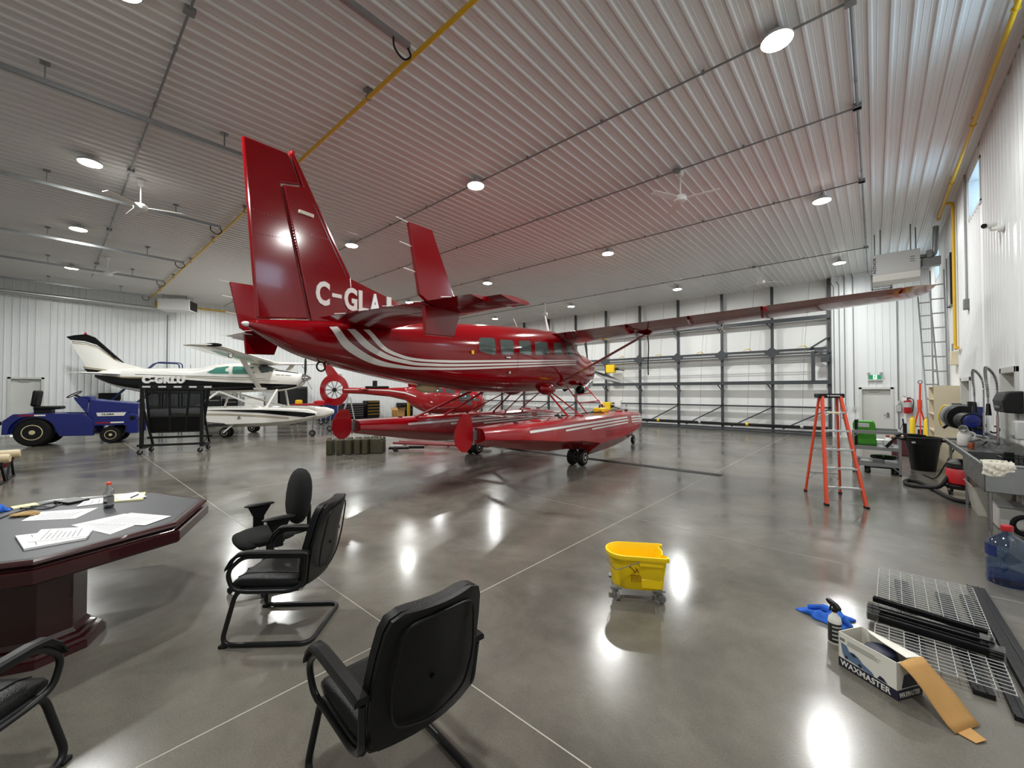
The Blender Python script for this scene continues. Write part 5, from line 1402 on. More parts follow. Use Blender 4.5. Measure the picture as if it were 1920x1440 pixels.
# ---- steel rack with lower shelf
rk = thing('steel_rack', 'low galvanised steel rack with two shelves near the exit door', 'rack', (0.0, 12.35, 0))
for x in (-0.38, 0.38):
    for y in (-0.43, 0.43):
        MB().bb((x - 0.022, y - 0.022, 0.03), (x + 0.022, y + 0.022, 0.92)).build('leg', 'galv', rk, smooth=False)
        MB().cyl((x, y, 0), (x, y, 0.035), 0.02, n=8).build('foot', 'black_rubber', rk)
for z in (0.90, 0.55, 0.20):
    f = MB()
    for y in (-0.43, 0.43): f.bb((-0.40, y - 0.025, z - 0.035), (0.40, y + 0.025, z + 0.035))
    for x in (-0.38, 0.38): f.bb((x - 0.02, -0.43, z - 0.03), (x + 0.02, 0.43, z + 0.03))
    if z < 0.8: f.bb((-0.37, -0.42, z - 0.01), (0.37, 0.42, z + 0.02))
    f.build('shelf_frame', 'galv', rk, smooth=False)
for x in (-0.38, 0.38):
    MB().bar((x, -0.43, 0.78), (x - math.copysign(0.1, x), -0.43, 0.88), 0.02, 0.02).bar((x, -0.43, 0.06), (x - math.copysign(0.14, x), -0.43, 0.19), 0.02, 0.02).build('corner_brace', 'galv', rk, smooth=False)
g = thing('tote_bin', 'bright green moulded tote bin lying on the steel rack', 'bin', (-0.2, 12.5, 0.575))
MB().prism([(-0.21, -0.2, 0), (0.22, -0.2, 0), (0.2, -0.2, 0.24), (0.21, -0.2, 0.27), (0.19, -0.2, 0.47), (0.16, -0.2, 0.54), (-0.18, -0.2, 0.54), (-0.2, -0.2, 0.47), (-0.19, -0.2, 0.24)], (0, 0.45, 0)).build('bin_shell', 'bin_green', g, smooth=False, bevel=0.02)
MB().bb((-0.10, -0.212, 0.40), (0.09, -0.2, 0.49)).build('recess_panel', 'light_grey', g, bevel=0.006)
MB().bb((-0.165, -0.215, 0.0), (-0.115, -0.195, 0.55)).bb((-0.17, -0.21, 0.52), (-0.1, 0.2, 0.56)).build('strap', 'black_plastic', g, smooth=False)
MB().bb((-0.2, -0.21, 0.235), (0.205, -0.2, 0.27)).build('seam_band', 'bin_green', g, smooth=False)
def simple(name, label, cat, loc, parts, rz=0.0):
    o = thing(name, label, cat, loc, rz)
    for nm, mb, m, bv in parts: mb.build(nm, m, o, bevel=bv)
    return o
simple('jug', 'white plastic jug on the steel rack shelf', 'jug', (0.2, 12.45, 0.575), [('jug_body', MB().lathe([(0.08, 0), (0.09, 0.02), (0.09, 0.12), (0.03, 0.18), (0.03, 0.2)]), 'white_matte', 0), ('cap', MB().cyl((0, 0, 0.2), (0, 0, 0.23), 0.035), 'red_plastic', 0)])
simple('tray', 'dark metal tray on the bottom shelf of the steel rack', 'tray', (-0.16, 12.3, 0.225), [('pan', MB().bb((-0.16, -0.3, 0), (0.3, 0.3, 0.02)).bb((-0.16, -0.3, 0), (-0.14, 0.3, 0.06)).bb((0.28, -0.3, 0), (0.3, 0.3, 0.06)), 'galv_dark', 0), ('paper_sheet', MB().bb((-0.15, -0.25, 0.021), (0.1, 0.1, 0.025)), 'paper', 0)])
simple('cable_coil', 'dark green cable reel lying on the bottom shelf', 'cable', (0.12, 12.4, 0.30), [('coil', MB().torus((0, 0, 0.02), (0, 0, 1), 0.2, 0.03), 'black_rubber', 0), ('spoke', MB().bar((-0.2, 0, 0.05), (0.2, 0, 0.05), 0.03, 0.02).bar((0, -0.2, 0.05), (0, 0.2, 0.05), 0.03, 0.02), 'bin_green', 0)])
simple('pressure_gun', 'black wash gun with grey hose hanging on the steel rack corner', 'spray gun', (0.3, 11.85, 0.6), [('gun', MB().bar((-0.14, 0, 0.0), (-0.04, 0, 0.14), 0.04, 0.06).bar((-0.06, 0, 0.13), (0.08, 0.02, 0.28), 0.035, 0.035), 'black_plastic', 0.008), ('hose', MB().tube(sm([(0.02, 0, 0.26), (0.12, -0.02, 0.3), (0.16, -0.03, 0.24), (0.1, -0.03, 0.2), (0.0, -0.02, 0.22)]), 0.018, 8), 'black_rubber', 0)])
d = thing('dolly', 'low wooden dolly with black wheels under the steel rack', 'dolly', (0.05, 12.2, 0), 0.1)
MB().bb((-0.25, -0.3, 0.13), (0.3, 0.3, 0.16)).build('deck', 'black_plastic', d, bevel=0.01)
for x in (-0.2, 0.25):
    for y in (-0.22, 0.22): wheel(d, (x, y, 0.065), 0.065, 0.06, 'grey_plastic')
simple('storage_box', 'maroon fabric storage box on the floor behind the black bin', 'box', (0.68, 16.0, 0), [('box_body', MB().bb((-0.35, -0.3, 0), (0.3, 0.3, 0.5)), 'maroon', 0.02), ('lid', MB().bb((-0.37, -0.32, 0.5), (0.32, 0.32, 0.56)), 'tan', 0.01)])

# ---- black waste bin
b = thing('waste_bin', 'large round black plastic waste bin beside the bookcase', 'bin', (0.80, 13.2, 0))
MB().lathe([(0.20, 0.0), (0.205, 0.01), (0.285, 0.60), (0.30, 0.60), (0.305, 0.72), (0.325, 0.725), (0.325, 0.75), (0.30, 0.755), (0.275, 0.62), (0.20, 0.03), (0.002, 0.03)], n=32, cap=False).build('bin_shell', 'black_plastic', b)
for s in (-1, 1):
    MB().box((s * 0.34, 0, 0.68), (0.12, 0.16, 0.05)).build('handle', 'black_plastic', b, bevel=0.015)
lb = MB().tube([(-0.33, 0.05, 0.79), (-0.1, -0.02, 0.79), (0.05, 0.1, 0.77)], [0.02, 0.03, 0.02], 8).build('liner_edge', 'black_rubber', b)
MB().bb((-0.26, -0.24, 0.62), (-0.2, -0.225, 0.66)).xf(Matrix.Rotation(0.25, 4, 'Z')).build('sticker', 'light_grey', b)

# ---- bookcase with open side
k = thing('bookcase', 'tall beige open bookcase against the ribbed wall', 'bookcase', (1.22, 14.3, 0))
MB().bb((-0.2, -0.62, 0.0), (0.22, -0.60, 1.92)).build('side_panel', 'beige', k, smooth=False)
MB().bb((-0.2, 0.60, 0.0), (0.22, 0.62, 1.92)).build('side_panel', 'beige', k, smooth=False)
MB().bb((0.2, -0.6, 0.0), (0.22, 0.6, 1.92)).build('back_panel', 'beige', k, smooth=False)
for z in (0.06, 0.45, 0.85, 1.25, 1.6, 1.9):
    MB().bb((-0.2, -0.6, z - 0.012), (0.2, 0.6, z + 0.012)).build('shelf', 'beige', k, smooth=False)
for i, (y, z, m, s) in enumerate(((-0.45, 1.612, 'maroon', (0.2, 0.16, 0.22)), (-0.2, 1.612, 'light_grey', (0.2, 0.2, 0.18)), (-0.42, 0.862, 'red_plastic', (0.2, 0.2, 0.1)), (-0.4, 0.462, 'black_plastic', (0.25, 0.25, 0.2)), (-0.1, 1.262, 'grey_plastic', (0.2, 0.3, 0.16)))):
    t = MB().bb((-s[0] / 2, -s[1] / 2, 0), (s[0] / 2, s[1] / 2, s[2])).build('shelf_box', m, bevel=0.01)
    place(t, (1.16, 14.3 + y, z)); tag(t, ['maroon box on the top shelf of the bookcase', 'pale grey box on the top shelf of the bookcase', 'flat red box on a middle shelf of the bookcase', 'black box on a low shelf of the bookcase', 'grey box on an upper shelf of the bookcase'][i], 'box')
    MB().bb((-s[0] / 2 - 0.004, -s[1] / 2 - 0.004, s[2] - 0.03), (s[0] / 2 + 0.004, s[1] / 2 + 0.004, s[2] + 0.004)).build('lid', m, t, bevel=0.004)

# ---- extinguisher, jacks and tripod at the end wall
e = thing('fire_extinguisher', 'red fire extinguisher with white label on the end wall', 'fire extinguisher', (0.86, YD - 0.16, 1.0))
MB().lathe([(0.09, 0), (0.105, 0.02), (0.105, 0.42), (0.07, 0.48), (0.03, 0.5), (0.03, 0.54)], n=20).build('cylinder', 'red_plastic', e)
MB().lathe([(0.107, 0.22), (0.107, 0.40)], n=20, cap=False).build('label_band', 'light_grey', e)
MB().bb((-0.06, -0.05, 0.54), (0.08, 0.02, 0.57)).bar((0.0, 0, 0.55), (-0.12, -0.02, 0.62), 0.03, 0.02).build('valve', 'black_metal', e, bevel=0.005)
MB().tube(sm([(0.04, -0.03, 0.54), (0.14, -0.05, 0.48), (0.13, -0.06, 0.2), (0.11, -0.06, 0.05)]), 0.012, 6).build('hose', 'black_rubber', e)
MB().bb((-0.14, -0.13, 0.46), (-0.03, -0.125, 0.58)).build('tag', 'paper', e, smooth=False)
MB().bb((-0.05, 0.09, 0.2), (0.05, 0.13, 0.5)).build('bracket', 'black_metal', e)
tp = thing('jack_tripod', 'orange tripod jack stand leaning at the end wall', 'tripod', (1.12, 19.5, 0))
MB().tube([(0.0, 0, 1.15), (0.02, 0, 2.05)], 0.03, 10).build('mast', 'orange_red', tp)
MB().torus((0.02, 0, 2.1), (0, 1, 0), 0.05, 0.018, 14, 6).build('eye_ring', 'galv', tp)
MB().cyl((0, 0, 1.2), (0, 0, 1.5), 0.06).build('collar', 'orange_red', tp)
for a in (PI * 0.9, PI * 0.05, -PI / 2):
    MB().tube([(0, 0, 1.3), (0.26 * math.cos(a), 0.3 * math.sin(a), 0.02)], 0.022, 8).build('leg', 'orange_red', tp)
MB().bar((-0.2, 0.0, 0.6), (0.14, 0.0, 0.6), 0.03, 0.03).bb((-0.06, -0.04, 0.2), (0.06, 0.04, 0.5)).build('cross_bar', 'black_metal', tp)
for i, (x, y) in enumerate(((0.92, 19.2), (1.22, 18.6))):
    j = thing('bottle_jack', 'tall yellow jack cylinder %s' % ('below the fire extinguisher' if i == 0 else 'in front of the orange tripod'), 'jack', (x, y, 0), 0, 'yellow jack cylinders')
    MB().lathe([(0.11, 0), (0.11, 0.04), (0.07, 0.06), (0.07, 0.85), (0.055, 0.88), (0.03, 0.9), (0.03, 0.94), (0.045, 0.96)], n=18).build('cylinder', 'yellow', j)
    MB().bar((0.06, 0, 0.1), (0.2, 0, 0.3), 0.03, 0.03).build('pump_lever', 'black_metal', j)
o = thing('hand_tool', 'black grease gun with cable on the end wall by the extinguisher', 'tool', (0.75, 19.6, 0.62))
MB().bb((-0.06, -0.03, 0), (0.05, 0.03, 0.06)).bar((-0.03, 0, 0.05), (-0.05, 0, 0.22), 0.04, 0.04).build('tool_body', 'black_plastic', o, bevel=0.008)
MB().tube(sm([(-0.05, 0, 0.02), (-0.12, 0, -0.2), (-0.06, 0, -0.45), (-0.1, 0.1, -0.6)]), 0.008, 6).build('cord', 'black_rubber', o)
MB().bb((-0.05, -0.05, -0.62), (0.05, 0.05, 0)).build('stand', 'black_metal', o)

# ---- long ladders standing in the corner behind the bookcase
def longladder(label, base, top, w, n):
    o = thing('extension_ladder', label, 'ladder', (0, 0, 0), 0, 'long grey ladders in the corner')
    b0, t0 = Vector(base), Vector(top)
    dx = Vector((w, 0, 0))
    for q in (0, 1):
        MB().bar(b0 + dx * q, t0 + dx * q * 0.95, 0.03, 0.09, up=(0, 1, 0)).build('rail', 'galv', o, smooth=False)
    for i in range(1, n):
        p = b0.lerp(t0, i / n)
        MB().bar(p, p + dx * 0.97, 0.03, 0.03).build('rung', 'galv', o, smooth=False)
    return o
longladder('long grey ladder leaning in the corner, tilted toward the exit door', (1.08, 15.35, 0.0), (0.96, 16.9, 4.75), 0.26, 12)
longladder('long grey ladder standing upright against the corner wall', (1.14, 15.1, 0.0), (1.13, 15.6, 5.0), 0.27, 13)
o = thing('intercom_box', 'cream switch box on the ribbed wall above the bookcase', 'switch box', (XR - 0.06, 13.95, 2.4))
MB().bb((-0.08, -0.14, 0), (0.04, 0.14, 0.32)).build('case', 'beige', o, bevel=0.012)
MB().cyl((-0.04, 0, 0.32), (-0.04, 0, 0.5), 0.015, n=8).build('conduit_stub', 'galv', o)
o = thing('wall_tray', 'black framed board on the ribbed wall beside the gas pipe', 'board', (XR - 0.05, 14.6, 3.9))
MB().bb((-0.03, -0.32, 0), (0.02, 0.32, 1.2)).build('board', 'light_grey', o, smooth=False)
for s in (-1, 1): MB().bb((-0.04, s * 0.32 - 0.02, -0.02), (0.02, s * 0.32 + 0.02, 1.22)).build('frame_side', 'black_metal', o, smooth=False)

# ---- stainless sink
s = thing('utility_sink', 'large stainless steel utility sink on tubular legs', 'sink', (1.2, 8.65, 0))
y0, y1, xa, xb = -0.95, 2.72, -0.2, 0.21
def basin(ya, yb):
    return MB().bb((xa, ya, 0.55), (xa + 0.012, yb, 0.88)).bb((xb - 0.012, ya, 0.55), (xb, yb, 0.88)).bb((xa, ya, 0.55), (xb, ya + 0.012, 0.88)).bb((xa, yb - 0.012, 0.55), (xb, yb, 0.88)).bb((xa, ya, 0.55), (xb, yb, 0.562))
basin(y0, 0.72).build('basin', 'stainless', s, smooth=False, bevel=0.004)
MB().bb((xa, 0.72, 0.865), (xb, y1, 0.88)).bb((xa, 0.72, 0.80), (xa + 0.012, y1, 0.88)).build('drain_board', 'stainless', s, smooth=False)
MB().tube([(xa - 0.01, y0 - 0.01, 0.89), (xa - 0.01, y1, 0.89)], 0.02, 10).tube([(xa - 0.01, y0 - 0.01, 0.89), (xb, y0 - 0.01, 0.89)], 0.02, 10).tube([(xa - 0.01, y1, 0.89), (xb, y1, 0.89)], 0.02, 10).build('rolled_rim', 'stainless', s)
MB().bb((xb - 0.015, y0, 0.88), (xb + 0.01, y1, 1.1)).build('splashback', 'stainless', s, smooth=False)
for x in (xa + 0.05, xb - 0.04):
    for y in (y0 + 0.06, 0.80, y1 - 0.1):
        lg = MB().cyl((x, y, 0.06), (x, y, 0.56 if y < 0 else 0.86), 0.021, n=12).build('leg', 'stainless', s)
        MB().cyl((x, y, 0.0), (x, y, 0.06), 0.016, n=10).build('foot', 'galv_dark', lg)
for i, yy in enumerate((1.75, 0.72)):
    t = thing('sink_faucet', 'tall spring hose faucet %s' % ('over the drain board of the sink' if i == 0 else 'over the basin of the sink'), 'faucet', (XR - 0.1, 8.65 + yy, 1.02), 0, 'spring faucets on the sink wall')
    MB().cyl((0, 0, 0.0), (0.06, 0, 0.0), 0.03).cyl((-0.02, -0.1, 0), (-0.02, 0.1, 0), 0.025).cyl((0, 0, 0), (0, 0, 0.42), 0.016).build('riser', 'chrome', t)
    sp = sm([(0, 0, 0.4), (0.0, 0.0, 0.85), (-0.04, -0.06, 1.02), (-0.12, -0.2, 1.12), (-0.16, -0.36, 1.10), (-0.18, -0.52, 0.98), (-0.18, -0.62, 0.8), (-0.18, -0.66, 0.6)], 8)
    MB().tube(sp, 0.010, 8).build('hose', 'galv_dark', t)
    cl = MB()
    for q in range(2, len(sp) - 4, 1):
        cl.torus(sp[q], sp[q + 1] - sp[q - 1], 0.016, 0.004, 10, 4)
    tag(cl.build('spring_coil', 'chrome', t), kind='stuff')
    MB().cyl((-0.18, -0.66, 0.6), (-0.18, -0.68, 0.44), 0.02, 0.03).build('spray_head', 'black_plastic', t)
    for q in (-1, 1): MB().bar((-0.02, q * 0.1, 0.0), (-0.1, q * 0.13, 0.02), 0.02, 0.014).build('tap_lever', 'chrome', t)
    MB().tube(sm([(-0.03, 0, 0.02), (-0.15, -0.02, 0.04), (-0.3, -0.05, 0.0)]), 0.014, 8).build('spout', 'chrome', t)
    MB().torus((-0.03, 0.04, 0.2), (0, 1, 0), 0.05, 0.012, 12, 6, 0, PI * 1.3).build('hook', 'black_metal', t)
dp = thing('towel_dispenser', 'large black paper towel dispenser on the wall above the sink', 'dispenser', (XR - 0.02, 8.75, 1.47))
MB().prism([(0, -0.42, 0.03), (-0.17, -0.42, 0.04), (-0.19, -0.42, 0.2), (-0.15, -0.42, 0.31), (0, -0.42, 0.33)], (0, 0.62, 0)).build('dispenser_case', 'black_plastic', dp, smooth=False, bevel=0.02)
MB().bb((-0.195, -0.2, 0.1), (-0.175, 0.1, 0.13)).build('dispenser_slot', 'grey_plastic', dp, smooth=False)
sd = thing('soap_dispenser', 'white soap dispenser below the black towel dispenser', 'dispenser', (XR - 0.02, 8.2, 1.18))
MB().bb((-0.12, -0.1, 0), (0, 0.1, 0.24)).build('case', 'light_grey', sd, bevel=0.02)
MB().bb((-0.14, -0.06, 0.02), (-0.12, 0.06, 0.06)).build('push_bar', 'grey_plastic', sd, bevel=0.005)
# hose reels on a post
hr = thing('hose_reel', 'black hose reel with grey cover and yellow hose by the sink', 'hose reel', (1.2, 11.5, 1.3))
MB().cyl((-0.02, 0.05, 0), (0.02, -0.25, 0), 0.22, n=24).build('drum', 'black_plastic', hr)
MB().lathe([(0.21, -0.02), (0.24, 0.0), (0.24, 0.16), (0.21, 0.18)], (-0.02, 0.12, 0.02), (0.1, -1, 0), 24).build('cover', 'grey_plastic', hr)
MB().bb((-0.1, -0.05, 0.18), (0.02, 0.1, 0.26)).bar((-0.12, 0.05, -0.12), (-0.22, 0.02, -0.22), 0.04, 0.04).bb((0.05, -0.1, -0.25), (0.2, 0.05, -0.18)).build('bracket', 'black_metal', hr, smooth=False)
MB().tube(sm([(-0.06, 0.1, 0.22), (-0.2, 0.15, 0.2), (-0.26, 0.2, 0.0), (-0.22, 0.3, -0.2)]), 0.012, 6).build('hose_end', 'yellow', hr)
MB().tube(sm([(0.0, -0.1, -0.22), (-0.08, 0.0, -0.6), (-0.2, 0.1, -0.95), (-0.32, 0.3, -1.25), (-0.45, 0.9, -1.29)]), 0.012, 6).build('hose', 'black_rubber', hr)
MB().bb((0.1, -0.06, -0.3), (0.2, 0.06, 0.3)).build('wall_plate', 'black_metal', hr, smooth=False)
h2 = thing('hose_reel', 'blue-faced black hose reel in front of the grey one', 'hose reel', (1.22, 10.75, 1.27))
MB().cyl((-0.03, 0.2, 0), (0.03, -0.1, 0), 0.14, n=24).bb((-0.08, -0.05, -0.14), (0.16, 0.2, 0.1)).build('drum', 'black_plastic', h2)
MB().lathe([(0.12, 0.0), (0.11, 0.03), (0.08, 0.04), (0.003, 0.042)], (0.03, -0.09, 0), (0.05, -1, 0), 24).build('reel_face', 'tug_blue', h2)
MB().bb((-0.06, -0.14, -0.012), (0.12, -0.128, 0.018)).build('face_mark', 'blue_dark', h2, smooth=False)
MB().bb((0.06, 0.0, -0.28), (0.18, 0.14, 0.25)).build('wall_plate', 'blue_dark', h2, smooth=False)
MB().tube(sm([(0.0, -0.05, -0.2), (-0.05, -0.1, -0.34), (0.05, -0.25, -0.42), (0.16, -0.3, -0.34), (0.17, -0.25, -0.2)]), 0.01, 6).build('hose', 'black_rubber', h2)
# things on the sink
simple('jug', 'white plastic jug standing on the sink drain board', 'jug', (1.10, 10.1, 0.885), [('jug_body', MB().lathe([(0.07, 0), (0.085, 0.02), (0.085, 0.18), (0.05, 0.26), (0.04, 0.28)], n=18), 'white_matte', 0), ('spout', MB().tube([(0, 0, 0.24), (-0.02, -0.06, 0.3), (-0.03, -0.12, 0.3)], [0.06, 0.055, 0.05], 14, cap=False), 'white_matte', 0), ('handle', MB().tube(sm([(0.06, 0, 0.24), (0.12, 0, 0.2), (0.1, 0, 0.1), (0.08, 0, 0.08)]), 0.014, 8), 'white_matte', 0)])
simple('soap_bottle', 'small clear bottle of amber soap on the sink', 'bottle', (1.13, 9.7, 0.885), [('liquid', MB().lathe([(0.034, 0), (0.036, 0.01), (0.036, 0.1), (0.034, 0.11)]), 'amber', 0), ('bottle', MB().lathe([(0.037, 0.0), (0.039, 0.01), (0.039, 0.15), (0.015, 0.19), (0.015, 0.21)]), 'clear_plastic', 0)])
simple('wire_basket', 'black wire basket hanging in the sink', 'basket', (1.31, 8.15, 0.86), [('rim', MB().tube([(-0.12, -0.16, 0.1), (0.1, -0.16, 0.1), (0.1, 0.16, 0.1), (-0.12, 0.16, 0.1)], 0.006, 6, closed=True), 'black_metal', 0), ('wires', (lambda m: [m.tube(fillet([(-0.12 + i * 0.044, -0.16, 0.1), (-0.1 + i * 0.04, -0.13, 0.0), (-0.1 + i * 0.04, 0.13, 0.0), (-0.12 + i * 0.044, 0.16, 0.1)], 0.03, 3), 0.004, 5) for i in range(6)] and m)(MB()), 'black_metal', 0), ('scraper', MB().box((-0.04, 0.0, 0.08), (0.09, 0.03, 0.15)), 'black_plastic', 0.005)])
cl = thing('cleaning_cloth', 'crumpled white cloth draped over the sink rim', 'cloth', (1.1, 7.69, 0.9))
gr = []
for i in range(21):
    u = i / 20
    row = []
    for j in range(21):
        v = j / 20
        wr = 0.010 * math.sin(17 * u + 5 * v) + 0.007 * math.sin(31 * u - 9 * v + 1.3) + 0.006 * math.cos(23 * v + 8 * u)
        if v < 0.35:
            y, z = 0.12 - 0.155 * v / 0.35, 0.016 + abs(wr) * 1.4
        else:
            y, z = -0.038 - abs(wr) * 1.2 * min(1, (v - 0.35) * 6) - 0.004, 0.014 - (v - 0.35) * (0.19 + 0.06 * math.sin(3.2 * u + 0.4) - 0.05 * (u > 0.72)) 
        row.append((-0.12 + 0.26 * u + 0.5 * wr * v, y, z))
    gr.append(row)
MB().sheet(gr).build('cloth_sheet', 'cloth_white', cl, thick=0.003, ang=1.5)
MB().tube(sm([(-0.1, 0.08, 0.03), (0.0, 0.06, 0.04), (0.1, 0.09, 0.03)]), 0.012, 8).build('cloth_fold', 'cloth_white', cl)
simple('sponge', 'green scouring pad on the sink rim beside the cloth', 'sponge', (1.06, 7.95, 0.87), [('pad', MB().box((0, 0, 0.03), (0.06, 0.14, 0.04)), 'bin_green', 0.012), ('foam', MB().box((0, 0, 0.005), (0.06, 0.14, 0.02)), 'beige', 0.005)])
# shop vacuum and hose
v = thing('shop_vacuum', 'red shop vacuum with black base under the sink', 'vacuum', (1.13, 10.55, 0))
MB().lathe([(0.17, 0.16), (0.21, 0.2), (0.22, 0.42), (0.2, 0.45)], n=24).build('tank', 'red_plastic', v)
MB().lathe([(0.2, 0.45), (0.22, 0.47), (0.21, 0.54), (0.13, 0.6), (0.003, 0.61)], n=24).build('motor_lid', 'black_plastic', v)
MB().lathe([(0.2, 0.1), (0.24, 0.12), (0.24, 0.16), (0.18, 0.19)], n=24).build('base', 'black_plastic', v)
for a in range(4):
    t = a * PI / 2 + 0.6
    caster(v, 0.22 * math.cos(t), 0.22 * math.sin(t), 0.045, fork='black_plastic', h=0.12)
MB().tube(sm([(-0.18, -0.05, 0.3), (-0.32, -0.1, 0.1), (-0.6, 0.1, 0.04), (-0.72, 0.35, 0.035), (-0.66, 0.75, 0.035), (-0.5, 0.6, 0.035), (-0.35, -0.1, 0.035), (-0.2, -0.75, 0.035), (0.0, -0.9, 0.035)], 10), 0.033, 12).build('hose', 'black_rubber', v)
# clear bin and things under the sink
cb = thing('clear_tote', 'clear plastic tote with yellow-green liquid under the sink', 'tote', (1.22, 9.15, 0.0))
MB().loft([[Vector((x * w, y * d, z)) for x, y in ((-1, -1), (1, -1), (1, 1), (-1, 1))] for w, d, z in ((0.13, 0.26, 0.0), (0.19, 0.33, 0.42), (0.21, 0.35, 0.43), (0.18, 0.32, 0.42), (0.125, 0.255, 0.01))], True, True).build('tote_shell', 'milky', cb, smooth=False)
MB().bb((-0.12, -0.24, 0.012), (0.12, 0.24, 0.06)).build('liquid', 'yellow', cb)
simple('storage_box', 'white plastic box on the floor under the sink', 'box', (1.3, 8.45, 0.0), [('box_body', MB().bb((-0.12, -0.2, 0), (0.12, 0.2, 0.28)), 'white_matte', 0.02), ('lid', MB().bb((-0.13, -0.21, 0.28), (0.13, 0.21, 0.31)), 'light_grey', 0.01)])
simple('hose_coil', 'black hose coil standing under the near end of the sink', 'hose', (1.37, 7.95, 0.14), [('coil', MB().torus((0, 0, 0), (0.1, 1, 0), 0.11, 0.028), 'black_rubber', 0), ('tie', MB().box((0, 0, 0.11), (0.03, 0.08, 0.07)), 'white_matte', 0.004)])
# water jug
j = thing('water_jug', 'large blue water jug with red cap standing on the floor', 'jug', (0.91, 5.97, 0))
MB().lathe([(0.10, 0.0), (0.135, 0.012), (0.14, 0.04), (0.135, 0.09), (0.14, 0.12), (0.14, 0.2), (0.132, 0.225), (0.14, 0.25), (0.14, 0.36), (0.12, 0.40), (0.06, 0.445), (0.034, 0.465), (0.034, 0.50)], n=32).build('jug_body', 'blue_plastic', j)
MB().lathe([(0.13, 0.008), (0.134, 0.03), (0.13, 0.10), (0.003, 0.101)], n=28).build('water', 'water_blue', j)
MB().lathe([(0.04, 0.49), (0.042, 0.53), (0.036, 0.54), (0.003, 0.542)], n=20).build('cap', 'red_plastic', j)
lb = MB()
for i in range(9):
    a0 = PI * 1.02 + i * 0.1
    lb.sheet([[(0.1425 * math.cos(a), 0.1425 * math.sin(a), z) for z in (0.255, 0.355)] for a in (a0, a0 + 0.1)])
lb.build('label', 'blue_dark', j)
MB().tube(sm([(0.135, -0.02, 0.34), (0.17, -0.03, 0.3), (0.17, -0.03, 0.2), (0.135, -0.02, 0.16)]), 0.014, 8).build('handle', 'blue_plastic', j)

# ================================================================ FOREGROUND
# ---- octagonal conference table
TC = Vector((-4.9, -0.01, 0))
tb = thing('conference_table', 'octagonal dark mahogany conference table with slate grey top', 'table', TC)
def octo(ap, z, a0=42.5):
    R = ap / math.cos(PI / 8)
    return [Vector((R * math.cos(math.radians(a0 + 45 * i)), R * math.sin(math.radians(a0 + 45 * i)), z)) for i in range(8)]
MB().loft([octo(0.90, 0.74), octo(0.90, 0.758), octo(0.885, 0.7605)]).build('table_top', 'slate_top', tb, smooth=False)
MB().loft([octo(0.90, 0.757), octo(0.93, 0.760), octo(0.95, 0.750), octo(0.955, 0.735), octo(0.935, 0.720), octo(0.90, 0.715)], False, False).build('edge_moulding', 'mahogany', tb, ang=0.3)
MB().loft([octo(0.88, 0.74), octo(0.915, 0.716), octo(0.925, 0.700), octo(0.925, 0.690)], False, False).build('groove', 'mahogany', tb, smooth=False)
MB().loft([octo(0.85, 0.70), octo(0.955, 0.700), octo(0.965, 0.692), octo(0.965, 0.62), octo(0.95, 0.605), octo(0.80, 0.605)]).build('apron', 'mahogany', tb, ang=0.3)
for px_, py_ in ((0.49, -0.02), (-0.45, -0.32)):
    sh_ = Vector((px_, py_, 0))
    def oc(ap, z): return [p + sh_ for p in octo(ap, z)]
    MB().loft([oc(0.215, 0.12), oc(0.215, 0.61)]).build('pedestal', 'mahogany', tb, smooth=False)
    MB().loft([oc(0.31, 0.0), oc(0.31, 0.045), oc(0.295, 0.055), oc(0.29, 0.075), oc(0.265, 0.085), oc(0.26, 0.105), oc(0.235, 0.115), oc(0.22, 0.145)]).build('pedestal_base', 'mahogany', tb, ang=0.3)
ZT = 0.7615
def sheetof(poly, h, z=0.0, curl=0.0):
    c = sum((Vector((p[0], p[1], 0)) for p in poly), Vector()) / len(poly)
    return c, MB().prism([(p[0] - c.x, p[1] - c.y, z + (curl if i == 0 else 0)) for i, p in enumerate(poly)], (0, 0, h))
def paper(label, poly, h=0.001, z=0.0, m='paper', lines=0, curl=0.0, name='paper_sheet', cat='paper'):
    o_c, mb = sheetof(poly, h, 0, curl)
    a = sum(poly[i][0] * poly[(i + 1) % len(poly)][1] - poly[(i + 1) % len(poly)][0] * poly[i][1] for i in range(len(poly)))
    if a < 0: mb.f = [f[::-1] for f in mb.f]
    o = mb.build(name, m, smooth=False, loc=(o_c.x, o_c.y, ZT + z))
    tag(o, label, cat, 'loose papers on the conference table')
    p = [Vector((q[0] - o_c.x, q[1] - o_c.y, 0)) for q in poly]
    if lines and len(p) >= 4:
        ln = MB()
        for i in range(lines):
            t = 0.12 + 0.76 * i / max(1, lines - 1)
            a_, b_ = p[0].lerp(p[3], t) * 0.8, p[1].lerp(p[2], t) * 0.8
            b_ = a_.lerp(b_, 0.6 + 0.4 * rnd.random())
            ln.bar(a_ + Vector((0, 0, h + 0.0006)), b_ + Vector((0, 0, h + 0.0006)), 0.006, 0.0006)
        ln.build('printed_line', 'paper_line', o, smooth=False)
    return o
paper('white printed sheet lying under the overlapping sheets at the table edge', [(-4.66, 0.12), (-4.76, 0.43), (-4.46, 0.62), (-4.15, 0.30)], 0.002, 0, lines=9)
paper('white printed sheet fanned toward the table corner', [(-4.60, 0.22), (-4.74, 0.47), (-4.37, 0.68), (-4.22, 0.50)], 0.001, 0.003, lines=8)
paper('thick stack of white pages at the table edge', [(-4.57, -0.15), (-4.15, -0.10), (-4.14, 0.18), (-4.43, 0.24)], 0.014, 0, lines=3)
paper('top page skewed on the thick stack', [(-4.30, -0.09), (-4.62, -0.03), (-4.43, 0.23), (-4.16, 0.19)], 0.0015, 0.015, lines=8)
paper('white printed sheet lying beside the clear bottle', [(-5.11, -0.14), (-5.38, -0.05), (-5.18, 0.30), (-4.88, 0.15)], 0.001, 0, lines=9, curl=0.0)
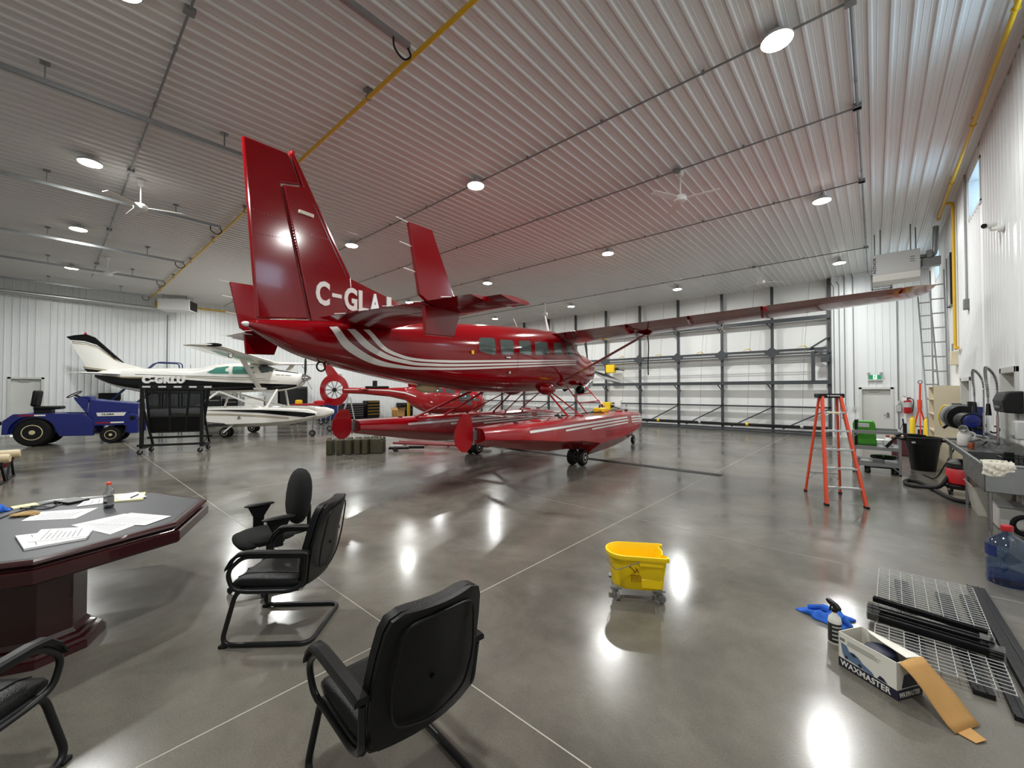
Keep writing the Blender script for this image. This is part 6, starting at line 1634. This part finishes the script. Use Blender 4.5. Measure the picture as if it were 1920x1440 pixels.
paper('white folded sheet under the left edge of the notepad', [(-5.36, 0.17), (-5.62, 0.24), (-5.60, 0.36), (-5.34, 0.34)], 0.006, 0, lines=3)
np_ = paper('yellow-edged notepad behind the bottle with a pen on it', [(-5.68, 0.43), (-5.56, 0.66), (-5.22, 0.60), (-5.31, 0.40)], 0.012, 0, 'paper_cream', 0, name='notepad', cat='notepad')
pt = MB().bb((-0.17, -0.09, 0.0125), (0.15, 0.10, 0.0145)).xf(Matrix.Rotation(0.1, 4, 'Z')).build('top_page', 'paper', np_, smooth=False)
pen = thing('pen', 'black pen lying on the notepad', 'pen', (-5.39, 0.56, ZT + 0.02), math.radians(150))
MB().cyl((-0.07, 0, 0), (0.06, 0, 0), 0.005, n=8).build('barrel', 'black_plastic', pen)
MB().cyl((0.06, 0, 0), (0.075, 0, 0), 0.005, 0.001, 8).build('tip', 'galv', pen)
bt = thing('drink_bottle', 'clear plastic drink bottle with orange cap on the table', 'bottle', (-5.12, 0.36, ZT))
MB().lathe([(0.028, 0.0), (0.036, 0.008), (0.037, 0.03), (0.035, 0.035), (0.035, 0.105), (0.038, 0.112), (0.037, 0.14), (0.033, 0.165), (0.016, 0.19), (0.016, 0.205)], n=22).build('bottle', 'clear_plastic', bt)
MB().lathe([(0.0355, 0.04), (0.0358, 0.10)], n=22, cap=False).build('label_sleeve', 'grey_plastic', bt)
for i, (z0, z1, m) in enumerate(((0.04, 0.06, 'black_plastic'), (0.062, 0.085, 'light_grey'))):
    MB().sheet([[(0.0364 * math.cos(a), 0.0364 * math.sin(a), z) for z in (z0, z1)] for a in [-1.6 + 0.15 * k for k in range(9)]]).build('label_print', m, bt)
MB().lathe([(0.0175, 0.202), (0.018, 0.22), (0.015, 0.226), (0.002, 0.227)], n=18).build('cap', 'orange_red', bt)
MB().lathe([(0.03, 0.004), (0.034, 0.012), (0.034, 0.025), (0.002, 0.026)], n=18).build('dregs', 'black_plastic', bt)
ph = thing('tablet', 'black tablet lying at the far edge of the table', 'tablet', (-5.64, 0.15, ZT), math.radians(-65))
MB().prism([(x, y, 0) for x, y in rrect(0.16, 0.22, 0.015)], (0, 0, 0.02)).build('case', 'black_plastic', ph, bevel=0.003)
MB().bb((-0.07, -0.1, 0.02), (0.07, 0.1, 0.0206)).build('screen', 'black_metal', ph, smooth=False)
paper('small cream pad at the far edge of the table', [(-5.76, -0.22), (-5.80, -0.08), (-5.68, -0.05), (-5.64, -0.2)], 0.012, 0, 'paper_cream', name='memo_pad', cat='notepad')
gl = thing('work_glove', 'tan work glove lying on the table beside the printed sheet', 'glove', (-5.32, -0.16, ZT), math.radians(70))
MB().sphere((0, 0, 0.014), (0.055, 0.045, 0.014), 12, 6).build('palm', 'tan_glove', gl)
for i, (dy, L_) in enumerate(((-0.032, 0.06), (-0.011, 0.075), (0.011, 0.07), (0.032, 0.055))):
    MB().tube([(0.03, dy, 0.012), (0.05 + L_ * 0.5, dy * 1.2, 0.016), (0.05 + L_, dy * 1.35, 0.01)], [0.012, 0.012, 0.009], 8).build('finger', 'tan_glove', gl)
MB().tube([(-0.01, 0.03, 0.012), (0.015, 0.065, 0.014), (0.04, 0.08, 0.01)], [0.013, 0.012, 0.009], 8).build('thumb', 'tan_glove', gl)
cd = thing('headset_cable', 'tangled dark headset cable lying on the table', 'cable', (-5.5, -0.1, ZT))
MB().tube(sm([(0.3, -0.2, 0.006), (0.1, -0.12, 0.006), (-0.1, 0.02, 0.006), (-0.2, 0.12, 0.006), (-0.08, 0.16, 0.01), (0.06, 0.1, 0.006), (-0.02, 0.0, 0.01), (-0.2, -0.08, 0.006)]), 0.005, 6).build('cord', 'black_rubber', cd)
MB().tube(sm([(-0.22, -0.05, 0.006), (-0.1, 0.06, 0.008), (0.0, 0.12, 0.006), (-0.1, 0.2, 0.006)]), 0.005, 6).build('cord', 'galv_dark', cd)
def crumple(w, d, h, seed, n=18):
    r_ = random.Random(seed)
    bumps = [(r_.uniform(-0.8, 0.8) * w, r_.uniform(-0.8, 0.8) * d, r_.uniform(0.15, 0.4), r_.uniform(0.4, 1.0)) for _ in range(9)]
    g = []
    for i in range(n + 1):
        row = []
        for j in range(n + 1):
            u, v = -1 + 2 * i / n, -1 + 2 * j / n
            a = math.atan2(v, u)
            rr = min(1.0, math.hypot(u, v))
            edge = 1 + 0.18 * math.sin(3 * a + seed) + 0.1 * math.sin(7 * a + 2 * seed)
            m_ = max(abs(u), abs(v)) or 1e-6
            x, y = u / (math.hypot(u, v) or 1e-6) * m_ * w * edge, v / (math.hypot(u, v) or 1e-6) * m_ * d * edge
            z = sum(k * math.exp(-(((x - bx_) / (q * w)) ** 2 + ((y - by_) / (q * d)) ** 2)) for bx_, by_, q, k in bumps) * h * 0.55
            z += h * 0.18 * math.sin(9 * u + 4 * v + seed) * math.cos(7 * v - 3 * u)
            row.append((x, y, max(0.003, z * (1 - m_ ** 4) + 0.004)))
        g.append(row)
    return MB().sheet(g)
bc = thing('cleaning_cloth', 'crumpled blue cloth on the table near the cable', 'cloth', (-5.66, -0.30, ZT))
crumple(0.11, 0.08, 0.06, 3).build('cloth_sheet', 'cloth_blue', bc, thick=0.004, ang=1.5)
MB().tube(sm([(-0.08, -0.02, 0.02), (0.0, 0.03, 0.045), (0.08, 0.02, 0.02)]), 0.016, 8).build('cloth_fold', 'cloth_blue', bc)

# ---- sled-base guest chairs; local +y is the way the sitter faces
def guest_chair():
    o = thing('guest_chair', '', 'chair', group='black sled-base guest chairs')
    MB().tube(fillet([(-0.235, -0.20, 0.385), (-0.235, 0.23, 0.385), (-0.275, 0.31, 0.018), (-0.275, -0.30, 0.018), (0.275, -0.30, 0.018), (0.275, 0.31, 0.018), (0.235, 0.23, 0.385), (0.235, -0.20, 0.385)], 0.075), 0.0165, 10).build('sled_base', 'black_metal', o)
    for s in (-1, 1):
        lp = MB().tube(fillet([(s * 0.275, -0.27, 0.63), (s * 0.285, 0.16, 0.635), (s * 0.285, 0.27, 0.53), (s * 0.27, 0.24, 0.40), (s * 0.255, 0.16, 0.375), (s * 0.255, -0.16, 0.375), (s * 0.265, -0.25, 0.43), (s * 0.275, -0.275, 0.63)], 0.06), 0.015, 10).build('arm_loop', 'black_metal', o)
        MB().loft([[Vector((s * 0.28 + dx, y, z + dz)) for dx, dz in ((-0.03, -0.008), (0.03, -0.008), (0.03, 0.01), (0.018, 0.02), (-0.018, 0.02), (-0.03, 0.01))] for y, z in ((-0.29, 0.645), (-0.27, 0.65), (0.12, 0.655), (0.19, 0.645), (0.24, 0.60), (0.27, 0.55))]).build('arm_pad', 'black_plastic', lp, ang=0.6)
        MB().box((s * 0.275, 0.295, 0.011), (0.04, 0.05, 0.022)).build('glide', 'black_rubber', o, bevel=0.006)
    rings = []
    for y, zt, zb, w in ((-0.24, 0.435, 0.39, 0.215), (-0.22, 0.455, 0.38, 0.235), (-0.1, 0.462, 0.378, 0.242), (0.1, 0.468, 0.378, 0.244), (0.2, 0.462, 0.38, 0.242), (0.26, 0.44, 0.385, 0.232), (0.285, 0.41, 0.395, 0.21)):
        rings.append([Vector((w * cx, y, zb + (zt - zb) * cz)) for cx, cz in ((-1, 0.3), (-0.93, 0.02), (0.93, 0.02), (1, 0.3), (1, 0.7), (0.92, 0.95), (0.55, 1.0), (0, 1.02), (-0.55, 1.0), (-0.92, 0.95), (-1, 0.7))])
    sc = MB().loft(rings).build('seat_cushion', 'black_leather', o, ang=0.9)
    for s in (-1, 1):
        MB().tube([(s * 0.15, -0.22, 0.461), (s * 0.15, 0.0, 0.470), (s * 0.15, 0.2, 0.466), (s * 0.15, 0.27, 0.438)], 0.0035, 6).build('seam', 'black_leather', sc)
    def back(th0, off):
        R = []
        for z, y, w in ((0.40, -0.245, 0.20), (0.44, -0.262, 0.235), (0.55, -0.275, 0.25), (0.68, -0.295, 0.25), (0.80, -0.325, 0.24), (0.90, -0.352, 0.225), (0.945, -0.366, 0.205), (0.962, -0.372, 0.16)):
            bow = 0.03
            f, b = y + th0, y + off
            row = []
            for k in range(9):
                u = -1 + k / 4
                row.append(Vector((w * u, f + bow * u * u - 0.012 * (abs(u) > 0.9), z)))
            for k in range(9):
                u = 1 - k / 4
                row.append(Vector((w * u, b + bow * u * u, z)))
            R.append(row)
        return MB().loft(R)
    back(0.045, -0.012).build('back_cushion', 'black_leather', o, bevel=0.0, ang=0.9)
    sh = back(-0.010, -0.04).build('back_shell', 'black_plastic', o, ang=0.6)
    rim = fillet([(0.0, -0.407, 0.925), (0.165, -0.392, 0.915), (0.20, -0.345, 0.66), (0.17, -0.315, 0.50), (0.0, -0.318, 0.45), (-0.17, -0.315, 0.50), (-0.20, -0.345, 0.66), (-0.165, -0.392, 0.915), (0.0, -0.407, 0.925)], 0.06, 4)
    MB().tube(rim, 0.006, 6).build('shell_rib', 'black_plastic', sh)
    MB().cyl((0, -0.33, 0.63), (0, -0.339, 0.63), 0.010, n=12).build('shell_button', 'black_plastic', sh)
    for s in (-1, 1):
        MB().bar((s * 0.2, -0.2, 0.385), (s * 0.2, -0.275, 0.56), 0.04, 0.008, up=(0, 1, 0)).build('back_bracket', 'black_metal', o, smooth=False)
    return o
c0 = guest_chair()
place(c0, (-3.42, 1.23, 0), math.radians(134), 'black leather guest chair beside the swivel chair at the table')
c1 = copy_tree(c0); place(c1, (-1.70, 1.08, 0), math.radians(86), 'black leather guest chair turned back-on, its plastic back shell showing')
c2 = copy_tree(c0); place(c2, (-2.93, -0.335, 0), math.radians(47), 'black leather guest chair at the table pedestal, mostly cut off')

# ---- swivel task chair
t = thing('task_chair', 'black fabric swivel task chair with T-shaped arms at the table', 'chair', (-4.28, 1.38, 0), math.radians(177))
def blob(cx, cy, cz, w, d, h, p=2.6, q=2.2, k=24, m=10, M=None):
    R = []
    for i in range(m + 1):
        a = -PI / 2 + PI * i / m
        cs, sn = math.cos(a), math.sin(a)
        cs, sn = max(0.02, cs) ** (2 / q), math.copysign(abs(sn) ** (2 / q), sn)
        R.append([Vector((w * cs * math.copysign(abs(math.cos(b)) ** (2 / p), math.cos(b)), d * cs * math.copysign(abs(math.sin(b)) ** (2 / p), math.sin(b)), h * sn)) for b in [2 * PI * j / k for j in range(k)]])
    mb = MB().loft(R)
    if M is not None: mb.xf(M.to_4x4())
    mb.v = [(x + cx, y + cy, z + cz) for x, y, z in mb.v]
    return mb
sc = blob(0, 0.02, 0.46, 0.25, 0.245, 0.05).build('seat_cushion', 'black_fabric', t, ang=1.2)
blob(0, 0.19, 0.44, 0.23, 0.085, 0.055).build('seat_front_roll', 'black_fabric', sc, ang=1.2)
bk = blob(0, -0.26, 0.77, 0.225, 0.085, 0.265, 2.4, 2.4, M=Matrix.Rotation(0.12, 3, 'X')).build('backrest', 'black_fabric', t, ang=1.2)
MB().tube(fillet([(0, -0.16, 0.41), (0, -0.36, 0.42), (0, -0.36, 0.66)], 0.06), 0.02, 8).build('back_bracket', 'black_metal', t)
for s in (-1, 1):
    ar = MB().prism([(s * 0.29, y, z) for y, z in ((-0.035, 0.42), (0.055, 0.42), (0.055, 0.56), (0.1, 0.655), (-0.1, 0.655), (-0.04, 0.56))], (s * 0.03, 0, 0)).bar((s * 0.1, 0, 0.41), (s * 0.31, 0.01, 0.43), 0.07, 0.02).build('arm_post', 'black_plastic', t, smooth=False, bevel=0.008)
    blob(s * 0.305, 0.0, 0.672, 0.045, 0.135, 0.018).build('arm_pad', 'black_plastic', ar, ang=1.2)
MB().cyl((0, 0, 0.12), (0, 0, 0.26), 0.035).cyl((0, 0, 0.26), (0, 0, 0.41), 0.02).build('gas_lift', 'black_metal', t)
MB().box((0, 0, 0.40), (0.2, 0.22, 0.035)).build('seat_plate', 'black_metal', t, bevel=0.006)
MB().bar((0.06, 0, 0.39), (0.24, 0.05, 0.38), 0.015, 0.015).build('tilt_lever', 'black_plastic', t)
hub = MB().lathe([(0.05, 0.07), (0.055, 0.09), (0.05, 0.13), (0.035, 0.14)], n=18).build('base_hub', 'black_plastic', t)
for i in range(5):
    a = math.radians(72 * i + 18)
    u = Vector((math.cos(a), math.sin(a), 0))
    MB().loft([[u * r + Vector((-u.y, u.x, 0)) * w * sx + Vector((0, 0, z + hz)) for sx, hz in ((-1, -0.015), (1, -0.015), (0.8, 0.015), (-0.8, 0.015))] for r, w, z in ((0.03, 0.03, 0.11), (0.29, 0.018, 0.075))]).build('base_arm', 'black_plastic', t, smooth=False, bevel=0.004)
    caster(t, u.x * 0.29, u.y * 0.29, 0.028, 'black_plastic', 'black_plastic', a + 0.6, h=0.07)

# ---- yellow mop bucket; local x long axis, notched end at +x
mbk = thing('mop_bucket', 'yellow wheeled mop bucket with wire handle', 'bucket', (-1.60, 3.47, 0), math.radians(32))
def bucket_ring(sx, sy, z, n1=14):
    pts = []
    for i in range(n1 + 1):
        a = PI / 2 + PI * i / n1
        pts.append((-0.11 + 0.15 * math.cos(a), 0.165 * math.sin(a)))
    pts += [(0.05, -0.168), (0.20, -0.172), (0.235, -0.16), (0.232, -0.125), (0.195, -0.095), (0.205, -0.05), (0.212, 0.0), (0.205, 0.05), (0.195, 0.095), (0.232, 0.125), (0.235, 0.16), (0.20, 0.172), (0.05, 0.168)]
    return [Vector((x * sx, y * sy, z)) for x, y in pts]
MB().loft([bucket_ring(0.80, 0.78, 0.10), bucket_ring(0.82, 0.80, 0.105), bucket_ring(0.95, 0.95, 0.355), bucket_ring(1.03, 1.05, 0.36), bucket_ring(1.045, 1.07, 0.375), bucket_ring(1.04, 1.06, 0.395), bucket_ring(0.99, 0.99, 0.397), bucket_ring(0.93, 0.93, 0.37), bucket_ring(0.79, 0.77, 0.125)], True, True).build('bucket_shell', 'bucket_yellow', mbk, ang=0.6)
MB().bb((0.0, -0.168, 0.31), (0.2, -0.138, 0.36)).build('side_boss', 'bucket_yellow', mbk, bevel=0.006)
MB().bb((0.02, -0.146, 0.12), (0.19, -0.128, 0.2)).build('side_boss', 'bucket_yellow', mbk, bevel=0.006)
hd_ = MB().tube(fillet([(0.0, -0.186, 0.355), (-0.19, -0.2, 0.285), (-0.225, -0.1, 0.28), (-0.255, 0.0, 0.285), (-0.225, 0.1, 0.28), (-0.19, 0.2, 0.285), (0.0, 0.186, 0.355)], 0.03), 0.004, 6).build('wire_handle', 'galv_dark', mbk)
mk = MB()
for i in range(6):
    mk.box((-0.06 + 0.015 * i, -0.147, 0.195 + 0.002 * (i % 2)), (0.004, 0.003, 0.05))
mk.bar((-0.07, -0.155, 0.30), (-0.03, -0.155, 0.26), 0.006, 0.003, up=(0, 1, 0)).bar((-0.03, -0.155, 0.30), (0.0, -0.152, 0.25), 0.006, 0.003, up=(0, 1, 0)).bar((0.0, -0.15, 0.3), (-0.04, -0.152, 0.245), 0.005, 0.003, up=(0, 1, 0)).box((-0.075, -0.157, 0.305), (0.012, 0.003, 0.012)).box((-0.03, -0.155, 0.23), (0.08, 0.003, 0.006))
mk.build('caution_pictogram', 'bucket_mark', mbk, smooth=False)
for sx in (-0.19, 0.17):
    for sy in (-0.11, 0.11):
        caster(mbk, sx, sy, 0.038, 'grey_plastic', 'galv', 0.5 if sx < 0 else 1.1, h=0.10)
        MB().box((sx, sy, 0.105), (0.09, 0.07, 0.015)).build('caster_plate', 'galv_dark', mbk, smooth=False)

# ---- polisher box; local x along the printed front, y away from it
bx = thing('polisher_box', 'open white WAXMASTER car polisher carton with torn brown flap', 'carton', (-0.005, 3.455, 0), math.radians(-33))
W, D, H = 0.33, 0.205, 0.222
MB().bb((-W / 2, -D / 2, 0), (W / 2, -D / 2 + 0.004, H)).build('front_wall', 'box_print', bx, smooth=False)
MB().bb((-W / 2, D / 2 - 0.004, 0), (W / 2, D / 2, H)).build('rear_wall', 'box_print', bx, smooth=False)
MB().bb((-W / 2, -D / 2, 0), (-W / 2 + 0.004, D / 2, H)).build('end_wall', 'box_print', bx, smooth=False)
ew = MB().bb((W / 2 - 0.004, -D / 2, 0), (W / 2, D / 2, H)).build('end_wall', 'box_print', bx, smooth=False)
MB().bb((-W / 2, -D / 2, 0), (W / 2, D / 2, 0.004)).build('box_floor', 'cardboard', bx, smooth=False)
fy = -D / 2 - 0.0006
MB().bb((-W / 2, fy - 0.0006, 0.004), (W / 2, fy, 0.062)).build('print_band', 'navy', bx, smooth=False)
MB().bb((W / 2, -D / 2, 0.004), (W / 2 + 0.001, D / 2, 0.062)).build('print_band', 'navy', bx, smooth=False)
lettering('WAXMASTER', 0.05, 'box_print', basis((-W / 2 + 0.012, fy - 0.0012, 0.016), (1, 0, 0), (0, 0, 1)), bx, width=0.285, height=0.036, bold=0.0012, ext=0.0006, spacing=1.06)
lettering('WAXMASTER', 0.04, 'box_print', basis((W / 2 + 0.0014, -D / 2 + 0.012, 0.016), (0, 1, 0), (0, 0, 1)), bx, width=0.17, height=0.03, bold=0.001, ext=0.0006, spacing=1.06)
car = MB().prism([(x, fy, z) for x, z in ((-0.15, 0.16), (-0.115, 0.155), (-0.10, 0.128), (-0.07, 0.132), (-0.045, 0.122), (-0.02, 0.10), (0.03, 0.082), (0.045, 0.068), (0.035, 0.062), (-0.03, 0.068), (-0.09, 0.072), (-0.125, 0.07), (-0.14, 0.10))], (0, -0.0008, 0)).build('car_picture', 'print_blue', bx, smooth=False)
MB().prism([(x, fy - 0.0009, z) for x, z in ((-0.095, 0.124), (-0.07, 0.127), (-0.05, 0.117), (-0.075, 0.108))], (0, -0.0004, 0)).cyl((-0.035, fy - 0.0008, 0.077), (-0.035, fy - 0.0014, 0.077), 0.011, n=12).cyl((-0.115, fy - 0.0008, 0.083), (-0.115, fy - 0.0014, 0.083), 0.009, n=12).build('car_detail', 'navy', car, smooth=False)
MB().prism([(x, fy, z) for x, z in ((0.06, 0.066), (0.075, 0.09), (0.095, 0.085), (0.115, 0.066))], (0, -0.0008, 0)).build('polisher_picture', 'navy', bx, smooth=False)
ln = MB().bb((-0.155, fy - 0.0006, 0.172), (-0.125, fy, 0.19))
for i, L_ in enumerate((0.16, 0.19, 0.17, 0.18)):
    ln.bb((-0.11, fy - 0.0006, 0.186 - i * 0.008), (-0.11 + L_, fy, 0.1885 - i * 0.008))
ln.build('small_print', 'grey_plastic', bx, smooth=False)
MB().prism([(W / 2 + 0.001, y, z) for y, z in ((-0.07, 0.07), (-0.05, 0.14), (0.02, 0.15), (0.05, 0.1), (0.07, 0.07))], (0.0008, 0, 0)).build('polisher_picture', 'navy', bx, smooth=False)
MB().sheet([[(-W / 2 + 0.05, D / 2 - 0.002, H), (-W / 2 + 0.06, D / 2 - 0.035, H + 0.012), (-W / 2 + 0.10, D / 2 - 0.07, H + 0.02)], [(0.0, D / 2 - 0.002, H), (0.0, D / 2 - 0.05, H + 0.016), (0.02, D / 2 - 0.10, H + 0.02)], [(W / 2, D / 2 - 0.002, H), (W / 2, D / 2 - 0.06, H + 0.01), (W / 2 - 0.005, D / 2 - 0.12, H + 0.012)]]).build('top_flap', 'box_print', bx, smooth=False, thick=0.003)
fl = []
for i in range(9):
    tt = i / 8
    fl.append([(W / 2 + 0.002 + 0.25 * tt + 0.01 * math.sin(tt * 5), -D / 2 + 0.01 + D * 0.98 * j / 6 + 0.012 * tt, max(0.006, H * (1 - tt ** 1.05) + 0.012 * math.sin(tt * 6 + j * 0.5) * (1 - tt))) for j in range(7)])
MB().sheet(fl).build('end_flap', 'cardboard', bx, thick=0.003)
MB().prism([(W / 2 + 0.23, -D / 2 + 0.04, 0.004), (W / 2 + 0.31, -D / 2 + 0.05, 0.004), (W / 2 + 0.315, -D / 2 + 0.12, 0.008), (W / 2 + 0.23, -D / 2 + 0.15, 0.006)], (0, 0, 0.003)).build('torn_flap', 'cardboard', bx, smooth=False)
po = thing('car_polisher', 'dark navy round car polisher inside the open carton', 'polisher', bx.matrix_basis @ Vector((0.02, -0.01, 0.005)), math.radians(-33))
MB().lathe([(0.075, 0), (0.085, 0.05), (0.085, 0.16), (0.075, 0.195), (0.055, 0.205), (0.003, 0.21)], n=24).build('motor_housing', 'navy', po)
MB().bar((0.04, 0, 0.08), (0.13, 0.01, 0.08), 0.05, 0.05).build('handle', 'navy', po, bevel=0.012)
sp = thing('spray_bottle', 'white trigger spray bottle with dark label beside the polisher carton', 'bottle', (-0.235, 3.74, 0), math.radians(40))
MB().lathe([(0.036, 0), (0.04, 0.008), (0.04, 0.16), (0.036, 0.185), (0.016, 0.21), (0.014, 0.225)], n=22).build('bottle', 'white_matte', sp)
MB().lathe([(0.0408, 0.02), (0.0408, 0.15)], n=22, cap=False).build('label', 'boot_dark', sp)
for i in range(4):
    MB().sheet([[(0.0413 * math.cos(a), 0.0413 * math.sin(a), z) for z in (0.04 + i * 0.028, 0.05 + i * 0.028)] for a in [-2.6 + 0.2 * k for k in range(9)]]).build('label_line', 'light_grey', sp)
MB().cyl((0, 0, 0.222), (0, 0, 0.245), 0.018, n=14).prism([(-0.014, y, z) for y, z in ((-0.04, 0.245), (0.05, 0.262), (0.07, 0.275), (0.06, 0.29), (-0.02, 0.285), (-0.05, 0.265))], (0.028, 0, 0)).bar((0, 0.03, 0.26), (0, 0.045, 0.21), 0.012, 0.01).build('trigger_head', 'black_plastic', sp, bevel=0.003)
bl = thing('cleaning_cloth', 'blue microfibre cloth bunched on the floor behind the spray bottle', 'cloth', (-0.3, 4.12, 0))
crumple(0.17, 0.13, 0.09, 5).build('cloth_sheet', 'cloth_blue', bl, thick=0.005, ang=1.5)
MB().tube(sm([(-0.13, 0.04, 0.025), (-0.03, 0.02, 0.06), (0.08, -0.05, 0.05), (0.13, -0.06, 0.02)]), [0.02] * 6 + [0.03] * 8 + [0.02] * 5, 8).build('cloth_fold', 'cloth_blue', bl)

# ---- wire grid deck, black bars and planks on the floor
gd = thing('wire_grid', 'flat white wire grid shelf panel lying on the floor', 'wire shelf', (0.30, 4.58, 0.055), math.radians(-1.2))
GW, GL = 0.62, 1.76
cw = MB().cyl((-GW / 2, 0, 0), (GW / 2, 0, 0), 0.0028, n=5).mesh('cross_wire', 'light_grey')
lw = MB().cyl((0, -GL / 2, -0.005), (0, GL / 2, -0.005), 0.0028, n=5).mesh('long_wire', 'light_grey')
for i in range(38):
    w = bpy.data.objects.new('cross_wire', cw); C.objects.link(w); w.parent = gd; w.location = (0, -GL / 2 + GL * i / 37, 0)
for i in range(9):
    w = bpy.data.objects.new('long_wire', lw); C.objects.link(w); w.parent = gd; w.location = (-GW / 2 + GW * i / 8, 0, 0)
def beam(label, p0, p1, z, w, h, wrap=True, group=None, name='shelf_beam'):
    a, b = Vector((p0[0], p0[1], z + h / 2)), Vector((p1[0], p1[1], z + h / 2))
    o = thing(name, label, 'beam', (a + b) / 2 - Vector((0, 0, h / 2)), math.atan2(b.y - a.y, b.x - a.x), group)
    L_ = (b - a).length
    MB().bb((-L_ / 2, -w / 2, 0), (L_ / 2, w / 2, h * 0.75)).bb((-L_ / 2, -w / 2, 0), (L_ / 2, -w / 2 + 0.006, h)).bb((-L_ / 2, w * 0.1, 0), (L_ / 2, w * 0.16, h)).build('profile', 'black_metal', o, smooth=False, bevel=0.002)
    if wrap:
        for s_ in (-1, 1): MB().bb((s_ * (L_ / 2 - 0.03) - 0.035, -w / 2 - 0.004, -0.001), (s_ * (L_ / 2 - 0.03) + 0.035, w / 2 + 0.004, h + 0.004)).build('plastic_wrap', 'clear_plastic', o)
    return o
beam('black steel shelf beam lying farthest up the wire grid', (-0.03, 4.56), (0.58, 4.44), 0.06, 0.05, 0.04, False, 'black shelf beams on the wire grid')
beam('black steel shelf beam with wrapped ends in the middle of the wire grid', (-0.06, 4.37), (0.59, 4.31), 0.06, 0.09, 0.035, True, 'black shelf beams on the wire grid')
beam('black steel shelf beam with wrapped ends nearest the polisher carton', (-0.06, 4.21), (0.61, 4.14), 0.06, 0.09, 0.05, True, 'black shelf beams on the wire grid')
def upright(label, p0, p1, w, h=0.04):
    o = beam(label, p0, p1, 0.0, w, h, False, 'black shelf uprights under the wire grid', 'shelf_upright')
    L_ = (Vector(p1) - Vector(p0)).length
    sl = MB()
    for i in range(int(L_ / 0.06)):
        sl.box((-L_ / 2 + 0.04 + i * 0.06, -w * 0.2, h * 0.752), (0.02, 0.008, 0.002))
    tag(sl.build('slot', 'black_metal', o, smooth=False), kind='stuff')
upright('black slotted shelf upright running along the grid edge toward the water jug', (0.66, 5.58), (0.70, 3.62), 0.11)
upright('black slotted shelf upright sticking out under the grid corner', (0.42, 5.2), (0.46, 3.66), 0.09)
upright('black slotted shelf upright in the gap beside the grid corner', (0.56, 5.3), (0.58, 3.52), 0.06, 0.035)
upright('black slotted shelf upright under the middle of the grid', (0.16, 5.3), (0.2, 3.80), 0.09)
